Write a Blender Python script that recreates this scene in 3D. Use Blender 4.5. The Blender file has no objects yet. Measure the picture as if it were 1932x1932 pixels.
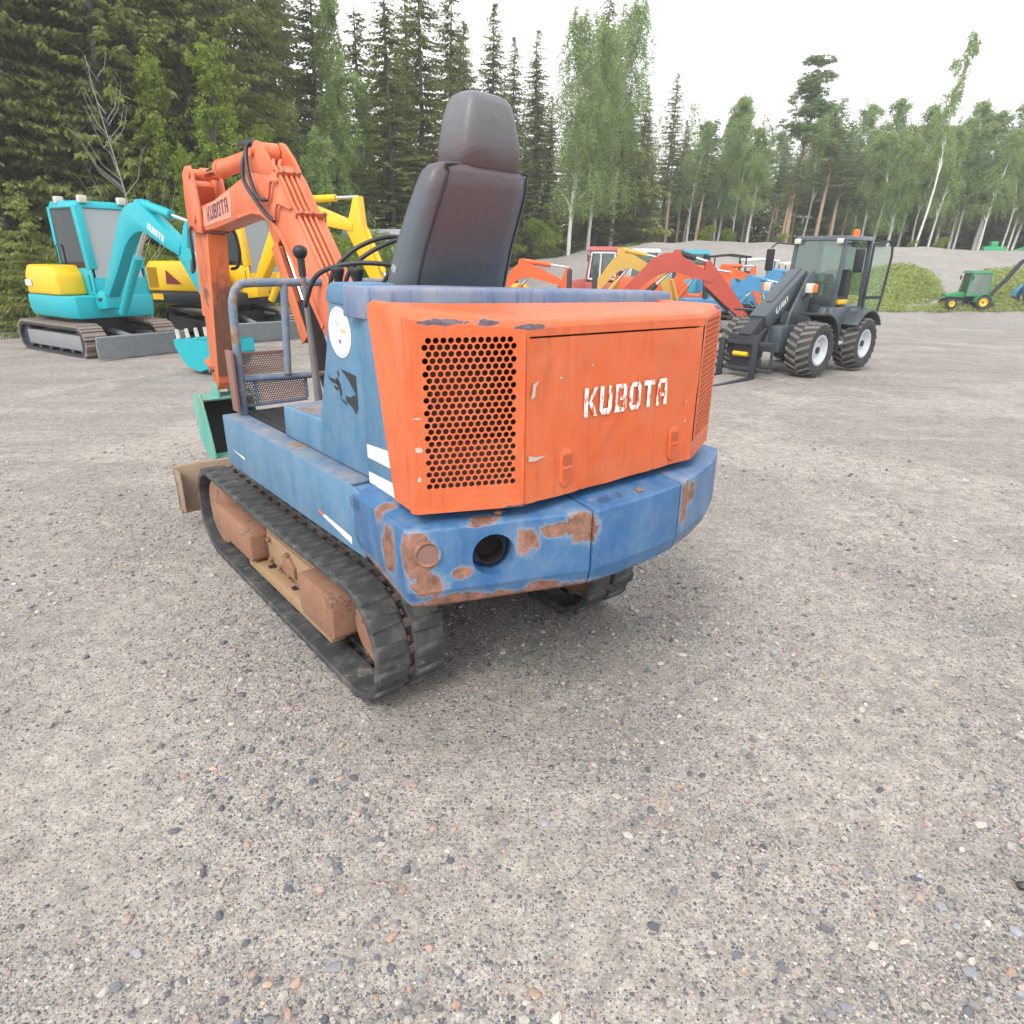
import bpy, bmesh, math, random
import numpy as np
from mathutils import Vector, Matrix, Euler
random.seed(7)
RNG = np.random.default_rng(11)
R = math.radians
scn = bpy.context.scene
COL = scn.collection

# ------------------------------------------------------------------ camera
F_PX, PITCH, ROLL, CAM_H = 1252.25 / 1932.0, 0.367, 0.0093, 1.6634
cam_d = bpy.data.cameras.new('camera')
cam = bpy.data.objects.new('camera', cam_d)
COL.objects.link(cam)
scn.camera = cam
cam_d.sensor_width = 36.0
cam_d.lens = 36.0 * F_PX
cam_d.clip_start = 0.05
cam_d.clip_end = 2000
_f = Vector((0, math.cos(PITCH), -math.sin(PITCH)))
_r0 = Vector((1, 0, 0)); _u0 = _r0.cross(_f)
_r = math.cos(ROLL) * _r0 + math.sin(ROLL) * _u0
_u = -math.sin(ROLL) * _r0 + math.cos(ROLL) * _u0
CAM_P = Vector((0, 0, CAM_H))
cam.matrix_world = Matrix(((_r.x, _u.x, -_f.x, 0), (_r.y, _u.y, -_f.y, 0), (_r.z, _u.z, -_f.z, CAM_H), (0, 0, 0, 1)))
def pray(px, py):            # photograph pixel (1932 px scale) -> direction
    return _f + _r * ((px - 966) / 1252.25) - _u * ((py - 966) / 1252.25)
def on_z(px, py, z=0.0):     # the point of that pixel's ray on the level z
    d = pray(px, py); t = (z - CAM_H) / d.z
    return CAM_P + d * t
def on_y(px, py, y):
    d = pray(px, py); return CAM_P + d * (y / d.y)

# ------------------------------------------------------------------ world, sun, exposure
SUN_EL, SUN_AZ = R(46), R(208)        # azimuth: clockwise from +Y, where the sun stands
w = bpy.data.worlds.new('World'); scn.world = w; w.use_nodes = True
nt = w.node_tree; nt.nodes.clear()
sky = nt.nodes.new('ShaderNodeTexSky'); sky.sky_type = 'NISHITA'; sky.sun_disc = False
sky.sun_elevation = SUN_EL; sky.sun_rotation = SUN_AZ
sky.dust_density = 4.0; sky.air_density = 1.0; sky.ozone_density = 1.0
hs = nt.nodes.new('ShaderNodeHueSaturation'); hs.inputs['Saturation'].default_value = 0.12
mixc = nt.nodes.new('ShaderNodeMix'); mixc.data_type = 'RGBA'
mixc.inputs['Factor'].default_value = 0.75
mixc.inputs[7].default_value = (9.6, 9.8, 10.0, 1)       # an even cloud deck
bg = nt.nodes.new('ShaderNodeBackground'); bg.inputs['Strength'].default_value = 0.12
wo = nt.nodes.new('ShaderNodeOutputWorld')
nt.links.new(sky.outputs[0], hs.inputs['Color'])
nt.links.new(hs.outputs[0], mixc.inputs[6])
nt.links.new(mixc.outputs[2], bg.inputs['Color'])
nt.links.new(bg.outputs[0], wo.inputs[0])
sd = bpy.data.lights.new('sun', 'SUN'); sd.energy = 1.5; sd.angle = R(24); sd.color = (1.0, 0.965, 0.91)
so = bpy.data.objects.new('sun', sd); COL.objects.link(so)
_sv = Vector((math.sin(SUN_AZ) * math.cos(SUN_EL), math.cos(SUN_AZ) * math.cos(SUN_EL), math.sin(SUN_EL)))
so.rotation_euler = _sv.to_track_quat('Z', 'Y').to_euler()
so.location = (0, 0, 30)
vs = scn.view_settings
scn.display_settings.display_device = 'sRGB'
vs.view_transform = 'Standard'; vs.look = 'None'; vs.gamma = 1.0; vs.exposure = 0.80; vs.use_curve_mapping = False
scn.render.engine = 'CYCLES'
scn.cycles.max_bounces = 4; scn.cycles.diffuse_bounces = 2; scn.cycles.transmission_bounces = 3; scn.cycles.transparent_max_bounces = 10

# ------------------------------------------------------------------ node helpers
class NT:
    def __init__(s, name):
        s.m = bpy.data.materials.new(name); s.m.use_nodes = True
        s.t = s.m.node_tree; s.t.nodes.clear()
        s.out = s.n('OutputMaterial')
    def n(s, ty, **kw):
        x = s.t.nodes.new('ShaderNode' + ty)
        for k, v in kw.items(): setattr(x, k, v)
        return x
    def put(s, sock, v):
        if isinstance(v, bpy.types.NodeSocket): s.t.links.new(v, sock)
        elif isinstance(v, (tuple, list)) and len(v) == 3 and sock.type == 'RGBA': sock.default_value = (*v, 1)
        else: sock.default_value = v
    def co(s, kind='Object'):
        return s.n('TexCoord').outputs[kind]
    def mapv(s, v, scale=(1, 1, 1), loc=(0, 0, 0)):
        x = s.n('Mapping'); s.put(x.inputs[0], v); x.inputs['Scale'].default_value = scale; x.inputs['Location'].default_value = loc
        return x.outputs[0]
    def noise(s, v, scale, detail=4, rough=.55, out='Fac', dist=0.0):
        x = s.n('TexNoise'); s.put(x.inputs['Vector'], v); x.inputs['Scale'].default_value = scale
        x.inputs['Detail'].default_value = detail; x.inputs['Roughness'].default_value = rough; x.inputs['Distortion'].default_value = dist
        return x.outputs[out]
    def voro(s, v, scale, out='Color', feature='F1', rnd=1.0):
        x = s.n('TexVoronoi', feature=feature); s.put(x.inputs['Vector'], v); x.inputs['Scale'].default_value = scale
        x.inputs['Randomness'].default_value = rnd
        return x.outputs[out]
    def rng(s, v, a, b, c=0.0, d=1.0, smooth=False):
        x = s.n('MapRange', interpolation_type='SMOOTHSTEP' if smooth else 'LINEAR')
        s.put(x.inputs[0], v)
        for i, q in enumerate((a, b, c, d)): s.put(x.inputs[i + 1], q)
        return x.outputs[0]
    def mix(s, f, a, b, mode='MIX'):
        x = s.n('Mix', data_type='RGBA', blend_type=mode); s.put(x.inputs[0], f); s.put(x.inputs[6], a); s.put(x.inputs[7], b)
        return x.outputs[2]
    def math(s, op, a, b=0.0, clamp=False):
        x = s.n('Math', operation=op, use_clamp=clamp); s.put(x.inputs[0], a); s.put(x.inputs[1], b)
        return x.outputs[0]
    def vm(s, op, a, b=None, out=0):
        x = s.n('VectorMath', operation=op); s.put(x.inputs[0], a)
        if b is not None: s.put(x.inputs[1], b)
        return x.outputs[out]
    def ramp(s, f, stops):
        x = s.n('ValToRGB'); s.put(x.inputs[0], f); e = x.color_ramp.elements
        while len(e) < len(stops): e.new(.5)
        for i, (p, c) in enumerate(stops): e[i].position = p; e[i].color = (*c, 1)
        return x.outputs[0]
    def bump(s, h, strength=.3, dist=.01, normal=None):
        x = s.n('Bump'); s.put(x.inputs['Height'], h); x.inputs['Strength'].default_value = strength; x.inputs['Distance'].default_value = dist
        if normal is not None: s.put(x.inputs['Normal'], normal)
        return x.outputs[0]
    def bsdf(s, col, rough=.5, metal=0.0, normal=None, spec=.5, **kw):
        x = s.n('BsdfPrincipled'); s.put(x.inputs['Base Color'], col); s.put(x.inputs['Roughness'], rough); s.put(x.inputs['Metallic'], metal)
        s.put(x.inputs['Specular IOR Level'], spec)
        if normal is not None: s.put(x.inputs['Normal'], normal)
        for k, v in kw.items(): s.put(x.inputs[k], v)
        return x.outputs[0]
    def done(s, sh):
        s.t.links.new(sh, s.out.inputs[0]); return s.m

RUST = (.19, .085, .05)
def sc(c, k): return tuple(min(1, max(0, x * k)) for x in c)
def paint(name, base, rough=.5, var=.18, rust=0.0, rust_scale=9.0, rust_col=RUST, dirt=0.15, dirt_col=(.30, .25, .19), streak=0.0, spots=(), spot_noise=.55, fade=None, chips=0.0, metal=0.0, spec=.4, bumpy=.08, scale=1.0, dents=0.0, rim=(.26, .32, .38), rimk=.42):
    base = sc(base, .86); dirt_col = sc(dirt_col, .84); rust_col = sc(rust_col, .86); fade = sc(fade, .88) if fade else None
    k = NT(name); co = k.co()
    n1 = k.noise(co, 2.2 * scale, 4, .6)
    col = k.mix(n1, sc(base, 1 - var), sc(base, 1 + var))
    if fade:
        n0 = k.rng(k.noise(k.mapv(co, (1, 1, .45)), 5 * scale, 6, .65), .42, .68)
        col = k.mix(k.math('MULTIPLY', n0, .75), col, fade)
    n2 = k.noise(k.mapv(co, (1, 1, .12)), 42 * scale, 3, .6)
    if streak: col = k.mix(k.math('MULTIPLY', k.rng(n2, .56, .66), streak), col, sc(base, .55))
    n3 = k.noise(co, 14 * scale, 5, .65)
    if dirt: col = k.mix(k.math('MULTIPLY', k.rng(n3, .45, .8), dirt), col, dirt_col)
    ro = k.rng(n3, .3, .7, rough - .1, rough + .15)
    fine = k.noise(co, 160 * scale, 3, .6)
    mask = None
    if rust:
        rn = k.noise(co, rust_scale * scale, 7, .68, dist=.3)
        mask = k.rng(rn, .70 - rust * .3, .73 - rust * .3)
    if spots:
        wob = k.noise(co, 9, 12, .72, dist=.4)
        drip = k.noise(k.mapv(co, (1, 1, .22)), 38, 5, .6)
        bias = None
        for c, r in spots:
            d = k.vm('SUBTRACT', co, c); d = k.vm('DIVIDE', d, r)
            L = k.math('SUBTRACT', 1.0, k.vm('LENGTH', d, out='Value'))
            bias = L if bias is None else k.math('MAXIMUM', bias, L)
        q = k.math('ADD', k.math('MULTIPLY', k.math('MAXIMUM', bias, -1.2), .75), k.math('MULTIPLY', k.math('SUBTRACT', wob, .5), spot_noise * 3.2))
        q = k.math('ADD', q, k.math('MULTIPLY', k.math('SUBTRACT', drip, .5), .55))
        col = k.mix(k.math('MULTIPLY', k.rng(q, -.22, .03), rimk), col, rim)      # thin worn rim round the bare metal
        q = k.rng(q, .02, .10)
        mask = q if mask is None else k.math('MAXIMUM', mask, q)
    if mask is not None:
        rc = k.mix(k.rng(k.noise(co, 22, 7, .7), .35, .65), sc(rust_col, .55), sc(rust_col, 1.45))
        edge = k.math('MULTIPLY', k.math('SUBTRACT', 1.0, k.math('ABSOLUTE', k.math('SUBTRACT', k.math('MULTIPLY', mask, 2), 1.0)), ), .5, True)
        col = k.mix(edge, col, (.42, .45, .45))
        col = k.mix(mask, col, rc)
        ro = k.mix(mask, ro, (.85, .85, .85))
    if chips:
        cn = k.noise(co, 24 * scale, 6, .72)
        cm = k.rng(cn, .74 - chips * .1, .75 - chips * .1)
        col = k.mix(cm, col, (.16, .11, .10))
    h = k.math('ADD', k.math('MULTIPLY', fine, .3), n3)
    if mask is not None: h = k.math('ADD', h, k.math('MULTIPLY', mask, -.6))
    nb = k.bump(h, bumpy * 2, .004)
    if dents: nb = k.bump(k.noise(k.mapv(co, (1, 1, .7)), 4.5, 2, .5, dist=.6), dents, .05, nb)
    return k.done(k.bsdf(col, ro, metal, nb, spec))
def plain(name, col, rough=.6, metal=0.0, var=.15, scale=6.0, spec=.4, bumpy=.1):
    col = sc(col, .9)
    k = NT(name); co = k.co()
    n = k.noise(co, scale, 4, .6)
    c = k.mix(n, sc(col, 1 - var), sc(col, 1 + var))
    return k.done(k.bsdf(c, k.rng(n, .3, .7, rough - .08, rough + .1), metal, k.bump(k.noise(co, scale * 14, 4), bumpy, .004), spec))
def veil_glass(name, tint, veil, amt, gloss=1.0):  # diffuse layer is a painted pale veil imitating reflected sky
    k = NT(name); tr = k.n('BsdfTransparent'); tr.inputs[0].default_value = (*tint, 1)
    gl = k.n('BsdfGlossy'); gl.inputs['Roughness'].default_value = .05
    df = k.n('BsdfDiffuse'); df.inputs[0].default_value = (*veil, 1)
    fr = k.n('Fresnel'); fr.inputs[0].default_value = 1.5
    m1 = k.n('MixShader'); m1.inputs[0].default_value = amt; k.t.links.new(tr.outputs[0], m1.inputs[1]); k.t.links.new(df.outputs[0], m1.inputs[2])
    m = k.n('MixShader'); k.put(m.inputs[0], k.math('MULTIPLY', k.math('ADD', fr.outputs[0], .05, True), gloss)); k.t.links.new(m1.outputs[0], m.inputs[1]); k.t.links.new(gl.outputs[0], m.inputs[2])
    return k.done(m.outputs[0])
def glass(name, tint=(.55, .66, .66), alpha=.45, rough=.03):
    k = NT(name)
    tr = k.n('BsdfTransparent'); tr.inputs[0].default_value = (*tint, 1)
    gl = k.n('BsdfGlossy'); gl.inputs['Roughness'].default_value = rough
    fr = k.n('Fresnel'); fr.inputs[0].default_value = 1.5
    m = k.n('MixShader')
    k.put(m.inputs[0], k.math('ADD', k.math('MULTIPLY', fr.outputs[0], .9), .02, True)); k.t.links.new(tr.outputs[0], m.inputs[1]); k.t.links.new(gl.outputs[0], m.inputs[2])
    return k.done(m.outputs[0])
M = {}

# ------------------------------------------------------------------ mesh helpers
class MB:
    def __init__(s): s.v = []; s.f = []
    def add(s, vs, fs):
        o = len(s.v); s.v += [tuple(p) for p in vs]; s.f += [tuple(i + o for i in f) for f in fs]; return s
    def box(s, x0, x1, y0, y1, z0, z1):
        return s.add([(x0, y0, z0), (x1, y0, z0), (x1, y1, z0), (x0, y1, z0), (x0, y0, z1), (x1, y0, z1), (x1, y1, z1), (x0, y1, z1)],
                     [(3, 2, 1, 0), (4, 5, 6, 7), (0, 1, 5, 4), (1, 2, 6, 5), (2, 3, 7, 6), (3, 0, 4, 7)])
    def hexa(s, p):      # 8 corners: bottom ring then top ring, counter-clockwise from above
        return s.add(p, [(3, 2, 1, 0), (4, 5, 6, 7), (0, 1, 5, 4), (1, 2, 6, 5), (2, 3, 7, 6), (3, 0, 4, 7)])
    def bar(s, p0, p1, w, h, up=(0, 0, 1), w1=None, h1=None):
        p0 = Vector(p0); p1 = Vector(p1); d = (p1 - p0).normalized(); up = Vector(up)
        a = d.cross(up)
        if a.length < 1e-4: a = d.cross(Vector((1, 0, 0)))
        a.normalize(); b = a.cross(d)
        w1 = w if w1 is None else w1; h1 = h if h1 is None else h1
        q = []
        for p, ww, hh in ((p0, w, h), (p1, w1, h1)):
            q += [p - a * ww / 2 - b * hh / 2, p + a * ww / 2 - b * hh / 2, p + a * ww / 2 + b * hh / 2, p - a * ww / 2 + b * hh / 2]
        return s.add(q, [(0, 1, 2, 3), (7, 6, 5, 4), (4, 5, 1, 0), (5, 6, 2, 1), (6, 7, 3, 2), (7, 4, 0, 3)])
    def prism(s, poly, plane, a, b):
        def P(u, v, w):
            return {'YZ': (w, u, v), 'XZ': (u, w, v), 'XY': (u, v, w)}[plane]
        n = len(poly)
        vs = [P(u, v, a) for u, v in poly] + [P(u, v, b) for u, v in poly]
        fs = [tuple(range(n - 1, -1, -1)), tuple(range(n, 2 * n))] + [(i, (i + 1) % n, n + (i + 1) % n, n + i) for i in range(n)]
        return s.add(vs, fs)
    def loft(s, rings, cap=True, closed=True):
        n = len(rings[0]); vs = [p for r in rings for p in r]; fs = []
        for k in range(len(rings) - 1):
            for i in range(n if closed else n - 1):
                j = (i + 1) % n; fs.append((k * n + i, k * n + j, (k + 1) * n + j, (k + 1) * n + i))
        if cap: fs += [tuple(range(n - 1, -1, -1)), tuple((len(rings) - 1) * n + i for i in range(n))]
        return s.add(vs, fs)
    def tube(s, pts, r, n=10, cap=True):
        pts = [Vector(p) for p in pts]; rings = []; prev = None
        for i, p in enumerate(pts):
            d = (pts[min(i + 1, len(pts) - 1)] - pts[max(i - 1, 0)]).normalized()
            if prev is None:
                a = d.orthogonal().normalized()
            else:
                a = (prev - d * prev.dot(d)).normalized()
            prev = a; b = d.cross(a)
            rr = r[i] if isinstance(r, (list, tuple)) else r
            rings.append([p + (a * math.cos(t) + b * math.sin(t)) * rr for t in [2 * math.pi * k / n for k in range(n)]])
        return s.loft(rings, cap)
    def cyl(s, p0, p1, r, r1=None, n=16): return s.tube([p0, p1], [r, r if r1 is None else r1], n)
    def lathe(s, prof, c, axis='X', n=24, cap=True):      # prof: (along axis, radius)
        rings = []
        for a, r in prof:
            ring = []
            for k in range(n):
                t = 2 * math.pi * k / n; u, v = r * math.cos(t), r * math.sin(t)
                ring.append({'X': (c[0] + a, c[1] + u, c[2] + v), 'Y': (c[0] + v, c[1] + a, c[2] + u), 'Z': (c[0] + u, c[1] + v, c[2] + a)}[axis])
            rings.append(ring)
        return s.loft(rings, cap)
    def build(s, name, mat, parent=None, bevel=0.0, seg=2, smooth=40, loc=None, sub=0, tf=None):
        me = bpy.data.meshes.new(name)
        me.from_pydata([tuple(p) for p in s.v], [], s.f); me.update()
        bm = bmesh.new(); bm.from_mesh(me)
        bmesh.ops.recalc_face_normals(bm, faces=bm.faces)
        if bevel:
            bm.edges.ensure_lookup_table()
            es = [e for e in bm.edges if len(e.link_faces) == 2 and e.calc_face_angle(0) > R(28)]
            bmesh.ops.bevel(bm, geom=es, offset=bevel, segments=seg, profile=.5, affect='EDGES', clamp_overlap=True)
        if tf is not None: bm.transform(tf)
        bm.to_mesh(me); bm.free()
        if smooth:
            me.polygons.foreach_set('use_smooth', [True] * len(me.polygons))
            me.set_sharp_from_angle(angle=R(smooth))
        me.materials.append(mat)
        o = bpy.data.objects.new(name, me); COL.objects.link(o)
        if parent is not None: o.parent = parent
        if loc is not None: o.location = loc
        return o
def link_copy(o, parent, loc=None, rot=None):
    c = o.copy(); COL.objects.link(c); c.parent = parent
    if loc is not None: c.location = loc
    if rot is not None: c.rotation_euler = rot
    return c
def copy_tree(o, parent=None):
    c = o.copy(); COL.objects.link(c); c.parent = parent
    for ch in list(o.children): copy_tree(ch, c)
    return c
def thing(name, label, cat, loc=(0, 0, 0), rz=0.0, group=None):
    o = bpy.data.objects.new(name, None); COL.objects.link(o); o.location = loc; o.rotation_euler = (0, 0, rz)
    o.empty_display_size = .2
    o['label'] = label; o['category'] = cat
    if group: o['group'] = group
    return o
def tag(o, label, cat, group=None):
    o['label'] = label; o['category'] = cat
    if group: o['group'] = group
    return o
def arc(c, r, a0, a1, n):
    return [(c[0] + r * math.cos(a0 + (a1 - a0) * i / n), c[1] + r * math.sin(a0 + (a1 - a0) * i / n)) for i in range(n + 1)]
def smooth_path(pts, n=6):      # Catmull-Rom
    pts = [Vector(p) for p in pts]; q = [pts[0]] + pts + [pts[-1]]; out = []
    for i in range(1, len(q) - 2):
        for k in range(n):
            t = k / n; a, b, c, d = q[i - 1], q[i], q[i + 1], q[i + 2]
            out.append(.5 * ((2 * b) + (c - a) * t + (2 * a - 5 * b + 4 * c - d) * t * t + (3 * b - a - 3 * c + d) * t ** 3))
    out.append(pts[-1]); return out
def perf(o, u, v, nu, nv, p, r, nrm, th=.004, seg=12):
    """a sheet with staggered round holes; u, v unit vectors, nu holes per row, nv rows"""
    mb = MB(); o = Vector(o); u = Vector(u).normalized(); v = Vector(v).normalized(); nrm = Vector(nrm).normalized()
    h = p * .866; hw, hh = p / 2, h / 2
    for j in range(nv):
        off = (p / 2 if j % 2 else 0)
        cnt = nu - (1 if j % 2 else 0)
        if j % 2:       # half cells that close the row's ends
            for e in (0, cnt * p + p / 2):
                a = o + u * e + v * (j * h); mb.add([a, a + u * p / 2, a + u * p / 2 + v * h, a + v * h], [(0, 1, 2, 3)])
        for i in range(cnt):
            c = o + u * (off + (i + .5) * p) + v * ((j + .5) * h)
            ci, co_, bk = [], [], []
            for k in range(seg):
                t = 2 * math.pi * (k + .5) / seg; cs, sn = math.cos(t), math.sin(t)
                m = min(hw / max(abs(cs), 1e-6), hh / max(abs(sn), 1e-6))
                co_.append((cs * m, sn * m)); ci.append((cs * r, sn * r))
            # snap outer points nearest the four corners onto them
            for sx in (-1, 1):
                for sy in (-1, 1):
                    kk = min(range(seg), key=lambda q: (co_[q][0] - sx * hw) ** 2 + (co_[q][1] - sy * hh) ** 2)
                    co_[kk] = (sx * hw, sy * hh)
            vs = [c + u * a + v * b for a, b in co_] + [c + u * a + v * b for a, b in ci] + [c + u * a + v * b - nrm * th for a, b in ci]
            fs = []
            for k in range(seg):
                k2 = (k + 1) % seg
                fs += [(k, k2, seg + k2, seg + k), (seg + k, seg + k2, 2 * seg + k2, 2 * seg + k)]
            mb.add(vs, fs)
    return mb, nu * p, nv * h
LET = {   # strokes on a 4 x 6 cell: quads
 'K': [[(0, 0), (1.2, 0), (1.2, 6), (0, 6)], [(1.2, 2.5), (2.9, 6), (4.2, 6), (2.2, 3)], [(1.4, 3.2), (2.5, 3.4), (4.3, 0), (3, 0)]],
 'U': [[(0, 1), (1.2, .6), (1.2, 6), (0, 6)], [(2.8, .6), (4, 1), (4, 6), (2.8, 6)], [(0, 1), (.8, 0), (3.2, 0), (4, 1), (2.8, 1.3), (1.2, 1.3)]],
 'B': [[(0, 0), (1.2, 0), (1.2, 6), (0, 6)], [(1.2, 0), (3.3, 0), (4, .7), (1.2, 1.2)], [(2.9, .6), (4, .7), (4, 2.6), (2.9, 2.6)], [(1.2, 2.5), (3.6, 2.5), (3.6, 3.5), (1.2, 3.5)], [(2.8, 3.4), (3.9, 3.4), (3.9, 5.3), (2.8, 5.3)], [(1.2, 4.9), (3.9, 5.2), (3.2, 6), (1.2, 6)]],
 'O': [[(0, 1), (1.2, 1), (1.2, 5), (0, 5)], [(2.8, 1), (4, 1), (4, 5), (2.8, 5)], [(0, 1), (.8, 0), (3.2, 0), (4, 1)], [(0, 5), (4, 5), (3.2, 6), (.8, 6)]],
 'T': [[(1.4, 0), (2.6, 0), (2.6, 5), (1.4, 5)], [(0, 4.9), (4, 4.9), (4, 6), (0, 6)]],
 'A': [[(0, 0), (1.2, 0), (1.2, 5), (0, 5)], [(2.8, 0), (4, 0), (4, 5), (2.8, 5)], [(0, 5), (4, 5), (3.2, 6), (.8, 6)], [(1.2, 2), (2.8, 2), (2.8, 3), (1.2, 3)]],
 'D': [[(0, 0), (1.2, 0), (1.2, 6), (0, 6)], [(2.8, 1), (4, 1), (4, 5), (2.8, 5)], [(1.2, 0), (3.2, 0), (4, 1), (1.2, 1)], [(1.2, 5), (4, 5), (3.2, 6), (1.2, 6)]],
 'I': [[(1.2, 0), (2.6, 0), (2.6, 6), (1.2, 6)]],
 'H': [[(0, 0), (.9, 0), (.9, 6), (0, 6)], [(3.1, 0), (4, 0), (4, 6), (3.1, 6)], [(.9, 2.6), (3.1, 2.6), (3.1, 3.5), (.9, 3.5)]],
 'N': [[(0, 0), (1.1, 0), (1.1, 6), (0, 6)], [(2.9, 0), (4, 0), (4, 6), (2.9, 6)], [(1.1, 4), (1.1, 6), (2.9, 2), (2.9, 0)]],
 '-': [[(.5, 2.5), (3.5, 2.5), (3.5, 3.4), (.5, 3.4)]],
 'Y': [[(1.4, 0), (2.6, 0), (2.6, 3), (1.4, 3)], [(1.4, 3), (2.6, 3), (1.2, 6), (0, 6)], [(1.4, 3), (2.6, 3), (4, 6), (2.8, 6)]],
 'G': [[(0, 1), (1.2, 1), (1.2, 5), (0, 5)], [(2.8, 1), (4, 1), (4, 2.9), (2.8, 2.9)], [(0, 1), (.8, 0), (3.2, 0), (4, 1)], [(0, 5), (4, 5), (3.2, 6), (.8, 6)], [(2, 2.4), (2.8, 2.4), (2.8, 3.2), (2, 3.2)]],
 '4': [[(2.4, 0), (3.5, 0), (3.5, 6), (2.4, 6)], [(0, 1.6), (2.4, 1.6), (2.4, 2.5), (0, 2.5)], [(0, 2.5), (1, 2.5), (2.4, 5), (2.4, 6)]],
 '1': [[(1.5, 0), (2.6, 0), (2.6, 6), (1.5, 6)]],
}
def letters(text, o, u, v, w, h, mat, parent, name='lettering', gap=.9):
    """flat lettering: o lower left corner, w overall width, h height"""
    mb = MB(); o = Vector(o); u = Vector(u).normalized(); v = Vector(v).normalized()
    tot = len(text) * 4 + (len(text) - 1) * gap; kx = w / tot; ky = h / 6
    for i, ch in enumerate(text):
        if ch == ' ': continue
        for j, st in enumerate(LET[ch]):
            mb.add([o + u * ((i * (4 + gap) + a) * kx) + v * (b * ky) + u.cross(v) * (.0002 * j) for a, b in st], [tuple(range(len(st)))])
    return mb.build(name, mat, parent, smooth=0)
# ------------------------------------------------------------------ the old blue and orange mini excavator
ORANGE = (.72, .135, .040)
BLUE = (.082, .215, .36)
HOODS = [((-.62, -.80, 1.500), (.09, .06, .008)), ((-.50, -.85, 1.497), (.05, .05, .012)), ((-.40, -.885, 1.484), (.07, .03, .006)), ((.66, -.78, 1.49), (.04, .04, .008)), ((-.30, -.89, .962), (.5, .05, .006))]
M['or_hood'] = paint('faded orange hood paint', ORANGE, .42, .10, chips=.55, dirt=.30, dirt_col=(.50, .26, .15), streak=.30, fade=(.70, .165, .062), bumpy=.07, dents=.45, spots=HOODS, rust_col=(.13, .10, .12), spot_noise=1.25, rim=(.55, .16, .08))
M['or_boom'] = paint('faded orange boom paint', (.74, .165, .065), .42, .10, chips=.12, dirt=.2, dirt_col=(.50, .24, .14), streak=.15, fade=(.76, .235, .125))
M['or_arm'] = paint('orange paint worn to rust', (.68, .17, .06), .5, .12, rust=.25, rust_scale=4.0, rust_col=(.23, .10, .06), dirt=.3, dirt_col=(.4, .2, .12), streak=.4)
M['blue'] = paint('weathered blue paint', BLUE, .5, .14, rust=.10, rust_scale=5, dirt=.45, dirt_col=(.26, .31, .35), streak=.25, fade=(.17, .29, .42))
M['blue_sill'] = paint('dusty blue paint', (.13, .20, .32), .6, .14, rust=.36, rust_scale=4, rust_col=(.32, .20, .14), dirt=.95, dirt_col=(.34, .32, .28), fade=(.27, .28, .28))
M['blue_beam'] = paint('chalky blue paint', (.14, .20, .34), .6, .16, rust=.18, dirt=.7, dirt_col=(.33, .33, .36), streak=.5, fade=(.33, .34, .37))
CWS = [((-.725, -.60, .80), (.05, .075, .085)), ((-.685, -.52, .925), (.05, .05, .06)), ((-.715, -.775, .835), (.055, .06, .075)), ((-.69, -.79, .74), (.055, .05, .05)),
       ((-.40, -.89, .85), (.035, .06, .055)), ((-.31, -.925, .872), (.05, .05, .022)), ((-.215, -.965, .87), (.06, .06, .055)), ((-.59, -.825, .77), (.03, .04, .02)),
       ((-.52, -.83, .922), (.06, .035, .012)), ((-.34, -.915, .68), (.07, .06, .025)), ((-.60, -.80, .672), (.16, .09, .028)), ((-.45, -.85, .655), (.40, .25, .026)), ((-.70, -.5, .66), (.08, .35, .028))]
M['blue_cw'] = paint('blue counterweight paint worn to primer', (.038, .135, .32), .5, .18, rust=.09, rust_scale=7, dirt=.45, dirt_col=(.24, .30, .36), spots=CWS, rust_col=(.27, .135, .095), fade=(.105, .225, .38), streak=.3)
CWS2 = [((.30, -.955, .84), (.03, .05, .09)), ((.36, -.935, .86), (.035, .05, .05)), ((.5, -.88, .665), (.3, .2, .02))]
M['blue_cw_end'] = paint('blue counterweight end paint', (.05, .145, .32), .5, .12, rust=.05, dirt=.45, dirt_col=(.28, .33, .40), spots=CWS2, rust_col=(.27, .15, .10), fade=(.2, .28, .4))
M['rubber'] = plain('track rubber', (.048, .049, .052), .74, var=.3, scale=5, bumpy=.35)
M['rubber_dust'] = paint('dusty track rubber', (.05, .052, .055), .75, .25, rust=.22, rust_scale=7, rust_col=(.15, .13, .105), dirt=.75, dirt_col=(.21, .195, .17), bumpy=.3)
M['iron_dark'] = paint('muddy track irons', (.10, .075, .06), .85, .3, rust=.4, rust_scale=20, dirt=.4)
M['rusty_frame'] = paint('rusty orange track frame', (.31, .15, .09), .85, .3, dirt=.85, dirt_col=(.33, .235, .155), rust=.45, rust_scale=11, rust_col=(.20, .095, .06), bumpy=.25)
M['rusty_plate'] = paint('dusty rusted plate', (.38, .24, .13), .85, .18, dirt=.5, dirt_col=(.33, .27, .19), rust=.3, rust_col=(.30, .13, .07), bumpy=.35)
M['rusty_mesh'] = paint('rusted brown sheet', (.26, .14, .115), .8, .2, dirt=.4, dirt_col=(.3, .22, .2), bumpy=.2)
M['lever'] = paint('worn lever steel', (.16, .155, .165), .5, .2, rust=.3, rust_col=(.25, .13, .08), dirt=.4)
M['blade'] = paint('worn blade steel', (.31, .22, .15), .8, .15, dirt=.6, dirt_col=(.40, .34, .27), rust=.35, rust_col=(.23, .10, .06), bumpy=.2)
M['black'] = plain('black plastic', (.022, .023, .025), .45, var=.3)
M['hose'] = plain('black hose rubber', (.032, .030, .034), .4, var=.3)
M['dark'] = plain('dark engine bay', (.020, .014, .013), .85, var=.5, scale=12)
M['radiator'] = plain('dusty radiator', (.09, .06, .055), .9, var=.6, scale=18)
M['chrome'] = plain('cylinder rod chrome', (.78, .78, .8), .12, 1.0, var=.05)
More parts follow.
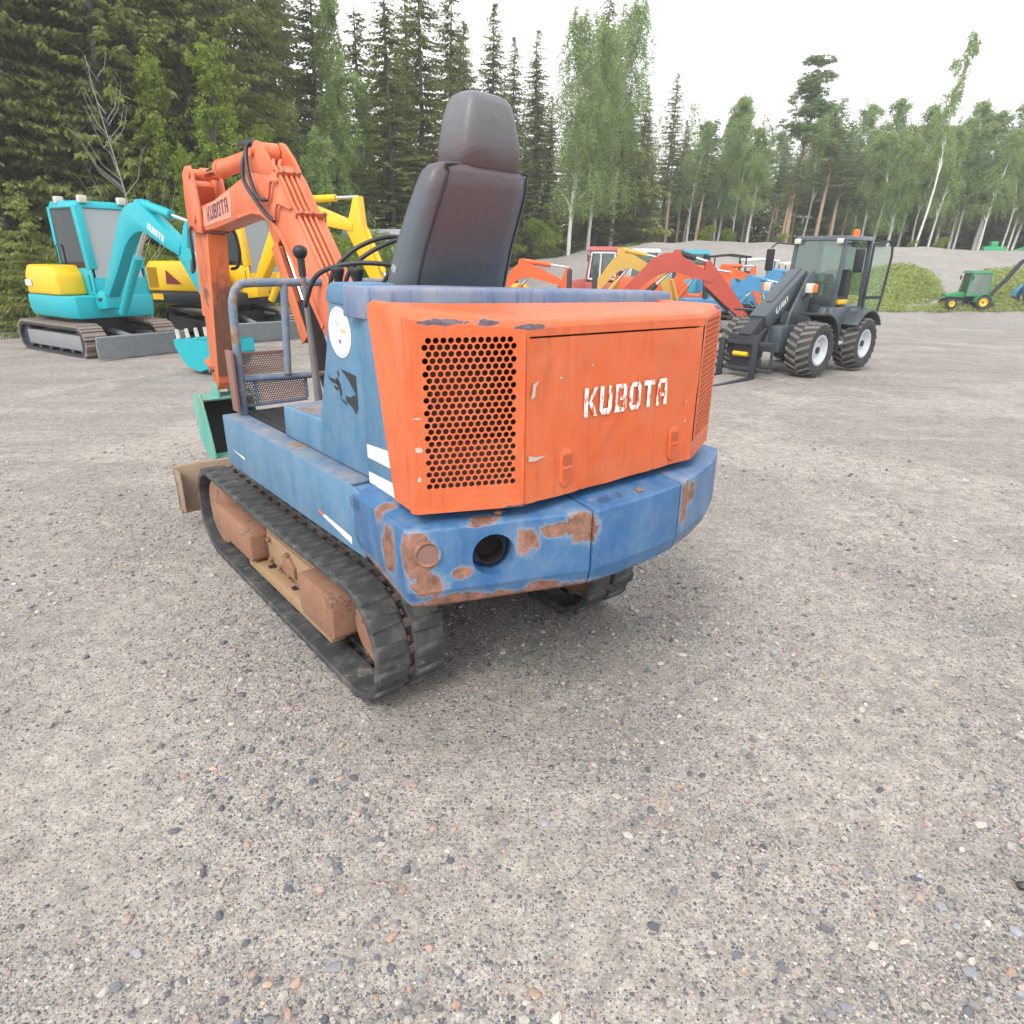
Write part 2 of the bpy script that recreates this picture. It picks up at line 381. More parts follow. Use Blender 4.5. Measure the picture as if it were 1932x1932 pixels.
M['mat'] = plain('black floor mat', (.028, .029, .034), .6, var=.5, scale=3)
M['white_dec'] = plain('white decal', (.80, .82, .83), .5, var=.06)
def worn(name, ink, ground, amt):
    k = NT(name); co = k.co(); n = k.noise(k.mapv(co, (1, 1, .35)), 55, 6, .65)
    c = k.mix(k.rng(n, amt, amt + .04), ink, ground)
    return k.done(k.bsdf(c, .5, 0.0, None, .3))
M['white_worn'] = worn('flaking white lettering', (.80, .77, .74), sc(ORANGE, .82), .53)
M['dark_worn'] = worn('faded dark lettering', (.10, .045, .075), (.72, .30, .20), .60)
M['pale_patch'] = plain('pale faded patch', (.74, .30, .205), .45, var=.08)
M['bull'] = plain('black decal', (.03, .032, .036), .5, var=.3)
M['pencil'] = plain('scratched pencil writing', (.05, .08, .14), .7)
M['teal_old'] = paint('worn teal bucket paint', (.09, .40, .33), .5, .15, rust=.34, rust_scale=3.5, rust_col=(.34, .19, .10), dirt=.5, dirt_col=(.36, .38, .29), fade=(.26, .46, .38))
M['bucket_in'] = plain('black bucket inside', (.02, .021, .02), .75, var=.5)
M['bare_patch'] = plain('bare scraped metal', (.52, .47, .40), .55, var=.25, scale=30)
def seat_mat():
    k = NT('worn vinyl seat cover'); co = k.co()
    n = k.noise(co, 3.2, 6, .6)
    g = k.n('NewGeometry')
    # grey on the sides and towards the top, purple-brown on the back
    sx = k.n('SeparateXYZ'); k.put(sx.inputs[0], co)
    z = sx.outputs[2]
    back = k.mix(k.rng(k.math('ADD', z, k.math('MULTIPLY', n, .35)), 1.80, 1.98), (.045, .055, .072), (.088, .060, .066))
    back = k.mix(k.rng(k.math('ADD', z, k.math('MULTIPLY', n, .2)), 2.08, 2.22), back, (.125, .13, .14))
    side = (.075, .095, .112)
    xw = k.math('ADD', k.math('ABSOLUTE', k.math('ADD', sx.outputs[0], .085)), k.math('MULTIPLY', n, .06))
    c = k.mix(k.rng(xw, .20, .255), back, side)
    f = k.noise(k.mapv(co, (1, 1, .3)), 60, 4, .7)
    c = k.mix(k.math('MULTIPLY', f, .4), c, (.12, .115, .12))
    return k.done(k.bsdf(c, k.rng(f, .3, .7, .36, .5), 0.0, k.bump(k.math('ADD', k.math('ADD', k.math('MULTIPLY', k.noise(co, 240, 3), .12), n), k.math('MULTIPLY', k.noise(k.mapv(co, (1, 1, 2.6)), 7, 4, .6, dist=1.2), 1.2)), .22, .012), .45))
M['seat'] = seat_mat()

EX = thing('mini_excavator', 'old blue and orange mini excavator with perforated rear hood on rubber tracks', 'excavator', (-.2154, 2.8206, 0), .689)

# --- tracks
def track_path():
    yr, yf, zb, rr, rf = -.185, 1.53, .018, .246, .252
    pts = []
    zr, zf = zb + rr, zb + rf
    n = 40
    for i in range(n): pts.append((yr + (yf - yr) * i / n, zb))
    for i in range(24): a = -math.pi / 2 + math.pi * i / 24; pts.append((yf + rf * math.cos(a), zf + rf * math.sin(a)))
    for i in range(n):
        t = i / n; pts.append((yf + (yr - yf) * t, (zb + 2 * rf) * (1 - t) + (zb + 2 * rr) * t - .012 * math.sin(math.pi * t)))
    for i in range(24): a = math.pi / 2 + math.pi * i / 24; pts.append((yr + rr * math.cos(a), zr + rr * math.sin(a)))
    return pts
TP = track_path()
def path_at(s):
    L = [0]
    for i in range(len(TP)): a, b = TP[i], TP[(i + 1) % len(TP)]; L.append(L[-1] + math.hypot(b[0] - a[0], b[1] - a[1]))
    s %= L[-1]
    for i in range(len(TP)):
        if L[i + 1] >= s:
            a, b = TP[i], TP[(i + 1) % len(TP)]; t = (s - L[i]) / (L[i + 1] - L[i])
            return a[0] + (b[0] - a[0]) * t, a[1] + (b[1] - a[1]) * t, math.atan2(b[1] - a[1], b[0] - a[0]), L[-1]
LUG = None; NL = 46
def build_track(side):
    global LUG
    x_out, x_in = .70 * side, .405 * side
    bands = ((x_out, x_out - .137 * side), (x_in + .132 * side, x_in))
    tr = MB(); n = len(TP)
    for xa, xb in bands:
        ring_o, ring_i = [], []
        for i in range(n):
            a, b = TP[i - 1], TP[(i + 1) % n]; d = Vector((b[0] - a[0], b[1] - a[1])).normalized(); nr = (d.y, -d.x)
            p = TP[i]; ring_o.append(p); ring_i.append((p[0] - nr[0] * .03, p[1] - nr[1] * .03))
        o = len(tr.v)
        for i in range(n):
            po, pi = ring_o[i], ring_i[i]
            tr.v += [(xa, po[0], po[1]), (xb, po[0], po[1]), (xb, pi[0], pi[1]), (xa, pi[0], pi[1])]
        for i in range(n):
            j = (i + 1) % n
            for q in range(4): tr.f.append((o + i * 4 + q, o + i * 4 + (q + 1) % 4, o + j * 4 + (q + 1) % 4, o + j * 4 + q))
    t = tr.build('rubber_track', M['rubber_dust'], EX, bevel=.006, seg=1)
    pitch = path_at(0)[3] / NL
    if LUG is None:
        lb = MB(); w, l, h = .1345, .066, .0125
        lb.hexa([(-w / 2, -l / 2, -.004), (w / 2, -l / 2 + .008, -.004), (w / 2, l / 2 - .008, -.004), (-w / 2, l / 2, -.004),
                 (-w / 2 + .004, -l / 2 + .009, h), (w / 2 - .02, -l / 2 + .016, h), (w / 2 - .02, l / 2 - .016, h), (-w / 2 + .004, l / 2 - .009, h)])
        LUG = lb.build('tread_lug', M['rubber_dust'], None, bevel=.005, seg=2)
        ib = MB(); ib.box(-.022, .022, -.018, .018, -.026, -.008)
        LUG.parent = t; first = True
    else: first = False
    for bi, (xa, xb) in enumerate(bands):
        for i in range(NL):
            y, z, a, _ = path_at((i + .5 * bi) * pitch)
            rot = (a, 0, 0) if True else None
            # outer surface normal points to the right of travel: local +Z -> normal
            lo = ((xa + xb) / 2, y, z)
            e = Euler((a + math.pi, 0, 0)) if bi == (0 if side < 0 else 1) else (Matrix.Rotation(a + math.pi, 3, 'X') @ Matrix.Rotation(math.pi, 3, 'Z')).to_euler()
            if first and bi == 0 and i == 0: LUG.location = lo; LUG.rotation_euler = e; continue
            link_copy(LUG, t, lo, e)
    for i in range(NL):
        y, z, a, _ = path_at((i + .25) * pitch)
        lo = (x_out - .152 * side, y, z)
        if side < 0 and i == 0:
            ib = MB(); ib.box(-.024, .024, -.016, .016, .006, .024)
            build_track.iron = ib.build('track_iron', M['iron_dark'], t); build_track.iron.location = lo; build_track.iron.rotation_euler = (a + math.pi + math.pi, 0, 0); continue
        link_copy(build_track.iron, t, lo, (a + 2 * math.pi, 0, 0))
    # wheels inside the belt
    xc = (x_out + x_in) / 2
    sp = MB(); sp.lathe([(-.05, .05), (-.05, .12), (-.02, .13), (-.015, .19), (.015, .19), (.02, .13), (.05, .12), (.05, .05)], (xc, -.185, .264), 'X', 28)
    for k in range(13):
        a = 2 * math.pi * k / 13; c = Vector((xc, -.185 + .198 * math.cos(a), .264 + .198 * math.sin(a))); d = Vector((0, math.cos(a), math.sin(a)))
        sp.bar(c - d * .02, c + d * .022, .028, .045, up=(1, 0, 0), w1=.022, h1=.022)
    sp.build('sprocket', M['rusty_frame'], EX, smooth=35)
    MB().lathe([(-.1, .04), (-.1, .185), (-.03, .2), (.03, .2), (.1, .185), (.1, .04)], (xc, 1.53, .271), 'X', 28).build('idler_wheel', M['rusty_frame'], EX)
    for y in (.22, .52, .82, 1.12):
        MB().lathe([(-.09, .03), (-.09, .06), (-.03, .065), (-.02, .05), (.02, .05), (.03, .065), (.09, .06), (.09, .03)], (xc, y, .122), 'X', 16).build('track_roller', M['dark'], EX)
    s = side
    fr = MB(); a, b = sorted((.60 * s, .48 * s)); fr.box(a, b, -.02, 1.42, .17, .37)
    fo = fr.build('track_frame', M['rusty_plate'], EX, bevel=.012)
    a, b = sorted((.695 * s, .601 * s))
    MB().prism([(.92, .185), (1.48, .185), (1.53, .23), (1.53, .33), (1.49, .365), (.94, .365), (.90, .33), (.90, .205)], 'YZ', a, b).build('frame_weight', M['rusty_frame'], fo, bevel=.008)
    MB().prism([(-.03, .18), (.26, .18), (.29, .21), (.29, .36), (.26, .385), (-.02, .385), (-.05, .36), (-.05, .20)], 'YZ', *sorted((.695 * s, .48 * s))).build('frame_weight', M['rusty_frame'], fo, bevel=.008)
    pl = MB(); a, b = sorted((.612 * s, .6005 * s)); pl.box(a, b, .31, .89, .19, .345)
    pl.build('side_plate', M['rusty_plate'], fo, bevel=.004)
    MB().box(*sorted((.668 * s, .601 * s)), .05, 1.05, .118, .178).build('lower_rail', M['rusty_plate'], fo, bevel=.006)
    bt = None
    for y, z in ((.36, .21), (.36, .32), (.48, .21), (.60, .21), (.72, .21), (.84, .21), (.84, .32), (.60, .32)):
        if bt is None:
            bt = MB().lathe([(0, .013), (.016, .013), (.018, .008)], (0, 0, 0), 'X', 6).build('bolt', M['rusty_frame'], fo, loc=((.613 if s > 0 else -.631) , y, z))
        else: link_copy(bt, fo, ((.613 if s > 0 else -.631), y, z))
    MB().prism([(.52, .22), (.66, .215), (.66, .30), (.58, .315), (.52, .28)], 'YZ', *sorted((.628 * s, .6125 * s))).build('grease_cover', M['rusty_frame'], fo, bevel=.004)
build_track(-1); build_track(1)
# --- lower frame, slew ring, blade
lf = MB(); lf.box(-.48, .48, .25, 1.15, .25, .42); lf.box(-.30, .30, .3, 1.1, .42, .52)
lf.build('lower_frame', M['rusty_frame'], EX, bevel=.015)
MB().lathe([(0, .30), (.0, .36), (.06, .36), (.06, .33), (.12, .33), (.12, .30)], (0, .55, .52), 'Z', 32).build('slew_ring', M['dark'], EX)
bl = MB(); bl.prism([(2.10, .10), (2.16, .12), (2.13, .25), (2.17, .405), (2.12, .41), (2.085, .25)], 'YZ', -.735, .735)
bl.box(-.735, -.725, 2.0, 2.155, .13, .40)
bl.build('dozer_blade', M['blade'], EX, bevel=.006)
for s in (-1, 1):
    MB().bar((.28 * s, 1.0, .33), (.30 * s, 2.12, .24), .07, .10).build('blade_arm', M['blade'], EX, bevel=.006)
# --- platform
pf = MB(); pf.prism([(-.35, .645), (1.20, .645), (1.20, .66), (1.20, .885), (-.35, .885)], 'YZ', -.638, .638)
pf.build('platform', M['blue'], EX, bevel=.01)
sk = MB(); sk.prism([(-.30, .642), (1.16, .642), (1.205, .665), (1.205, .898), (-.24, .898), (-.30, .88)], 'YZ', -.652, -.6395)
sk.build('side_skirt', M['blue'], EX, bevel=.004)
MB().box(-.650, -.545, -.2, 1.203, .8862, .899).build('sill_top', M['blue_sill'], EX, bevel=.005)
sk = MB(); sk.prism([(-.30, .642), (1.16, .642), (1.205, .665), (1.205, .898), (-.24, .898), (-.30, .88)], 'YZ', .6395, .652)
sk.build('side_skirt', M['blue'], EX, bevel=.004)
mt = MB(); mt.box(-.54, .5, .60, 1.195, .8865, .903)
for i in range(12): x = -.50 + i * .085; mt.box(x, x + .03, .62, 1.18, .903, .907)
mt.build('floor_mat', M['mat'], EX, bevel=.003, seg=1)
# decal stripe and lettering-like wedge decals on the skirt
MB().add([(-.6535, .055, .705), (-.6535, -.205, .665), (-.6535, -.205, .695), (-.6535, .02, .716)], [(0, 1, 2, 3)]).build('white_decal', M['white_dec'], EX, smooth=0)
MB().add([(-.6535, .085, .712), (-.6535, .045, .703), (-.6535, .02, .716), (-.6535, .07, .722)], [(0, 1, 2, 3)]).build('orange_decal', M['or_boom'], EX, smooth=0)
MB().add([(-.6535, 1.12, .738), (-.6535, .93, .722), (-.6535, .93, .735)], [(0, 1, 2)]).build('white_decal', M['white_dec'], EX, smooth=0)
letters('KH-', (-.6705, -.26, .835), (-.16, -1, -.05), (0, 0, 1), .085, .042, M['pencil'], EX, 'scratched_writing', gap=1.6)
# --- step box and side post
MB().prism([(.20, .9), (.60, .9), (.592, 1.03), (.575, 1.042), (.18, 1.05)], 'YZ', -.56, -.15).build('step_box', M['blue'], EX, bevel=.014, seg=3)
MB().hexa([(-.548, .23, 1.0495), (-.16, .23, 1.0495), (-.16, .565, 1.0425), (-.548, .565, 1.0425), (-.548, .23, 1.0515), (-.16, .23, 1.0515), (-.16, .565, 1.0445), (-.548, .565, 1.0445)]).build('step_tread', M['blue_sill'], EX)
post = MB(); post.prism([(-.22, .9), (.225, .9), (.192, 1.06), (.085, 1.33), (.03, 1.505), (.0, 1.558), (-.03, 1.568), (-.22, 1.568)], 'YZ', -.562, -.43)
po = post.build('side_post', M['blue'], EX, bevel=.012, seg=3)
MB().prism([(.038, 1.508), (.012, 1.566), (-.02, 1.576), (-.205, 1.576), (-.205, 1.50)], 'YZ', -.568, -.42).build('post_cap', M['blue'], po, bevel=.006)
qp = MB(); qa, qb = Vector((-.566, -.205, 0)), Vector((-.66, -.58, 0))
def qpt(t, z, off=0.0): n_ = Vector((-.97, .243, 0)); return qa.lerp(qb, t) + n_ * off + Vector((0, 0, z))
qp.hexa([qpt(0, .9), qpt(1, .9), qpt(1, .9) + Vector((.12, 0, 0)), qpt(0, .9) + Vector((.06, 0, 0)), qpt(0, 1.53), qpt(1, 1.50), qpt(1, 1.50) + Vector((.12, 0, 0)), qpt(0, 1.53) + Vector((.06, 0, 0))])
quarter = qp.build('quarter_panel', M['blue'], EX, bevel=.004, seg=2)
for za, zb in ((1.037, .987), (.935, .893)):
    MB().add([qpt(.02, zb, .0015), qpt(.99, zb + .055, .0015), qpt(.99, za + .062, .0015), qpt(.02, za, .0015)], [(0, 1, 2, 3)]).build('white_stripe', M['white_dec'], quarter, smooth=0)
# round white sticker with printed ring and marks
dk = MB(); dk.add([(-.5635, -.052 + .088 * math.cos(a), 1.408 + .088 * math.sin(a)) for a in [2 * math.pi * i / 40 for i in range(40)]], [tuple(range(40))])
disc = dk.build('round_sticker', M['white_dec'], po, smooth=0)
rg = MB(); N = 40
for i in range(N):
    if i % 5 == 0: continue
    a, b = 2 * math.pi * i / N, 2 * math.pi * (i + .72) / N
    rg.add([(-.5642, -.052 + r * math.cos(t), 1.408 + r * math.sin(t)) for r, t in ((.078, a), (.080, a), (.080, b), (.078, b))], [(0, 1, 2, 3)])
rg.build('printed_ring', M['bull'], disc, smooth=0)
MB().add([(-.5642, -.06, 1.408), (-.5642, -.10, 1.405), (-.5642, -.10, 1.422), (-.5642, -.06, 1.425)], [(0, 1, 2, 3)]).build('printed_mark', plain('ochre print', (.62, .52, .33), .6), disc, smooth=0)
MB().add([(-.5642, -.035, 1.382), (-.5642, -.052, 1.368), (-.5642, -.062, 1.372), (-.5642, -.055, 1.384), (-.5642, -.043, 1.380)], [(0, 1, 2, 3, 4)]).build('printed_mark', plain('red print', (.40, .04, .03), .6), disc, smooth=0)
MB().add([(-.5642, -.02, 1.44), (-.5642, -.05, 1.425), (-.5642, -.055, 1.428), (-.5642, -.03, 1.45)], [(0, 1, 2, 3)]).build('printed_mark', plain('green print', (.40, .55, .40), .6), disc, smooth=0)
# bull-head emblem: drawn in (-Y, Z) from the photograph's outline
def emblem(pts): return [(-.5638, .079 - .231 * u, 1.128 + .152 * v) for u, v in pts]
eb = MB()
for poly in ([(.40, 1.0), (1.0, .92), (1.0, .42), (.72, .80), (.50, .98)], [(1.0, .42), (1.0, .15), (.92, 0), (.80, .15), (.62, .22), (.60, .38), (.75, .36), (.92, .46)],
             [(.0, .78), (.06, .70), (.25, .69), (.40, .64), (.42, .56), (.30, .58), (.12, .60), (.04, .66)], [(.28, .70), (.34, .76), (.44, .62), (.48, .40), (.42, .28), (.40, .42)],
             [(.38, .78), (.42, .80), (.40, .96), (.36, .90)], [(.20, .48), (.32, .42), (.36, .50), (.24, .54)], [(.42, .28), (.46, .22), (.60, .14), (.64, .17), (.50, .25)]):
    eb.add(emblem(poly), [tuple(range(len(poly)))])
eb.build('bull_emblem', M['bull'], po, smooth=0)
# --- seat box beam behind the seat
bm_ = MB()
def beam_sec(x, y, z):
    return [(x, y - .005, z - .10), (x, y - .0, z - .012), (x, y + .008, z), (x, y + .16, z + .002), (x, y + .17, z - .10)]
bm_.loft([beam_sec(-.60, -.335, 1.572), beam_sec(-.3, -.375, 1.566), beam_sec(0, -.42, 1.556), beam_sec(.35, -.47, 1.546), beam_sec(.68, -.52, 1.536)])
bm_.build('seat_box_beam', M['blue_beam'], EX, bevel=.006)
MB().prism([(-.55, .88), (.12, .88), (.10, 1.35), (-.02, 1.50), (-.40, 1.50)], 'YZ', -.42, .60).build('seat_box', M['blue'], EX, bevel=.01)
# --- engine hood
HP = [(-.648, -.43), (-.70, -.755), (-.41, -.89), (.41, -.89), (.70, -.755), (.648, -.43)]
HB = [(-.672, -.58), (-.70, -.755), (-.41, -.89), (.41, -.89), (.70, -.755), (.672, -.58)]
ZB, ZT = .962, 1.475
def zt(i): return (1.512, 1.508, 1.478, 1.470, 1.478, 1.485)[i]
hd = MB()
def ins(i, d):
    x, y = HP[i]; l = math.hypot(x, y + .3); return x * (1 - d / .6), y + d * .7
b0 = [(x, y, ZB if 0 < i < 5 else ZB - .01) for i, (x, y) in enumerate(HB)]
t0 = [(HP[i][0], HP[i][1], zt(i)) for i in range(6)]
t1 = [(*ins(i, .008), zt(i) + .016) for i in range(6)]
t2 = [(*ins(i, .03), zt(i) + .025) for i in range(6)]
t3 = [(-.60, -.36, 1.535), (-.58, -.45, 1.532), (-.38, -.46, 1.522), (.38, -.52, 1.505), (.60, -.54, 1.50), (.62, -.42, 1.505)]
o = len(hd.v); hd.v += b0 + t0 + t1 + t2 + t3
for i in (0, 4):  # the two sides
    hd.f.append((o + i, o + i + 1, o + 6 + i + 1, o + 6 + i))
for k in (1, 2, 3):
    for i in range(5): hd.f.append((o + k * 6 + i, o + k * 6 + i + 1, o + (k + 1) * 6 + i + 1, o + (k + 1) * 6 + i))
hood = hd.build('engine_hood', M['or_hood'], EX, bevel=.004, seg=2, smooth=50)
def facet_panel(i, nu, nv, p, r, u0, zlo, name):
    a, b = Vector((*HP[i], 0)), Vector((*HP[i + 1], 0)); L = (b - a).length; u = (b - a).normalized(); nrm = u.cross(Vector((0, 0, 1)))
    pm, w_, h_ = perf(a + u * u0 + Vector((0, 0, zlo)), u, (0, 0, 1), nu, nv, p, r, nrm)
    g = pm.build(name, M['or_hood'], hood, smooth=0)
    fr = MB(); z0, z1 = ZB, min(zt(i), zt(i + 1)) + .0
    def q(s0, s1, za, zb, zc=None, zd=None):
        zc = zb if zc is None else zc; zd = zb if zd is None else zd
        fr.add([a + u * s0 + Vector((0, 0, za)), a + u * s1 + Vector((0, 0, za)), a + u * s1 + Vector((0, 0, zc)), a + u * s0 + Vector((0, 0, zd))], [(0, 1, 2, 3)])
    ta, tb = zt(i), zt(i + 1)
    def top(s): return ta + (tb - ta) * s / L
    q(0, u0, z0, 0, top(u0), top(0)); q(u0 + w_, L, z0, 0, top(L), top(u0 + w_))
    q(u0, u0 + w_, z0, zlo); q(u0, u0 + w_, zlo + h_, 0, top(u0 + w_), top(u0))
    fr.build('hood_panel', M['or_hood'], hood, smooth=0)
    return a, u, nrm
fa, fu, fn = facet_panel(1, 13, 24, .0205, .0084, .030, 1.036, 'perforated_grille')
facet_panel(3, 13, 24, .0205, .0084, .030, 1.036, 'perforated_grille')
MB().box(-.62, .62, -.72, -.50, .97, 1.44).build('radiator_block', M['radiator'], hood)
for s in (-1, 1):
    a, b = Vector((*HP[1 if s < 0 else 3], 0)), Vector((*HP[2 if s < 0 else 4], 0)); n_ = (b - a).normalized().cross(Vector((0, 0, 1)))
    a2, b2 = a - n_ * .035, b - n_ * .035
    MB().hexa([a2 + Vector((0, 0, .98)), b2 + Vector((0, 0, .98)), b2 - n_ * .01 + Vector((0, 0, .98)), a2 - n_ * .01 + Vector((0, 0, .98)), a2 + Vector((0, 0, 1.16)), b2 + Vector((0, 0, 1.16)), b2 - n_ * .01 + Vector((0, 0, 1.16)), a2 - n_ * .01 + Vector((0, 0, 1.16))]).build('inner_shroud', M['radiator'], hood)
for i in (1, 2, 3, 4):      # rolled corners
    v_ = Vector((HP[i][0], HP[i][1], 0)); k_ = .974 if i in (1, 4) else .9775
    c_ = Vector((v_.x * k_, v_.y * k_, 0)); r_ = .0235 if i in (1, 4) else .0185
    MB().cyl(c_ + Vector((0, 0, ZB)), c_ + Vector((0, 0, zt(i) + .004)), r_, n=24).build('hood_corner', M['or_hood'], hood)
# rear door: proud of a recessed joint all round, slightly dished
dr = MB(); nx, nz = 14, 8; x0, x1, z0, z1 = -.405, .400, ZB + .004, 1.452
for j in range(nz + 1):
    for i in range(nx + 1):
        x = x0 + (x1 - x0) * i / nx; z = z0 + (z1 - z0) * j / nz
        z = min(z, z1 - .012 * i / nx) if j == nz else z
        dr.v.append((x, -.893 - .003 * math.sin(3.1 * i / nx) + .0025 * math.sin(i * 1.7 + j * 1.1), z))
for j in range(nz):
    for i in range(nx):
        o = j * (nx + 1) + i; dr.f.append((o, o + 1, o + nx + 2, o + nx + 1))
n0 = len(dr.v)
for (x, z) in ((x0, z0), (x1, z0), (x1, z1 - .012), (x0, z1)): dr.v.append((x, -.872, z))
rim = [0, nx, (nz + 1) * (nx + 1) - 1, nz * (nx + 1)]
edges = [list(range(0, nx + 1)), [k * (nx + 1) + nx for k in range(nz + 1)], [nz * (nx + 1) + nx - k for k in range(nx + 1)], [(nz - k) * (nx + 1) for k in range(nz + 1)]]
for e, (p, q) in zip(edges, ((0, 1), (1, 2), (2, 3), (3, 0))): dr.f.append(tuple(e) + (n0 + q, n0 + p))
door = dr.build('rear_door', M['or_hood'], hood, smooth=60)
MB().add([(-.41, -.874, ZB), (.41, -.874, ZB), (.41, -.874, zt(3)), (-.41, -.874, zt(2))], [(0, 1, 2, 3)]).build('door_joint', M['dark'], hood, smooth=0)
MB().add([(-.41, -.8895, 1.458), (.41, -.8895, 1.446), (.41, -.8895, zt(3) + .003), (-.41, -.8895, zt(2) + .003)], [(0, 1, 2, 3)]).build('hood_lip', M['or_hood'], hood, smooth=0)
letters('KUBOTA', (-.18, -.9, 1.203), (1, 0, -.018), (0, 0, 1), .40, .090, M['white_worn'], door, 'lettering', gap=1.05)
def latch(x, z):
    prof = [(x + .028 * math.cos(a), z + .035 + .028 * math.sin(a)) for a in [math.pi * i / 10 for i in range(11)]] + [(x + .028 * math.cos(a), z - .035 + .028 * math.sin(a)) for a in [math.pi + math.pi * i / 10 for i in range(11)]]
    l = MB(); l.prism(prof, 'XZ', -.9005, -.89); lo = l.build('door_latch', M['or_hood'], door, bevel=.003)
    MB().box(x - .020, x + .020, -.9035, -.9, z - .005, z + .004).build('latch_bar', M['or_hood'], lo, bevel=.0015)
    MB().box(x - .019, x + .019, -.9018, -.9, z + .008, z + .042).build('latch_recess_shade', plain('orange latch recess painted shade', (.46, .095, .032), .6), lo)  # raised plate; darker orange paints in the shade of a recess
    MB().box(x - .017, x + .017, -.9018, -.9, z - .034, z - .01).build('latch_recess_shade', plain('orange key slot painted shade', (.54, .115, .038), .6), lo)  # same painted shade for the key slot
    return lo
latch(-.243, 1.055); latch(.286, 1.045)
# bare scrapes, flat on the panels
def scrape(c, u, v, pts, mat='bare_patch', name='paint_scrape', par=None):
    c = Vector(c); u = Vector(u); v = Vector(v)
    MB().add([c + u * a + v * b for a, b in pts], [tuple(range(len(pts)))]).build(name, M[mat], par or hood, smooth=0)
d_ = -fn * -.0012
X_, Z_ = Vector((1, 0, 0)), Vector((0, 0, 1))
scrape((-.395, -.899, 1.285), X_, Z_, [(0, 0), (.015, .005), (.018, .035), (.03, .05), (.008, .042)], par=door)
scrape((-.40, -.899, 1.107), X_, Z_, [(0, -.006), (.03, -.008), (.07, .002), (.03, .004), (.0, .012)], par=door)
pS = fa + fn * .0013
scrape(pS + fu * .006 + Z_ * 1.155, fu, Z_, [(-.002, -.006), (.016, -.007), (.02, .0), (.01, .009), (-.002, .007)])
scrape(pS + fu * .008 + Z_ * 1.068, fu, Z_, [(-.003, -.004), (.008, -.008), (.010, .004), (.002, .010)])
scrape(pS + fu * .004 + Z_ * 1.245, fu, Z_, [(-.004, -.003), (.018, -.003), (.018, .002), (-.002, .002)])
for x, z, a, b in ((-.28, 1.335, .008, .004), (-.15, 1.36, .006, .003), (.34, 1.12, .005, .006), (.335, 1.19, .003, .008)):
    scrape((x, -.8985, z), X_, Z_, [(-a, -b * .6), (a * .4, -b), (a, b * .3), (-a * .3, b)], par=door)
# --- counterweight: three cast blocks
def cw_block(pts_out, pts_in, name, mat, drop=None):
    m = MB(); n = len(pts_out); drop = drop or [0] * n
    r = []
    r.append([(x * .97, y * .975, .655) for x, y in pts_out] + [(x, y, .655) for x, y in reversed(pts_in)])
    r.append([(x * .985, y * .988, .668) for x, y in pts_out] + [(x, y, .668) for x, y in reversed(pts_in)])
    r.append([(x * .998, y * .998, .712) for x, y in pts_out] + [(x, y, .712) for x, y in reversed(pts_in)])
    r.append([(x, y, .716) for x, y in pts_out] + [(x, y, .716) for x, y in reversed(pts_in)])
    r.append([(x, y, .914 - d_ * .6) for (x, y), d_ in zip(pts_out, drop)] + [(x, y, .86) for x, y in reversed(pts_in)])
    r.append([(x * .994, y * .995, .920 - d_ * .6) for (x, y), d_ in zip(pts_out, drop)] + [(x, y, .957 - d_) for (x, y), d_ in zip(reversed(pts_in), reversed(drop))])
    m.loft(r)
    return m.build(name, M[mat], EX, bevel=.0025, seg=2, smooth=22)
def curve(pts, n=8): return [(p.x, p.y) for p in smooth_path([(a, b, 0) for a, b in pts], n)]
lo_ = [(-.656, -.24), (-.684, -.42), (-.712, -.58), (-.733, -.70)] + curve([(-.7385, -.735), (-.734, -.757), (-.715, -.774)], 3) + [(-.60, -.819), (-.45, -.876), (-.32, -.926), (-.194, -.972)]
li_ = [(-.60 + .04 * i / (len(lo_) - 1) * 0 + (-.55 + .60) * 0 + .41 * i / (len(lo_) - 1), -.24 - .5 * min(1, i / (len(lo_) - 1) * 1.4)) for i in range(len(lo_))]
cwl = cw_block(lo_, li_, 'counterweight_block', 'blue_cw', [max(0, .075 * (1 + (y + .24) / .42)) for x, y in lo_])
co_ = [(-.184, -.975), (-.06, -.985), (.12, -.985), (.248, -.975)]
cwc = cw_block(co_, [(-.184, -.75), (-.06, -.75), (.12, -.75), (.248, -.75)], 'counterweight_block', 'blue_cw')
ro_ = [(.258, -.972), (.42, -.93), (.58, -.875), (.70, -.815), (.755, -.775)] + curve([(.765, -.74), (.76, -.65), (.72, -.45), (.66, -.24)], 3)
cwr = cw_block(ro_, [(.258 + .34 * i / (len(ro_) - 1), -.74 + .5 * max(0, i / (len(ro_) - 1) * 1.4 - .4)) for i in range(len(ro_))], 'counterweight_block', 'blue_cw_end')
# the exhaust hole and the blank plug on the left block
fu2 = Vector((.55 - .0, -.22, 0)).normalized(); fn2 = fu2.cross(Vector((0, 0, 1)))
def facet_pt(s, z, off=0.0):  # s metres along from the corner
    return Vector((-.70, -.785, z)) + fu2 * s + fn2 * off
def ring_disc(c, r_out, r_in, depth, name, mat, mat2):
    m = MB(); n = 32; A, B, C, D = [], [], [], []
    for k in range(n):
        a = 2 * math.pi * k / n; d = fu2 * math.cos(a) + Vector((0, 0, 1)) * math.sin(a)
        A.append(c + d * r_out + fn2 * -.004); B.append(c + d * (r_out - .006) + fn2 * .006); C.append(c + d * r_in + fn2 * .005); D.append(c + d * r_in * .92 - fn2 * depth)
    m.loft([A, B, C, D], cap=False)
    o = m.build(name, mat, cwl, smooth=50)
    q = MB(); q.add(D, [tuple(range(n))]); q.build(name + '_bottom', mat2, o, smooth=0)
    return o
HOLE_C = facet_pt(.215, .815)
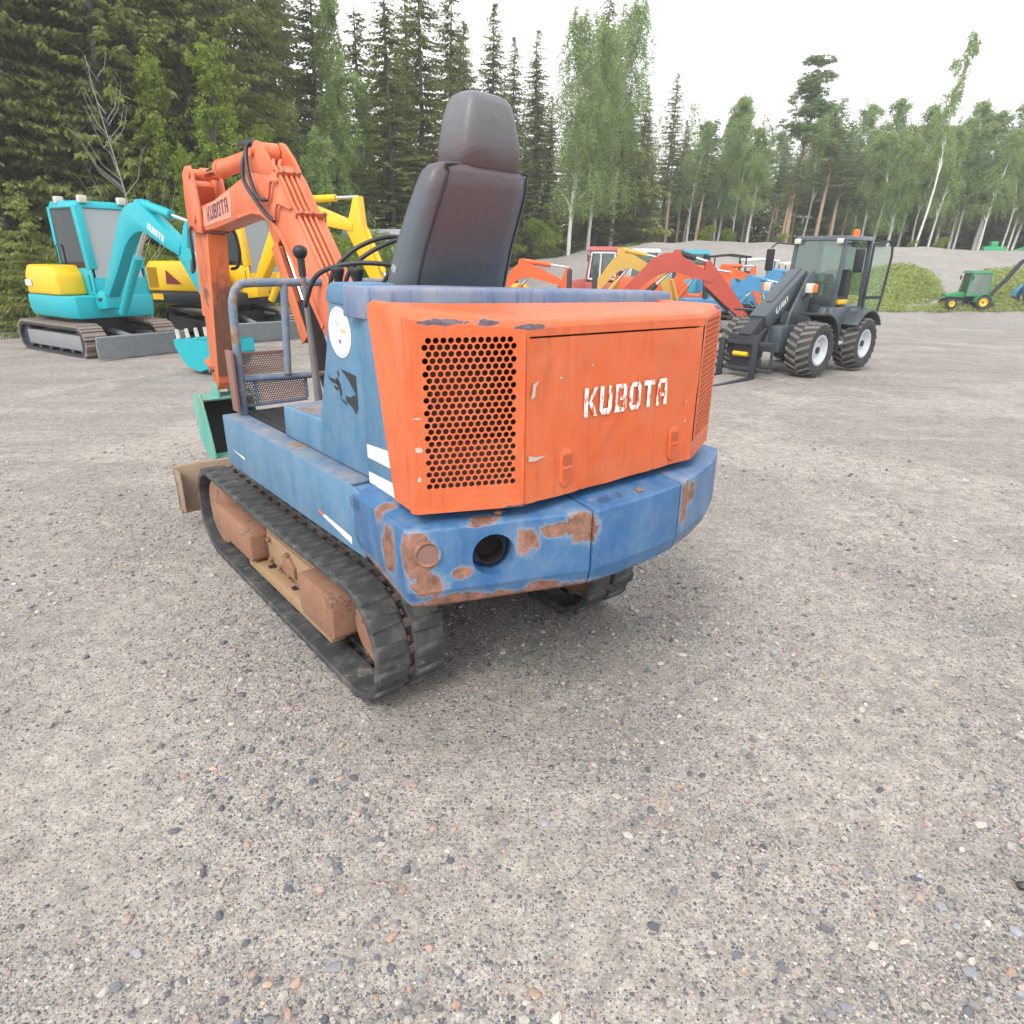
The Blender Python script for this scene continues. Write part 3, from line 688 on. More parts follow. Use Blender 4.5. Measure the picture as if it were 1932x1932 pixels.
# cut the hole through the block
cut = MB(); n_ = 28
cut.loft([[HOLE_C + (fu2 * math.cos(2 * math.pi * k / n_) + Vector((0, 0, 1)) * math.sin(2 * math.pi * k / n_)) * .068 + fn2 * o_ for k in range(n_)] for o_ in (.06, -.10)])
co = cut.build('exhaust_cutter', M['dark'], EX)
cwl.modifiers.new('b', 'BOOLEAN').object = co; cwl.modifiers['b'].solver = 'EXACT'
dg = bpy.context.evaluated_depsgraph_get(); me2 = bpy.data.meshes.new_from_object(cwl.evaluated_get(dg)); cwl.modifiers.clear(); cwl.data = me2
me2.polygons.foreach_set('use_smooth', [True] * len(me2.polygons)); me2.set_sharp_from_angle(angle=R(22))
bpy.data.objects.remove(co)
m = MB(); A = [[HOLE_C + (fu2 * math.cos(2 * math.pi * k / 28) + Vector((0, 0, 1)) * math.sin(2 * math.pi * k / 28)) * r_ + fn2 * o_ for k in range(28)] for r_, o_ in ((.046, -.05), (.048, -.047), (.043, -.047), (.042, -.097))]
m.loft(A, cap=False); m.build('exhaust_pipe', M['dark'], cwl, smooth=50)
MB().add(A[-1], [tuple(range(28))]).build('exhaust_bore', M['dark'], cwl, smooth=0)
ring_disc(facet_pt(.012, .845), .044, .034, -.001, 'blank_plug', M['blue_cw'], M['rusty_mesh'])
for c in ((-.46, -.83, .940), (.06, -.945, .932)):
    MB().lathe([(-.006, .012), (0.0, .013), (.003, .009), (-.004, .006)], c, 'Z', 14).build('lifting_hole', M['rusty_frame'], cwl if c[0] < -.2 else cwc)
letters('KH-4', (-.13, -.955, .932), (1, 0, 0), (0, .9, .2), .10, .03, M['pencil'], cwc, 'scratched_writing', gap=2)
# --- seat
def cushion(secs, n=36, e=3.2):
    """secs: (cx, cy, z, half width, half depth)"""
    rings = []
    for cx, cy, z, a, b in secs:
        ring = []
        for k in range(n):
            t = 2 * math.pi * k / n; c, s = math.cos(t), math.sin(t)
            ring.append((cx + a * math.copysign(abs(c) ** (2 / e), c), cy + b * math.copysign(abs(s) ** (2 / e), s), z))
        rings.append(ring)
    m = MB(); m.loft(rings); return m
SECS = [(-.10, -.02, 1.36, .20, .05), (-.10, -.02, 1.38, .262, .085), (-.10, -.035, 1.50, .272, .092), (-.098, -.06, 1.60, .270, .09), (-.092, -.09, 1.70, .262, .088), (-.085, -.13, 1.80, .254, .085), (-.078, -.162, 1.88, .246, .08), (-.074, -.178, 1.93, .236, .072), (-.072, -.184, 1.952, .216, .06), (-.071, -.186, 1.964, .17, .04)]
sb = cushion(SECS)
SROT = Matrix.Translation((-.064, -.1, 0)) @ Matrix.Rotation(R(9), 4, 'Z') @ Matrix.Shear('XZ', 4, (0, 0)) @ Matrix.Diagonal((1.04, 1, 1, 1)) @ Matrix.Translation((.085, .1, 0))
seat = sb.build('seat_backrest', M['seat'], EX, smooth=70, tf=SROT)
pc = abs(math.cos(R(45))) ** (2 / 3.2)
pts = [(cx - a * pc - .001, cy - b * pc - .001, z) for cx, cy, z, a, b in SECS[2:9]] + [(cx + a * pc + .001, cy - b * pc - .001, z) for cx, cy, z, a, b in SECS[8:1:-1]]
MB().tube(smooth_path(pts, 4), .0045, 8).build('seat_piping', M['black'], seat, tf=SROT)
hr = cushion([(-.052, -.165, 1.945, .141, .072), (-.052, -.165, 1.955, .148, .085), (-.054, -.17, 2.02, .142, .088), (-.058, -.175, 2.10, .123, .084), (-.061, -.178, 2.15, .106, .076), (-.062, -.18, 2.176, .090, .062), (-.062, -.18, 2.188, .068, .035)], e=5.0)
hr.build('headrest', M['seat'], EX, smooth=70, tf=SROT)
MB().hexa([(-.34, -.02, 1.36), (.14, -.02, 1.36), (.14, .45, 1.40), (-.34, .45, 1.40), (-.33, 0, 1.47), (.13, 0, 1.47), (.13, .44, 1.49), (-.33, .44, 1.49)]).build('seat_cushion', M['seat'], EX, bevel=.03, seg=3)
MB().cyl((-.36, -.10, 1.62), (-.33, -.10, 1.62), .016).build('seat_button', M['chrome'], EX)
# --- front guard: bent tube rail, mid rail, uprights and rusty perforated sheets
def tubeobj(name, pts, r, mat, par=EX, n=10): return MB().tube(pts, r, n).build(name, M[mat], par, smooth=60)
YG = 1.15
tubeobj('guard_rail', smooth_path([(-.557, YG, .90), (-.553, YG, 1.15), (-.545, YG, 1.40), (-.535, YG, 1.47), (-.505, YG, 1.518), (-.44, YG, 1.533), (-.1, YG, 1.532), (.25, YG, 1.528), (.40, YG, 1.51), (.45, YG, 1.45), (.46, YG, 1.2), (.46, YG, .90)], 6), .0205, 'blue_sill', n=12)
tubeobj('guard_upright', [(-.278, YG, 1.53), (-.308, YG, 1.08)], .019, 'blue_sill', n=12)
tubeobj('guard_cross_rail', [(-.555, YG + .012, 1.072), (-.12, YG + .012, 1.058), (.45, YG + .012, 1.05)], .0165, 'blue_sill', n=12)
pm, w_, h_ = perf((-.588, YG + .03, 1.086), (1, 0, 0), (0, 0, 1), 22, 9, .0128, .0042, (0, -1, 0), .002, 8)
gp = pm.build('perforated_sheet', M['rusty_mesh'], EX, smooth=0)
MB().box(-.602, -.586, YG - .05, YG + .032, .92, 1.222).build('sheet_flange', M['rusty_mesh'], gp, bevel=.003)
MB().box(-.60, -.305, YG + .02, YG + .034, 1.186, 1.202).build('sheet_lip', M['rusty_mesh'], gp, bevel=.002)
pm, w_, h_ = perf((-.53, YG + .03, .942), (1, 0, 0), (0, 0, 1), 25, 10, .0128, .0042, (0, -1, 0), .002, 8)
gp2 = pm.build('perforated_sheet', M['rusty_mesh'], EX, smooth=0)
MB().box(-.484, -.468, YG + .015, YG + .028, .93, 1.06).build('sheet_strip', M['blue_sill'], gp2, bevel=.002)
MB().box(-.53, -.205, YG + .018, YG + .034, .926, .942).build('sheet_lip', M['blue_sill'], gp2, bevel=.002)
MB().box(-.212, -.198, YG + .018, YG + .034, .942, 1.055).build('sheet_strip', M['blue_sill'], gp2, bevel=.002)
# --- levers
lv = tubeobj('control_lever', [(-.30, .80, .90), (-.30, .80, .99), (-.30, .835, 1.35), (-.30, .852, 1.60)], [.024, .02, .013, .012], 'lever')
tubeobj('lever_grip', smooth_path([(-.30, .849, 1.57), (-.30, .852, 1.62), (-.30, .854, 1.65)], 3), .0165, 'black', lv)
MB().lathe([(-.03, .008), (-.026, .02), (-.012, .031), (.004, .034), (.018, .030), (.028, .018), (.032, .004)], (-.30, .855, 1.675), 'Z', 20).build('lever_knob', M['black'], lv, smooth=80)
for x, y in ((-.42, .225), (-.40, .105)):
    j = tubeobj('joystick', [(x, y, 1.30), (x, y, 1.56)], .010, 'blue')
    MB().lathe([(-.055, .012), (-.03, .016), (0, .024), (.012, .027), (.019, .024), (.021, .01)], (x, y, 1.60), 'Z', 18).build('joystick_grip', M['black'], j, smooth=60)
pd = MB(); pd.bar((-.24, .85, .92), (-.20, .98, .955), .09, .018); pd.build('foot_pedal', M['rusty_mesh'], EX, bevel=.005)
MB().box(-.36, -.27, .78, .9, .90, .96).build('lever_base', M['mat'], EX, bevel=.01)
MB().lathe([(-.01, .025), (.01, .025), (.012, .018), (-.012, .018)], (-.50, .585, .92), 'X', 18).build('hose_end', M['chrome'], EX)
# --- boom
BP = [(.50, .78), (.60, .70), (.70, .76), (1.173, 1.288), (1.296, 1.42), (1.428, 1.527), (1.506, 1.627), (1.576, 1.706), (1.651, 1.774), (1.761, 1.839), (1.884, 1.877), (2.023, 1.891), (2.322, 1.868), (2.783, 1.825), (3.09, 1.815), (3.17, 1.83), (3.195, 1.89), (3.16, 1.955), (3.08, 1.972), (2.724, 1.998), (2.113, 2.094), (1.968, 2.135), (1.80, 2.135), (1.69, 2.125), (1.593, 2.059), (1.524, 1.986), (1.468, 1.92), (1.395, 1.85), (1.321, 1.773), (1.234, 1.678), (1.117, 1.548), (1.0, 1.40)]
boom = MB().prism(BP, 'YZ', -.082, .082).build('boom', M['or_boom'], EX, bevel=.006)
# raised flange plates along the inner bend
fl = [(1.884, 1.877), (1.761, 1.839), (1.651, 1.774), (1.576, 1.706), (1.506, 1.627), (1.428, 1.527), (1.296, 1.42), (1.173, 1.288), (1.15, 1.31), (1.27, 1.445), (1.40, 1.55), (1.475, 1.645), (1.545, 1.728), (1.628, 1.80), (1.75, 1.868), (1.884, 1.907), (2.3, 1.898), (2.322, 1.868), (2.023, 1.891)]
for x in (-.0885, .0825): MB().prism(fl, 'YZ', x, x + .006).build('boom_flange', M['or_boom'], boom, bevel=.002, seg=1)
ear = [(1.99, 2.11), (2.015, 2.165), (1.93, 2.225), (1.86, 2.262), (1.815, 2.25), (1.70, 2.165), (1.63, 2.09), (1.70, 2.07)]
for x in (-.084, .062): MB().prism(ear, 'YZ', x, x + .022).build('cylinder_ear', M['or_boom'], boom, bevel=.006)
MB().cyl((-.10, 1.90, 2.205), (.10, 1.90, 2.205), .022).build('pin', M['or_boom'], boom)
# arm cylinder
c0, c1 = Vector((0, 1.90, 2.205)), Vector((0, 3.10, 2.185))
d = (c1 - c0).normalized()
cy = MB(); cy.cyl(c0 + d * .02, c0 + d * .80, .052, n=24); cy.cyl(c0 + d * .78, c0 + d * .83, .06, n=24); cy.cyl(c0 - Vector((.055, 0, 0)), c0 + Vector((.055, 0, 0)), .055, n=24)
cb = cy.build('arm_cylinder', M['or_boom'], EX, smooth=40)
MB().cyl(c0 + d * .82, c1, .024, n=18).build('piston_rod', M['chrome'], cb)
MB().cyl((-.03, c1.y, c1.z), (.03, c1.y, c1.z), .042, n=20).build('rod_eye', M['or_boom'], cb)
bh = MB(); bh.box(-.03, .03, 2.06, 2.12, 2.225, 2.27); bh.bar((-.05, 1.92, 2.26), (-.06, 2.16, 2.275), .03, .03); bh.build('hose_block', M['hose'], cb, bevel=.004)
# boom cylinder under the boom, with its worn guard
lug = Vector((0, 1.80, 1.76)); bot = Vector((0, 1.16, .72))
d = (bot - lug).normalized()
MB().prism([(1.70, 1.86), (1.90, 1.88), (1.86, 1.77), (1.80, 1.71), (1.74, 1.73), (1.68, 1.80)], 'YZ', -.05, .05).build('cylinder_lug', M['or_arm'], boom, bevel=.006)
gd = MB(); a_ = Vector((-.0, 1.815, 1.72)); b_ = Vector((0, 1.50, 1.20))
gd.bar(a_ + Vector((-.05, 0, 0)), b_ + Vector((-.05, 0, 0)), .008, .10, up=(0, 1, .6)); gd.bar(a_ + Vector((.0, .05, -.02)), b_ + Vector((0, .05, -.02)), .10, .008, up=(0, 1, .6))
MB().cyl(lug + d * .42, bot, .05, n=20).build('boom_cylinder', M['dark'], EX)
bc = MB().cyl(lug, lug + d * .45, .02, n=16).build('piston_rod', M['chrome'], EX)
gd.build('cylinder_guard', M['or_arm'], EX, bevel=.003)
# hydraulic pipes up the boom's back, with clamps
def back_pt(i, off, x):   # along the rear edge
    ys = [(.98, 1.37), (1.117, 1.548), (1.234, 1.678), (1.321, 1.773), (1.395, 1.85), (1.468, 1.92), (1.524, 1.986), (1.593, 2.059), (1.66, 2.11)]
    return Vector((x, ys[i][0] - off * .75, ys[i][1] + off * .66))
for k, x in enumerate((-.066, -.036, -.006, .024)):
    n_ = 9 if k < 2 else 8
    pts = [back_pt(i, .012, x) for i in range(n_)]
    if k < 2: pts.append(Vector((x + (.02 if k == 0 else .03), 1.70, 2.15)))
    tubeobj('hydraulic_pipe', smooth_path(pts, 5), .0095, 'or_boom', boom, 8)
for i in (4, 7):
    a_ = back_pt(i, .02, -.085); b_ = back_pt(i, .02, .09 if i == 4 else .05)
    MB().bar(a_, b_, .012, .035, up=(0, -.75, .66)).build('pipe_clamp', M['or_boom'], boom, bevel=.003)
    for x in (-.05, .01, .075 if i == 4 else .04):
        p = back_pt(i, .028, x); MB().cyl(p, p + Vector((0, -.009, .008)), .009, n=6).build('clamp_bolt', M['rusty_mesh'], boom)
# side branch pipes and hoses on the boom's left face
for pts, r in (([(-.088, 1.43, 1.89), (-.10, 1.50, 1.915), (-.10, 1.58, 1.92), (-.10, 1.62, 1.87), (-.098, 1.64, 1.845)], .009), ([(-.088, 1.57, 2.03), (-.10, 1.62, 2.04), (-.10, 1.655, 2.02), (-.10, 1.69, 1.965), (-.10, 1.71, 1.955)], .009)):
    tubeobj('branch_pipe', smooth_path(pts, 6), r, 'or_boom', boom, 8)
tubeobj('hydraulic_hose', smooth_path([(-.098, 1.65, 1.84), (-.11, 1.74, 1.88), (-.115, 1.88, 1.97), (-.11, 2.02, 2.06), (-.09, 2.08, 2.14), (-.06, 2.10, 2.21), (-.03, 2.10, 2.24)], 8), .0115, 'hose', boom)
tubeobj('hydraulic_hose', smooth_path([(-.10, 1.715, 1.95), (-.12, 1.77, 1.955), (-.125, 1.83, 2.0), (-.12, 1.90, 2.09), (-.11, 1.94, 2.17), (-.09, 1.97, 2.235), (-.06, 1.98, 2.262), (-.03, 1.94, 2.268)], 8), .0115, 'hose', boom)
# faded lettering patch on the boom's left face
MB().add([(-.0835, 3.03, 1.842), (-.0835, 2.40, 1.885), (-.0835, 2.36, 2.045), (-.0835, 2.98, 1.955)], [(0, 1, 2, 3)]).build('faded_patch', M['pale_patch'], boom, smooth=0)
letters('KUBOTA', (-.0845, 2.90, 1.872), (0, -1, .098), (0, 0, 1), .46, .088, M['dark_worn'], boom, gap=.7)
# --- arm
AP = [(3.29, 2.225), (3.20, 2.235), (3.05, 2.20), (3.02, 2.15), (3.0, 1.95), (3.02, 1.80), (3.10, 1.40), (3.20, 1.05), (3.30, .66), (3.38, .62), (3.44, .66), (3.42, 1.0), (3.36, 1.5), (3.33, 1.85), (3.32, 2.0)]
ab = MB(); ab.prism([(3.02, 1.80), (3.10, 1.40), (3.19, 1.05), (3.27, .70), (3.33, .64), (3.42, .66), (3.41, 1.0), (3.35, 1.5), (3.32, 1.82)], 'YZ', -.068, .068)
arm = ab.build('arm', M['or_arm'], EX, bevel=.006)
def arm_back():
    k = NT('orange paint rusting brown'); co = k.co(); sx = k.n('SeparateXYZ'); k.put(sx.inputs[0], co)
    n = k.noise(k.mapv(co, (1, 1, .3)), 22, 8, .7); f = k.math('ADD', sx.outputs[2], k.math('MULTIPLY', k.math('SUBTRACT', n, .5), 1.1))
    c = k.mix(k.rng(f, 1.62, 1.30), (.66, .16, .055), k.mix(n, (.11, .045, .03), (.24, .11, .07)))
    return k.done(k.bsdf(c, .7, 0.0, k.bump(n, .2, .005), .3))
MB().hexa([(-.067, 3.245, .76), (.067, 3.245, .76), (.067, 3.275, .76), (-.067, 3.275, .76), (-.067, 3.010, 1.79), (.067, 3.010, 1.79), (.067, 3.04, 1.79), (-.067, 3.04, 1.79)]).build('arm_back_plate', arm_back(), arm)
up = [(3.32, 1.82), (3.02, 1.80), (3.0, 1.95), (3.05, 2.18), (3.10, 2.235), (3.20, 2.24), (3.28, 2.20), (3.32, 2.0)]
for x in (-.105, .085): MB().prism(up, 'YZ', x, x + .02).build('arm_cheek', M['or_boom'], arm, bevel=.006)
MB().prism([(3.32, 1.98), (3.25, 1.98), (3.22, 2.12), (3.26, 2.16), (3.31, 2.0)], 'YZ', -.085, .085).build('arm_web', M['or_boom'], arm, bevel=.004)
for y, z in ((3.10, 2.185), (3.12, 1.90)): MB().cyl((-.118, y, z), (.118, y, z), .03, n=16).build('pin', M['or_boom'], arm)
# bucket cylinder ahead of the arm
c0, c1 = Vector((0, 3.42, 1.90)), Vector((0, 3.56, .84)); d = (c1 - c0).normalized()
bk = MB().cyl(c0, c0 + d * .70, .045, n=20).build('bucket_cylinder', M['or_boom'], EX)
MB().cyl(c0 + d * .69, c1, .022, n=16).build('piston_rod', M['chrome'], bk)
for x in (-.06, .04):
    MB().prism([(3.36, .83), (3.60, .86), (3.61, .81), (3.38, .775)], 'YZ', x, x + .02).build('bucket_link', M['or_boom'], EX, bevel=.005)
    MB().prism([(3.56, .87), (3.60, .86), (3.47, .62), (3.43, .635)], 'YZ', x + .021 * (1 if x < 0 else -1), x + .02 + .021 * (1 if x < 0 else -1)).build('bucket_link', M['or_boom'], EX, bevel=.005)
MB().cyl((-.10, 3.37, .80), (.10, 3.37, .80), .024, n=14).build('pin', M['rusty_mesh'], EX)
for x in (-.115, .105):
    tubeobj('hydraulic_hose', smooth_path([(x, 3.02, 1.86), (x * 1.15, 2.98, 1.78), (x * 1.2, 2.97, 1.66), (x * 1.15, 3.03, 1.58), (x, 3.12, 1.56)] if x > 0 else [(x, 3.22, 1.84), (x * 1.3, 3.15, 1.80), (x * 1.35, 3.12, 1.68), (x * 1.3, 3.16, 1.57), (x * 1.2, 3.27, 1.54), (x, 3.32, 1.62)], 7), .0120, 'hose', EX)
# --- bucket
bk_out = [(3.315, .575), (3.42, .60), (3.50, .59), (3.545, .52), (3.545, .40), (3.50, .27), (3.42, .17), (3.30, .115), (3.18, .115)]
bk_in = [(3.17, .128), (3.29, .132), (3.40, .185), (3.478, .28), (3.522, .40), (3.522, .51), (3.49, .568), (3.42, .578), (3.325, .556)]
bu = MB(); bu.prism(bk_out + bk_in, 'YZ', -.20, .20)
for x in (-.215, .20):
    bu.prism([(3.30, .57), (3.36, .615), (3.42, .61), (3.51, .60), (3.555, .52), (3.555, .40), (3.51, .265), (3.43, .16), (3.30, .105), (3.165, .108), (3.14, .14), (3.20, .33)], 'YZ', x, x + .015)
bucket = bu.build('bucket', M['teal_old'], EX, bevel=.003, seg=1)
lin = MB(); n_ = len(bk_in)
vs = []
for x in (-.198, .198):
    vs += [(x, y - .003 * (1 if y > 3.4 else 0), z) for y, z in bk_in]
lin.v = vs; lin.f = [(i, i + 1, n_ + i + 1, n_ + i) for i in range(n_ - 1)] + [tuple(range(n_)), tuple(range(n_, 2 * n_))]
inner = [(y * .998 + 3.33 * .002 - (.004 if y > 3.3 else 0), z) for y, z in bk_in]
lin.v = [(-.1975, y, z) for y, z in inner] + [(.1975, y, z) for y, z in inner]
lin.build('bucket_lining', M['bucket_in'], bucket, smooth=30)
for x in (-.075, .055): MB().prism([(3.32, .57), (3.33, .66), (3.37, .70), (3.41, .69), (3.47, .65), (3.50, .60), (3.50, .585)], 'YZ', x, x + .02).build('bucket_ear', M['teal_old'], bucket, bevel=.005)
for x in (-.17, -.06, .06, .17):
    MB().hexa([(x - .025, 3.20, .10), (x + .025, 3.20, .10), (x + .025, 3.20, .13), (x - .025, 3.20, .13), (x - .018, 3.07, .095), (x + .018, 3.07, .095), (x + .018, 3.07, .105), (x - .018, 3.07, .105)]).build('bucket_tooth', M['rusty_frame'], bucket, bevel=.002, seg=1)
# --- loose black hoses ahead of the seat
for pts in ([(-.22, .75, 1.50), (-.20, .72, 1.60), (-.10, .66, 1.70), (.05, .60, 1.745), (.22, .6, 1.70)], [(-.18, .70, 1.48), (-.15, .66, 1.60), (-.05, .60, 1.69), (.10, .55, 1.735), (.25, .6, 1.66)],
            [(-.40, .62, 1.45), (-.36, .56, 1.58), (-.25, .46, 1.63), (-.10, .35, 1.625), (.05, .30, 1.58)], [(-.03, .70, 1.40), (0, .62, 1.55), (.06, .55, 1.65), (.15, .5, 1.70)]):
    tubeobj('control_hose', smooth_path(pts, 8), .0105, 'hose')
# ------------------------------------------------------------------ the yard, the bank, loose stones
def sstep(a, b, t): t = np.clip((t - a) / (b - a), 0, 1); return t * t * (3 - 2 * t)
def soft(t, k=1.2): return k * np.log1p(np.exp(np.clip(t / k, -30, 30)))
def gz(x, y):                       # the yard falls away gently to the right and to the back
    x = np.asarray(x, float); y = np.asarray(y, float)
    return -.040 * soft(np.minimum(x, 60) - 4.5) - .016 * soft(np.minimum(y, 40) - 13.5) * sstep(-4, 3, x)
BX = np.array([-14, -8, -3, .14, .9, 5, 10.6, 15, 21, 24.6, 28.5, 60, 120]); BZ = np.array([0, .15, .75, 1.1, 1.38, 2.1, 2.57, 2.47, 2.25, 2.2, 2.18, 2.1, 2.0])
def tz(x, y):                       # yard plus gravel bank
    g = gz(x, y); s = sstep(26.5, 39, np.asarray(y, float) + 1.2 * np.sin(np.asarray(x) * .35)); top = np.interp(x, BX, BZ)
    bump = .10 * np.sin(np.asarray(x) * .9 + 1) * np.sin(np.asarray(y) * .7) * s
    return g * (1 - s) + top * s + bump
_T = np.arange(5.0, 90.0, .08)
def march(px, py):
    d = pray(px, py).normalized()
    below = (CAM_H + d.z * _T) < tz(d.x * _T, d.y * _T)
    i = int(np.argmax(below)); t = _T[i] if below[i] else 90.0
    return CAM_P + d * t
def sheet(name, xs, ys, fz, mat, smooth=True):
    X, Y = np.meshgrid(xs, ys); Z = fz(X, Y); n, m = X.shape
    co = np.stack([X, Y, Z], -1).reshape(-1, 3)
    i = np.arange(n * m).reshape(n, m)
    f = np.stack([i[:-1, :-1], i[:-1, 1:], i[1:, 1:], i[1:, :-1]], -1).reshape(-1, 4)
    return nmesh(name, co, f, mat, smooth)
def nmesh(name, co, f, mat, smooth=False, parent=None, link=True):
    me = bpy.data.meshes.new(name); k = f.shape[1]
    me.vertices.add(len(co)); me.vertices.foreach_set('co', np.ascontiguousarray(co, np.float32).ravel())
    me.loops.add(f.size); me.loops.foreach_set('vertex_index', np.ascontiguousarray(f, np.int32).ravel())
    me.polygons.add(len(f)); me.polygons.foreach_set('loop_start', np.arange(0, f.size, k, dtype=np.int32))
    me.polygons.foreach_set('use_smooth', np.full(len(f), smooth))
    me.update(calc_edges=True); me.validate()
    me.materials.append(mat)
    o = bpy.data.objects.new(name, me)
    if link: COL.objects.link(o)
    if parent is not None: o.parent = parent
    return o
def gravel(name, sand=(.392, .362, .334), sand2=(.280, .258, .238), peb=1.0, bank=False):
    k = NT(name); co = k.co()
    big = k.noise(co, .35, 3, .6); mid = k.noise(co, 1.6, 5, .62)
    c = k.mix(k.rng(mid, .35, .65), sand2, sand)
    c = k.mix(k.rng(big, .4, .7, 0, .6), c, sc(sand, .70))
    c = k.mix(k.math('MULTIPLY', k.rng(k.noise(k.mapv(co, (.22, 2.6, 1)), 1.1, 4, .6, dist=.8), .50, .64), .5), c, sc(sand2, .78))
    rt = k.n('Mapping'); k.put(rt.inputs[0], co); rt.inputs['Rotation'].default_value = (0, 0, .9); rt.inputs['Scale'].default_value = (.2, 3.2, 1)
    c = k.mix(k.math('MULTIPLY', k.rng(k.noise(rt.outputs[0], 1.0, 4, .6, dist=.6), .54, .66), .4), c, sc(sand, 1.12))     # wheel marks and damp bands
    dv = k.vm('SUBTRACT', k.vm('MULTIPLY', co, (1, 1, 0)), (-.05, 2.95, 0)); L_ = k.math('ADD', k.vm('LENGTH', dv, out='Value'), k.math('MULTIPLY', k.noise(co, 2.5, 3), .5))
    lane = k.math('MULTIPLY', k.rng(L_, 1.25, 1.6, smooth=True), k.rng(L_, 2.5, 2.1, smooth=True))       # the ring its tracks have scrubbed flat
    patch = k.math('MAXIMUM', k.math('MULTIPLY', lane, .75), k.rng(k.noise(co, .55, 4, .6, dist=.5), .50, .60, smooth=True))
    if not bank: c = k.mix(k.math('MULTIPLY', patch, .75), c, k.mix(mid, sc(sand, .90), sc(sand, 1.08)))
    f1 = k.noise(co, 230, 3, .7); f2 = k.noise(co, 75, 4, .75)
    c = k.mix(.42, c, k.mix(k.rng(k.noise(co, 12, 4, .72), .32, .68), (.14, .14, .14), (.84, .83, .82)), 'OVERLAY')
    c = k.mix(.45, c, k.mix(f1, (.05, .05, .05), (.85, .83, .80)), 'OVERLAY')
    c = k.mix(.55, c, k.mix(k.rng(f2, .3, .7), (.12, .12, .13), (.80, .78, .74)), 'OVERLAY')
    zone = k.rng(k.math('ADD', k.math('MULTIPLY', k.noise(co, .75, 5, .65), .7), k.math('MULTIPLY', mid, .3)), .40, .60)
    stones = [(0, (.075, .082, .10)), (.18, (.14, .145, .165)), (.36, (.24, .235, .235)), (.55, (.36, .33, .30)), (.72, (.47, .43, .38)), (.82, (.46, .32, .25)), (.90, (.34, .34, .36)), (1, (.62, .59, .55))]
    zone = k.math('MULTIPLY', zone, k.math('SUBTRACT', 1.0, k.math('MULTIPLY', patch, .75)))
    hgt = None
    for s_, thr, rad in ((70, .46, .50), (34, .74, .46), (150, .30, .55)):
        v = k.n('TexVoronoi', feature='F1'); k.put(v.inputs['Vector'], co); v.inputs['Scale'].default_value = s_
        sx = k.n('SeparateColor'); k.put(sx.inputs[0], v.outputs['Color'])
        on = k.rng(k.math('ADD', sx.outputs[1], k.math('MULTIPLY', k.math('SUBTRACT', zone, .75), .55 * peb)), thr, thr + .03)
        ins_ = k.rng(v.outputs['Distance'], rad, rad - .10)
        msk = k.math('MULTIPLY', on, ins_)
        c = k.mix(k.math('MULTIPLY', msk, .95), c, k.ramp(sx.outputs[0], [(q_, sc(c_, .84)) for q_, c_ in stones]))
        h = k.math('MULTIPLY', msk, k.math('SUBTRACT', 1.0, v.outputs['Distance']))
        h = k.math('MULTIPLY', h, 60. / s_)
        hgt = h if hgt is None else k.math('MAXIMUM', hgt, h)
    hgt = k.math('ADD', hgt, k.math('MULTIPLY', f2, .5)); hgt = k.math('ADD', hgt, k.math('MULTIPLY', mid, 2.0))
    return k.done(k.bsdf(c, .88, 0.0, k.bump(hgt, .7, .012), .25))
M['gravel'] = gravel('grey gravel yard')
M['bank'] = gravel('pale gravel bank', (.405, .382, .367), (.335, .315, .302), .6, True)
xs = np.concatenate([np.linspace(-160, -30, 27)[:-1], np.linspace(-30, 40, 141), np.linspace(40, 200, 33)[1:]])
ys = np.concatenate([np.linspace(-25, -1, 13)[:-1], np.linspace(-1, 45, 139), np.linspace(45, 320, 56)[1:]])
go = sheet('ground', xs, ys, lambda X, Y: gz(X, Y) + .012 * np.sin(X * 1.3 + .5) * np.sin(Y * .9) * sstep(4, 8, np.hypot(X, Y - 3)), M['gravel']); go['kind'] = 'structure'
xs = np.concatenate([np.linspace(-13, 40, 107), np.linspace(40, 120, 41)[1:]]); ys = np.concatenate([np.linspace(24, 42, 55), np.linspace(42, 140, 50)[1:]])
def bankz(X, Y):
    z = tz(X, Y); edge = sstep(24.2, 26.5, Y) * sstep(-13, -9, X)
    return z - (1 - edge) * .25 + .004 + .05 * np.sin(X * 2.3 + Y) * np.sin(Y * 1.9 - X * .7) * edge
bo = sheet('gravel_bank', xs, ys, bankz, M['bank']); bo['kind'] = 'structure'
M['forest_floor'] = plain('mossy forest floor', (.07, .075, .04), .95, var=.5, scale=1.5, bumpy=.6)
fo = sheet('forest_floor', np.linspace(-120, 2, 62), np.linspace(15.5, 120, 54), lambda X, Y: .02 + .25 * sstep(15.5, 19, Y + .18 * (X + 10) - .6 * np.sin(X * .8)) - .4 * (1 - sstep(15.6, 16.6, Y + .10 * (X + 10))) - 2.2 * sstep(-3.5, 2, X) + .1 * np.sin(X) * np.sin(Y), M['forest_floor']); fo['kind'] = 'structure'
fo2 = sheet('forest_floor', np.linspace(-20, 120, 71), np.linspace(43.5, 140, 49), lambda X, Y: tz(X, Y) + .06 + .1 * np.sin(X * .8) * np.sin(Y * .6) - .5 * (1 - sstep(43.5, 46, Y)), M['forest_floor']); fo2['kind'] = 'structure'
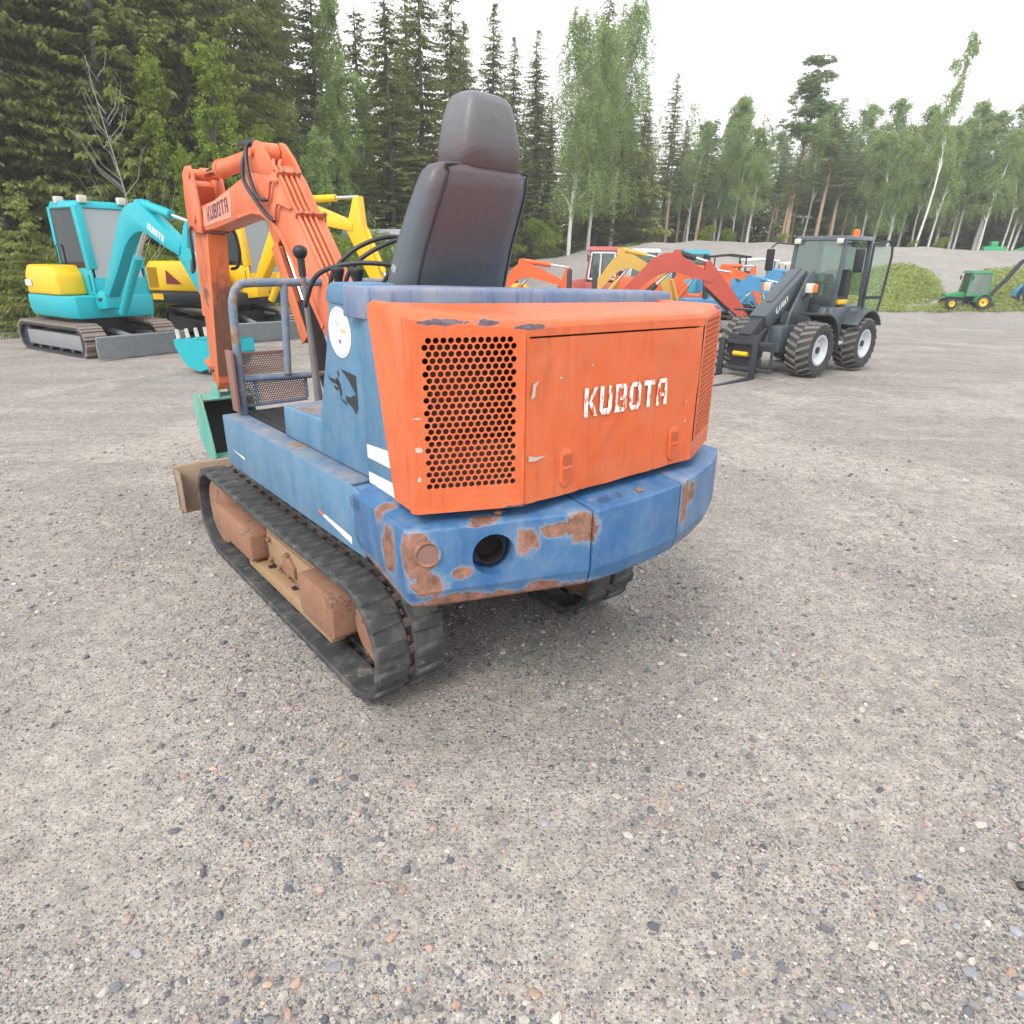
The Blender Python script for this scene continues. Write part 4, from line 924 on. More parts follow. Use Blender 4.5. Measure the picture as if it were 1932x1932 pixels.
# loose stones on the yard
def stone_mat():
    k = NT('loose stones'); a = k.n('VertexColor', layer_name='stone'); co = k.co()
    c = k.mix(.35, a.outputs[0], k.mix(k.noise(co, 260, 3), (.1, .1, .1), (.9, .9, .9)), 'OVERLAY')
    return k.done(k.bsdf(c, .8, 0.0, None, .3))
M['stone'] = stone_mat()
PAL = np.array([(.115, .122, .14), (.17, .175, .195), (.23, .23, .235), (.26, .25, .25), (.34, .315, .29), (.42, .385, .34), (.50, .46, .41), (.46, .32, .25), (.40, .30, .25), (.30, .31, .33), (.62, .60, .57)])
PW_ = np.array([.09, .12, .12, .14, .16, .15, .07, .06, .04, .05, .006])
def stones(n, smin, smax, rmax, shape, seed):
    g = np.random.default_rng(seed)
    th = g.uniform(-R(62), R(62), n); r = .55 + (rmax - .55) * g.random(n) ** 1.35
    x, y = r * np.sin(th), r * np.cos(th)
    # clustered: keep with a smooth pattern
    pat = np.sin(x * 1.9 + 2.2 * np.sin(y * 1.1)) * np.sin(y * 2.3 + 1.7 * np.sin(x * 1.4)) + .6 * np.sin(x * 4.7 + y * 3.1)
    rr_ = np.hypot(x + .05, y - 2.95); lane = np.exp(-((rr_ - 1.75) / .38) ** 2)
    keep = g.random(n) < np.clip(.48 + .55 * pat, .05, 1) * (1 - .75 * lane)
    x, y = x[keep], y[keep]; n = len(x)
    s = smin * (smax / smin) ** (g.random(n) ** 3.0)
    if shape == 20:
        p = (1 + 5 ** .5) / 2
        V = np.array([(-1, p, 0), (1, p, 0), (-1, -p, 0), (1, -p, 0), (0, -1, p), (0, 1, p), (0, -1, -p), (0, 1, -p), (p, 0, -1), (p, 0, 1), (-p, 0, -1), (-p, 0, 1)], float); V /= np.linalg.norm(V[0])
        Fc = np.array([(0, 11, 5), (0, 5, 1), (0, 1, 7), (0, 7, 10), (0, 10, 11), (1, 5, 9), (5, 11, 4), (11, 10, 2), (10, 7, 6), (7, 1, 8), (3, 9, 4), (3, 4, 2), (3, 2, 6), (3, 6, 8), (3, 8, 9), (4, 9, 5), (2, 4, 11), (6, 2, 10), (8, 6, 7), (9, 8, 1)])
    else:
        V = np.array([(1, 0, 0), (0, 1, 0), (-1, 0, 0), (0, -1, 0), (.1, .1, 1), (0, 0, -1)], float)
        Fc = np.array([(0, 1, 4), (1, 2, 4), (2, 3, 4), (3, 0, 4), (1, 0, 5), (2, 1, 5), (3, 2, 5), (0, 3, 5)])
    nv = len(V)
    P = V[None] * (1 + g.uniform(-.28, .28, (n, nv, 1)))
    P = P * (s[:, None] * np.stack([g.uniform(.8, 1.35, n), g.uniform(.6, 1.0, n), g.uniform(.4, .75, n)], 1))[:, None, :] * .5
    a = g.uniform(0, 2 * np.pi, n); ca, sa = np.cos(a)[:, None], np.sin(a)[:, None]
    Q = np.stack([P[..., 0] * ca - P[..., 1] * sa, P[..., 0] * sa + P[..., 1] * ca, P[..., 2]], -1)
    Q += np.stack([x, y, gz(x, y) + s * .10], -1)[:, None, :]
    F_ = (Fc[None] + (np.arange(n) * nv)[:, None, None]).reshape(-1, 3)
    o = nmesh('gravel_stones', Q.reshape(-1, 3), F_, M['stone'], False)
    ca_ = o.data.color_attributes.new('stone', 'FLOAT_COLOR', 'POINT')
    c = PAL[g.choice(len(PAL), n, p=PW_ / PW_.sum())] * g.uniform(.70, 1.02, (n, 1))
    c4 = np.concatenate([np.repeat(c, nv, 0), np.ones((n * nv, 1))], 1)
    ca_.data.foreach_set('color', c4.astype(np.float32).ravel())
    o['kind'] = 'stuff'
    return o
stones(40000, .010, .034, 7.0, 20, 3)
stones(270000, .006, .015, 5.6, 8, 4)
# ------------------------------------------------------------------ trees and shrubs
def leaf_mat(name, c0, c1, trans=.35, rough=.6, clump=.8):
    k = NT(name); g = k.n('NewGeometry'); co = k.co(); oi = k.n('ObjectInfo')
    n = k.noise(co, clump, 4, .6)
    t = k.math('ADD', k.math('MULTIPLY', g.outputs['Random Per Island'], .45), k.math('MULTIPLY', k.rng(n, .3, .7), .55))
    c = k.mix(t, c0, c1)
    c = k.mix(k.math('MULTIPLY', oi.outputs['Random'], .35), c, sc(c0, 1.5))
    d = k.n('BsdfDiffuse'); k.put(d.inputs[0], c)
    tr = k.n('BsdfTranslucent'); k.put(tr.inputs[0], k.mix(.5, c, c1))
    m = k.n('MixShader'); m.inputs[0].default_value = trans; k.t.links.new(d.outputs[0], m.inputs[1]); k.t.links.new(tr.outputs[0], m.inputs[2])
    return k.done(m.outputs[0])
M['spruce'] = leaf_mat('spruce needles', (.105, .125, .038), (.30, .325, .10), .4)
M['spruce2'] = leaf_mat('spruce needles with pale shoots', (.12, .145, .042), (.33, .365, .11), .4)
M['pine'] = leaf_mat('pine needles', (.13, .18, .07), (.29, .36, .145), .4)
M['birch'] = leaf_mat('birch leaves', (.19, .275, .09), (.39, .47, .19), .45)
M['lime'] = leaf_mat('bright young leaves', (.125, .19, .03), (.34, .42, .08), .4)
M['weed'] = leaf_mat('weeds', (.24, .29, .09), (.46, .50, .19), .4)
def bark(name, c0, c1, zs=1.0, marks=0.0):
    k = NT(name); co = k.co(); n = k.noise(k.mapv(co, (6, 6, 1.5 * zs)), 3, 5, .65)
    c = k.mix(n, c0, c1)
    if marks:
        m = k.noise(k.mapv(co, (1.5, 1.5, 14)), 2.2, 4, .6); c = k.mix(k.rng(m, .60, .66, 0, marks), c, (.05, .05, .05))
    return k.done(k.bsdf(c, .9, 0.0, k.bump(n, .5, .02), .2))
M['bark_s'] = bark('spruce bark', (.09, .075, .065), (.19, .16, .14))
M['bark_p'] = bark('pine bark', (.30, .20, .135), (.44, .31, .22))
M['bark_pd'] = bark('grey pine bark', (.21, .16, .13), (.36, .28, .22))
M['bark_g'] = bark('grey bark', (.24, .22, .20), (.36, .34, .31))
M['bark_b'] = bark('white birch bark', (.52, .50, .46), (.74, .72, .68), 1, .8)
def quads(c, d, up, ln, wd):
    """kite-shaped leaves: centres c, directions d, face normals up"""
    d = d / np.linalg.norm(d, axis=1, keepdims=True); s = np.cross(d, up); s /= (np.linalg.norm(s, axis=1, keepdims=True) + 1e-9)
    ln = ln[:, None]; wd = wd[:, None]
    return np.stack([c, c + d * ln * .45 + s * wd * .5, c + d * ln, c + d * ln * .45 - s * wd * .5], 1)
def foliage(name, Q, mat, parent):
    n = len(Q); f = np.arange(n * 4).reshape(n, 4)
    return nmesh(name, Q.reshape(-1, 3), f, mat, False, parent)
def rv(g, n): v = g.normal(size=(n, 3)); return v / np.linalg.norm(v, axis=1, keepdims=True)
def trunk_mb(h, r0, r1, lean=0.0, wob=.08, seed=0, n=8, seg=9):
    g = random.Random(seed); pts, rad = [], []
    for i in range(seg + 1):
        t = i / seg; pts.append((wob * math.sin(t * 5 + seed) * t + lean * h * t, wob * math.cos(t * 4 + seed * 2) * t, h * t - (.3 if i == 0 else 0))); rad.append(r0 * (1 - t) + r1 * t)
    m = MB(); m.tube(pts, rad, n); return m, pts
def proto(name): o = bpy.data.objects.new(name, None); return o      # not linked: only its copies are
PROTO = {}
def spruce(key, h, rb, low, seed, mat='spruce', dens=1.0, droop=.35, fine=1.0, nm='spruce_tree', barkm='bark_s', hangk=1.0):
    g = np.random.default_rng(seed); root = proto(nm)
    tm, _ = trunk_mb(h, .0095 * h, .01, seed=seed, wob=.05); tr = tm.build('trunk', M[barkm], root)
    C_, D_, U_, L_, W_ = [], [], [], [], []
    br = MB()
    z = low
    while z < h - .15:
        f = 1 - (z - low) / (h - low)
        nb = int(g.integers(7, 10)) if f > .12 else 5
        for b in range(nb):
            az = g.uniform(0, 2 * np.pi); L = rb * (f ** .82) * g.uniform(.62, 1.12) + .12
            st = max(3, int(L / (.085 / fine)))
            t = np.linspace(.10, 1, st)
            dr = droop * g.uniform(.7, 1.3) * (.4 + .6 * f)
            rr = L * t; zz = z + g.uniform(-.1, .1) + L * (.12 * t - dr * 1.2 * t ** 2 + dr * .55 * t ** 4)
            dx, dy = np.cos(az), np.sin(az)
            c = np.stack([dx * rr, dy * rr, zz], 1)
            if L > .8 and b % 2 == 0: br.tube([c[0], c[st // 2], c[-1]], [.018, .012, .004], 3, cap=False)
            tang = np.gradient(c, axis=0)
            side = np.cross(tang, [0, 0, 1.]); side /= (np.linalg.norm(side, axis=1, keepdims=True) + 1e-9)
            tang = tang / (np.linalg.norm(tang, axis=1, keepdims=True) + 1e-9)
            for s_ in (-1, 1, 0):
                k = st
                hang = g.uniform(.25, 1.5, (k, 1)) * hangk
                d = tang * (.75 if s_ else 1.0) + side * s_ * g.uniform(.6, 1.0, (k, 1)) - np.array([0, 0, 1]) * hang + g.normal(size=(k, 3)) * .16
                C_.append(c + g.normal(size=(k, 3)) * .025); D_.append(d); U_.append(np.array([[0, 0, 1.]]) + g.normal(size=(k, 3)) * .55)
                L_.append(g.uniform(.16, .34, k) * (1 - .35 * t) * (1 if s_ else .9) * (.75 + .5 * f)); W_.append(g.uniform(.045, .10, k))
        z += (.27 + .12 * g.random()) / dens * (.75 + .5 * f)
    # leading shoot
    Q = quads(np.concatenate(C_), np.concatenate(D_), np.concatenate(U_), np.concatenate(L_), np.concatenate(W_))
    foliage('crown', Q, M[mat], root)
    if br.v: br.build('branches', M['bark_s'], root, smooth=0)
    PROTO[key] = (root, h); return root
def clumpy(key, nm, h, trunk_mat, leaf, crowns, r0, seed, n_leaf, ls, limbs=10, hang=.4, low=.3, wob=.25, twigs=True):
    """broadleaf or pine: crowns = list of (z fraction, radius, vertical radius, share, outward)"""
    g = np.random.default_rng(seed); root = proto(nm); rnd = random.Random(seed)
    tm, pts = trunk_mb(h * .97, r0, .015, seed=seed, wob=wob); tm.build('trunk', M[trunk_mat], root)
    def at(t): i = min(int(t * 9), 8); q = t * 9 - i; a, b = pts[i], pts[i + 1]; return np.array([a[0] + (b[0] - a[0]) * q, a[1] + (b[1] - a[1]) * q, a[2] + (b[2] - a[2]) * q])
    C_, D_, L_ = [], [], []
    lm = MB()
    for zf, rad, rz, share, outw in crowns:
        az = g.uniform(0, 2 * np.pi); base = at(max(.05, zf - .06 * (1 + outw)))
        ctr = at(zf) + np.array([np.cos(az), np.sin(az), 0]) * rad * outw
        lm.tube([tuple(base), tuple((base + ctr) / 2 + np.array([0, 0, .15])), tuple(ctr)], [.012 * h * (1 - zf) + .012, .02 * (1 - zf) + .008, .006], 4, cap=False)
        n = int(n_leaf * share); m = max(6, n // 34)
        # twig ends spread on and in the clump, leaves hang along each twig
        dv = rv(g, m); rr = g.random((m, 1)) ** .42
        tip = ctr + dv * rr * np.array([rad, rad, rz])
        k = 34
        along = np.repeat(tip, k, 0); fall = g.random((m * k, 1))
        out = np.repeat(dv * np.array([1, 1, .2]), k, 0)
        along = along + out * (fall - .5) * .35 * rad * .6 - np.array([0, 0, 1]) * fall * hang * rad + g.normal(size=(m * k, 3)) * np.array([.07, .07, .05]) * (.6 + rad * .4)
        C_.append(along); D_.append(g.normal(size=(m * k, 3)) * .8 - np.array([0, 0, .7 if hang > .2 else -.5])); L_.append(g.uniform(.7, 1.3, m * k) * ls)
    C_ = np.concatenate(C_); D_ = np.concatenate(D_); L_ = np.concatenate(L_)
    Q = quads(C_, D_, rv(g, len(C_)), L_, L_ * (.62 if leaf != 'pine' else .42))
    foliage('crown', Q, M[leaf], root)
    lm.build('limbs', M[trunk_mat], root, smooth=0)
    PROTO[key] = (root, h); return root
spruce('s1', 20, 2.6, .3, 1, fine=1.0); spruce('s2', 18, 2.2, .2, 2, mat='spruce2', droop=.28); spruce('s3', 17, 1.75, .8, 3, dens=1.15)
spruce('s4', 5.0, 1.35, .05, 4, mat='spruce2', droop=.12, fine=1.25); spruce('s5', 15, 1.25, 4.5, 5, dens=.95, fine=.9)
spruce('p4', 14, 1.25, 6.0, 6, mat='pine', droop=-.05, fine=.9, nm='pine_tree', barkm='bark_p', hangk=-.2); spruce('p5', 13, 1.05, 7.0, 7, mat='pine', droop=.05, fine=.9, nm='pine_tree', barkm='bark_pd', hangk=.2)
gR = np.random.default_rng(5)
def ring(zs, r, rz, n, tot):
    out = []
    for z in zs:
        for i in range(n): out.append((z + gR.uniform(-.04, .04), r(z) * gR.uniform(.75, 1.2), rz(z), tot / (len(zs) * n), gR.uniform(.2, 1.0)))
    return out
clumpy('b1', 'birch_tree', 16, 'bark_b', 'birch', ring(np.linspace(.28, .97, 11), lambda z: 1.5 * (1.05 - z) ** .5 + .15, lambda z: .9, 3, 1), .13, 21, 30000, .115, hang=1.1)
clumpy('b2', 'birch_tree', 14, 'bark_b', 'birch', ring(np.linspace(.42, .98, 8), lambda z: 1.15 * (1.08 - z) ** .5 + .1, lambda z: .75, 3, 1), .10, 22, 17000, .115, hang=1.0)
clumpy('b3', 'birch_tree', 15, 'bark_b', 'birch', ring(np.linspace(.50, .99, 8), lambda z: .95 * (1.1 - z) ** .4 + .05, lambda z: .7, 2, 1), .10, 23, 9500, .115, hang=.9, wob=.5)
clumpy('sap', 'birch_sapling', 7, 'bark_s', 'birch', ring(np.linspace(.3, .97, 8), lambda z: .75 * (1.08 - z) ** .5 + .1, lambda z: .5, 3, 1), .05, 24, 12000, .085, hang=.6)
clumpy('lime1', 'young_aspen', 9, 'bark_s', 'lime', ring(np.linspace(.1, .96, 10), lambda z: .95 * (1.06 - z) ** .5 + .15, lambda z: .55, 3, 1), .07, 25, 17000, .10, hang=.25)
clumpy('p1', 'pine_tree', 16, 'bark_p', 'pine', ring(np.linspace(.62, .98, 7), lambda z: 1.35 * (1.1 - z) ** .45, lambda z: .42, 4, 1), .17, 26, 26000, .13, hang=.08)
clumpy('p2', 'pine_tree', 14, 'bark_pd', 'pine', ring(np.linspace(.55, .98, 7), lambda z: .95 * (1.1 - z) ** .45, lambda z: .45, 3, 1), .10, 27, 15000, .13, hang=.1, wob=.4)
clumpy('p3', 'pine_tree', 13, 'bark_p', 'pine', ring(np.linspace(.6, .97, 6), lambda z: .85 * (1.1 - z) ** .45, lambda z: .4, 3, 1), .085, 28, 11000, .13, hang=.1, wob=.3)
clumpy('bush', 'leafy_bush', 2.0, 'bark_s', 'lime', ring(np.linspace(.25, .9, 4), lambda z: .55, lambda z: .4, 4, 1), .02, 29, 9000, .065, hang=.2)
def bare_tree():
    root = proto('bare_tree'); m, pts = trunk_mb(6.0, .030, .005, wob=.12, seed=3); m.build('trunk', M['bark_g'], root)
    l = MB(); g = random.Random(9)
    for i in range(26):
        t = g.uniform(.15, .95); z = 6 * t; a = g.uniform(0, 6.28); L = (1.05 - t) * 1.7 * g.uniform(.6, 1.1) + .2
        p0 = Vector((0, 0, z)); p1 = p0 + Vector((math.cos(a), math.sin(a), 1.0)) * L * .45; p2 = p0 + Vector((math.cos(a) * .9, math.sin(a) * .9, 1.5)) * L * .85
        l.tube([p0, p1, p2], [.009, .006, .002], 4, cap=False)
        for q in range(2):
            b = p1.lerp(p2, g.random()); l.tube([b, b + Vector((g.uniform(-.3, .3), g.uniform(-.3, .3), .3)) * L * .7], [.003, .0015], 3, cap=False)
    l.build('branches', M['bark_g'], root, smooth=0)
    PROTO['bare'] = (root, 6.0)
bare_tree()
for k_, (r_, h_) in PROTO.items():      # prototypes were only moulds for the copies
    for ch in r_.children:
        if ch.name in COL.objects: COL.objects.unlink(ch)
TLAB = {}
def tree(key, px, D, label, cat, group, top=None, h=None, lean=0.0, wide=1.0, base=None):
    root, ph = PROTO[key]
    x = on_y(px, 480, D).x; z = float(tz(x, D)) if base is None else base
    hh = h if top is None else (on_y(px, top, D).z - z)
    s = hh / ph
    c = bpy.data.objects.new(root.name, None); COL.objects.link(c); c.empty_display_size = .3
    c.location = (x, D, z); c.rotation_euler = (0, lean, random.uniform(0, 6.28)) if False else (0, 0, 0)
    m = Matrix.Rotation(lean, 4, 'Y') @ Matrix.Rotation(random.uniform(0, 6.28), 4, 'Z')
    c.rotation_euler = m.to_euler(); c.scale = (s * wide, s * wide, s)
    c['label'] = label; c['category'] = cat
    if group: c['group'] = group
    for ch in root.children:
        o = ch.copy(); COL.objects.link(o); o.parent = c
        if not ch.name.startswith('trunk'): o['kind'] = 'stuff'
    return c
LS = 'tall dark spruce with branches to the ground behind the teal excavator'
GS = 'spruces at the near forest edge'
for px, D, h, key, wd in ((-250, 18.5, 19, 's2', 1.1), (-340, 19, 20, 's1', 1.1), (-440, 19.5, 19, 's3', 1.2), (-220, 24, 22, 's1', 1.1), (-330, 25, 22, 's2', 1.1), (-560, 20, 20, 's1', 1.1), (-150, 18.5, 19, 's1', 1.1), (-70, 17.8, 17, 's2', 1.1), (15, 18.6, 20, 's1', 1.05), (85, 19.6, 18, 's2', 1.0), (165, 20.5, 21, 's1', 1.0), (240, 20.0, 18, 's3', 1.2), (318, 21.0, 20, 's2', 1.1), (395, 21.6, 20, 's1', 1.0), (470, 22.6, 19, 's2', 1.0),
                            (-110, 23, 22, 's1', 1.1), (-20, 24, 22, 's3', 1.2), (60, 24.5, 23, 's1', 1), (130, 25.5, 22, 's2', 1), (205, 26, 23, 's1', 1), (275, 26, 22, 's3', 1.2), (350, 27, 23, 's1', 1), (430, 28, 22, 's2', 1), (515, 28, 20, 's3', 1.1),
                            (20, 31, 25, 's1', 1.1), (110, 32, 25, 's2', 1.1), (195, 33, 26, 's1', 1.1), (285, 33, 25, 's1', 1.1), (370, 34, 24, 's2', 1.1), (455, 35, 24, 's1', 1.1), (540, 36, 21, 's1', 1)):
    tree(key, px, D, LS, 'tree', GS, h=h, wide=wd, lean=R(random.uniform(-1, 2)))
LL = 'bright green young leafy tree among the dark spruces'
for px, D, h in ((325, 19.2, 6.4), (425, 19.6, 6.8), (520, 21, 5.0), (375, 18.6, 4.2), (-40, 18, 4.0)):
    tree('lime1', px, D, LL, 'tree', 'young leafy trees at the forest edge', h=h, lean=R(random.uniform(-2, 3)))
tree('s4', 55, 14.6, 'small pale green spruce beside the yellow tail of the teal excavator', 'tree', None, h=3.0)
for px, D, h in ((10, 15.4, 2.4), (-60, 15.5, 3.0), (130, 16.6, 2.2), (330, 17.5, 2.6)):
    tree('s4', px, D, 'low young spruce in the undergrowth of the forest edge', 'tree', 'young spruces in the undergrowth', h=h)
tree('bare', 268, 15.8, 'slender leafless tree with thin grey branches behind the teal excavator', 'tree', None, h=5.4, lean=R(-3))
# centre: mixed edge further back
for px, D, top, key, wd in ((615, 34, -70, 's3', 1.1), (565, 40, -60, 's5', 1.2), (690, 37, 10, 's5', 1.1), (742, 31, -60, 's1', .95), (800, 33, -120, 's1', .9), (775, 40, -40, 's2', 1), (850, 38, -35, 's3', 1.0), (872, 46, 40, 's3', 1), (925, 46, 4, 's3', .85), (962, 50, 68, 's3', .8), (893, 42, 160, 's2', 1), (1003, 52, 130, 's3', .7), (985, 44, 250, 's2', 1.0), (1030, 50, 180, 's3', .9), (1140, 52, 60, 's3', 1.0), (1120, 50, -20, 's3', 1.0), (1165, 56, 160, 's3', 1)):
    tree(key, px, D - 2, 'dark spruce in the forest beyond the headrest of the excavator seat', 'tree', 'spruces beyond the yard', top=top, wide=wd * 1.75, lean=R(1.0))
for px, D, top, key in ((655, 26, 120, 'sap'), (610, 22.5, 250, 'sap'), (640, 30, -20, 'b2'), (520, 30, 20, 'b2'), (690, 33, 150, 'b2'), (575, 26, 200, 'sap')):
    tree(key, px, D, 'slender pale green birch in front of the dark spruces behind the yellow excavator', 'tree', 'birches at the forest edge', top=top, lean=R(1.0))
for px, D, h in ((600, 19.5, 2.2), (660, 20.5, 2.0), (560, 19, 2.4), (720, 22, 2.2), (230, 16.3, 1.9), (90, 15.6, 1.8), (300, 16.4, 1.5), (1030, 40, 2.0), (950, 38, 2.4), (820, 28, 2.2), (880, 31, 2.2), (760, 25, 2.0)):
    tree('bush', px, D, 'low leafy bush at the foot of the forest edge', 'bush', 'bushes along the forest edge', h=h, wide=1.25)
for px, D, top, key, ln in ((1072, 40.5, 20, 'b1', 2), (1108, 42, 40, 'b1', 3), (1150, 45, -10, 'b1', 2.5)):
    tree(key, px, D, 'big drooping birch with white trunk behind the red tractor cab', 'tree', 'big birches behind the red cab', top=top, lean=R(ln), wide=1.25)
for px, D, top, key, wd in ((1192, 52, 158, 's3', .85), (1242, 56, 130, 's5', .8), (1215, 47, 300, 's2', .9), (1268, 60, 225, 's3', 1), (1180, 48, 330, 's3', 1)):
    tree(key, px, D, 'spruce on the bank between the big birches and the pines', 'tree', 'spruces on the bank', top=top, wide=wd * 1.7, lean=R(2))
tree('p1', 1477, 48, 'tallest pine with orange upper trunk behind the dark loader', 'tree', None, top=108, lean=R(2.2), wide=1.75)
gP = random.Random(4)
px = 1262
while px < 1960:
    for row in range(3):
        D = (50, 57, 66)[row] + gP.uniform(-2.5, 2.5); x = px + gP.uniform(-12, 12)
        if px < 1570:
            key = gP.choice(('p4', 'b2', 'p5', 'b2', 'b1') if row else ('p4', 'p5', 'b2', 'p4', 'b3'))
            top = gP.uniform(215, 300) - (40 if gP.random() < .12 else 0)
        else:
            key = gP.choice(('b2', 'b3', 'b2', 'b1', 'p4'))
            top = gP.uniform(205, 275) - (35 if gP.random() < .15 else 0)
        lab = ('slim pine with bare lower trunk in the stand behind the bank', 'pines of the stand behind the bank') if key[0] == 'p' else ('slim birch with white trunk in the stand behind the bank', 'birches of the stand behind the bank')
        tree(key, x, D, lab[0], 'tree', lab[1], top=top + row * 12, lean=R(gP.uniform(.5, 5)), wide=gP.uniform(1.35, 1.8))
    px += gP.uniform(22, 32)
for px, top, key in ((1350, 178, 'b2'), (1555, 225, 'p4'), (1640, 180, 'b2'), (1690, 190, 'b2'), (1840, 190, 'b3'), (1905, 185, 'b3'), (1795, 225, 'b2'), (1600, 250, 'b1')):
    tree(key, px, 52, 'leafy birch rising above the stand behind the bank' if key[0] == 'b' else 'bushy pine rising above the stand behind the bank', 'tree', 'trees rising above the stand', top=top, lean=R(4), wide=1.5)
tree('b3', 1722, 46, 'tall leaning birch with thin crown, highest above the bank on the loader side', 'tree', None, top=62, lean=R(6))
for k in range(46):     # young growth that closes the view between the trunks
    px = gP.uniform(1180, 2000); D = gP.uniform(55, 78)
    tree(gP.choice(('s4', 's4', 's3')), px, D, 'young spruce in the shade under the tall trees behind the bank', 'tree', 'young spruces under the stand', h=gP.uniform(5, 10), wide=1.7)
for k in range(26):
    px = gP.uniform(-80, 1150); D = gP.uniform(38, 58)
    tree(gP.choice(('s4', 's1')), px, D, 'spruce deep inside the forest behind the first rows', 'tree', 'spruces deep in the forest', h=gP.uniform(6, 13), wide=1.5)
for k in range(7):
    px = gP.uniform(1230, 1960); D = gP.uniform(44.5, 47)
    tree('bush', px, D, 'low bush on the crest of the gravel bank', 'bush', 'bushes on the bank', h=gP.uniform(.5, 1.2), wide=1.2)
# weeds and grass on the slope and along the forest edge
def weeds(name, pts, hmin, hmax, per, seed, mat, wid=.05):
    g = np.random.default_rng(seed); P = np.asarray(pts); n = len(P) * per; hv = .35 + .65 * (np.sin(P[:, 0] * 2.1) * np.sin(P[:, 1] * 1.7 + 1) * .5 + .5)
    c = np.repeat(P, per, 0) + np.concatenate([g.normal(size=(n, 2)) * .12, np.zeros((n, 1))], 1)
    h = g.uniform(hmin, hmax, n) * np.repeat(hv, per); up = g.random(n)
    c[:, 2] += h * up * .8
    d = g.normal(size=(n, 3)) * .7 + np.array([0, 0, .8])
    Q = quads(c, d, rv(g, n), h * .35 + .05, np.full(n, wid) * g.uniform(.7, 1.4, n))
    o = foliage(name, Q, mat, None); o['kind'] = 'stuff'; return o
gW = np.random.default_rng(8)
def patch(poly_px, n):
    xs_ = [p[0] for p in poly_px]; ys_ = [p[1] for p in poly_px]; out = []
    def inside(x, y):
        c = False; j = len(poly_px) - 1
        for i in range(len(poly_px)):
            xi, yi = poly_px[i]; xj, yj = poly_px[j]
            if (yi > y) != (yj > y) and x < (xj - xi) * (y - yi) / (yj - yi) + xi: c = not c
            j = i
        return c
    while len(out) < n:
        x, y = gW.uniform(min(xs_), max(xs_)), gW.uniform(min(ys_), max(ys_))
        if inside(x, y): p = march(x, y); out.append((p.x, p.y, p.z))
    return out
weeds('weeds_on_bank', patch([(1560, 590), (1600, 520), (1650, 508), (1700, 500), (1745, 512), (1770, 535), (1775, 560), (1740, 574), (1640, 584)], 1700), .06, .26, 11, 1, M['weed'], .10)
weeds('weeds_on_bank', patch([(1830, 576), (1850, 520), (1865, 507), (1940, 505), (1990, 510), (1990, 582)], 900), .06, .24, 11, 2, M['weed'], .10)
weeds('grass_strip', patch([(1640, 589), (1960, 589), (1960, 578), (1640, 580)], 700), .08, .25, 8, 3, M['weed'], .06)
weeds('grass_strip', patch([(-80, 620), (0, 600), (40, 585), (110, 575), (40, 572), (-80, 575)], 900), .1, .5, 9, 4, M['weed'], .035)

# the wood behind, too deep to tell one tree from the next
def wood(x0, x1, y0, y1, n, seed, zfun, size=.42, trees=60):
    g = np.random.default_rng(seed); tx = g.uniform(x0, x1, trees); ty = g.uniform(y0, y1, trees)
    th = zfun(tx, ty) * g.uniform(.70, 1.08, trees); tr = g.uniform(1.3, 2.2, trees)
    i = g.integers(0, trees, n); t = g.random(n) ** 1.15
    r = tr[i] * ((1 - t) ** .8 * g.random(n) ** .5 + .04); a = g.uniform(0, 2 * np.pi, n)
    x = tx[i] + r * np.cos(a); y = ty[i] + r * np.sin(a); z = np.maximum(tz(x, y), -1) + th[i] * t - .25 * r
    c = np.stack([x, y, z], 1); L = g.uniform(.6, 1.4, n) * size * (1.1 - .55 * t)
    d = np.stack([np.cos(a), np.sin(a), np.full(n, -.55)], 1) + g.normal(size=(n, 3)) * .45
    Q = quads(c, d, rv(g, n) * .7 + np.array([0, -.3, .8]), L, L * .42)
    o = foliage('far_wood', Q, M['spruce2'], None); o['kind'] = 'stuff'; return o
wood(4, 75, 72, 84, 72000, 1, lambda x, y: 13.5 + 0 * x, trees=75)
wood(-44, 8, 56, 68, 56000, 2, lambda x, y: np.interp(x, [-40, -12, -6, 0, 8], [20, 15, 13, 12, 11.5]), trees=60)
wood(-48, -14, 40, 48, 26000, 3, lambda x, y: 17 + 0 * x, trees=26)
wood(8, 78, 62, 69, 26000, 4, lambda x, y: 6.0 + 0 * x, trees=60, size=.34)
# ------------------------------------------------------------------ the other machines
TEAL = (.0, .34, .40); YEL = (.80, .48, .0)
M['teal'] = paint('bright teal paint', (.0, .41, .48), .35, .06, dirt=.10, spec=.5, bumpy=.02)
M['yellow'] = paint('bright yellow paint', (.86, .52, .005), .35, .06, dirt=.10, spec=.5, bumpy=.02)
M['yellow_shade'] = plain('yellow louvre painted shade', (.50, .30, .01), .6)  # darkened copy of the hood yellow: painted shade for the vent slots
M['steel_shoe'] = paint('dusty steel track shoes', (.26, .21, .18), .7, .2, dirt=.6, dirt_col=(.36, .31, .27), bumpy=.2)
M['blade_steel'] = paint('grey blade steel', (.17, .19, .21), .55, .2, dirt=.5, dirt_col=(.33, .32, .31), bumpy=.1)
M['dark_steel'] = plain('dark grey steel', (.035, .038, .045), .55, var=.3)
M['grey_frame'] = plain('grey track frame', (.24, .25, .26), .6, var=.2)
M['glass'] = glass('cab glass', (.66, .74, .74))
M['glass_pale'] = veil_glass('cab glass with painted sky veil', (.72, .78, .78), (.46, .52, .53), .55)  # pale sky reflection put into the pane as diffuse colour
M['glass_dark'] = glass('dark cab glass', (.22, .33, .31))
M['glass_green'] = veil_glass('green tinted cab glass', (.66, .80, .73), (.42, .50, .46), .14)
M['lamp'] = plain('lamp housing', (.60, .58, .50), .35, var=.1)
M['white_paint'] = plain('white paint', (.74, .74, .72), .5, var=.06)
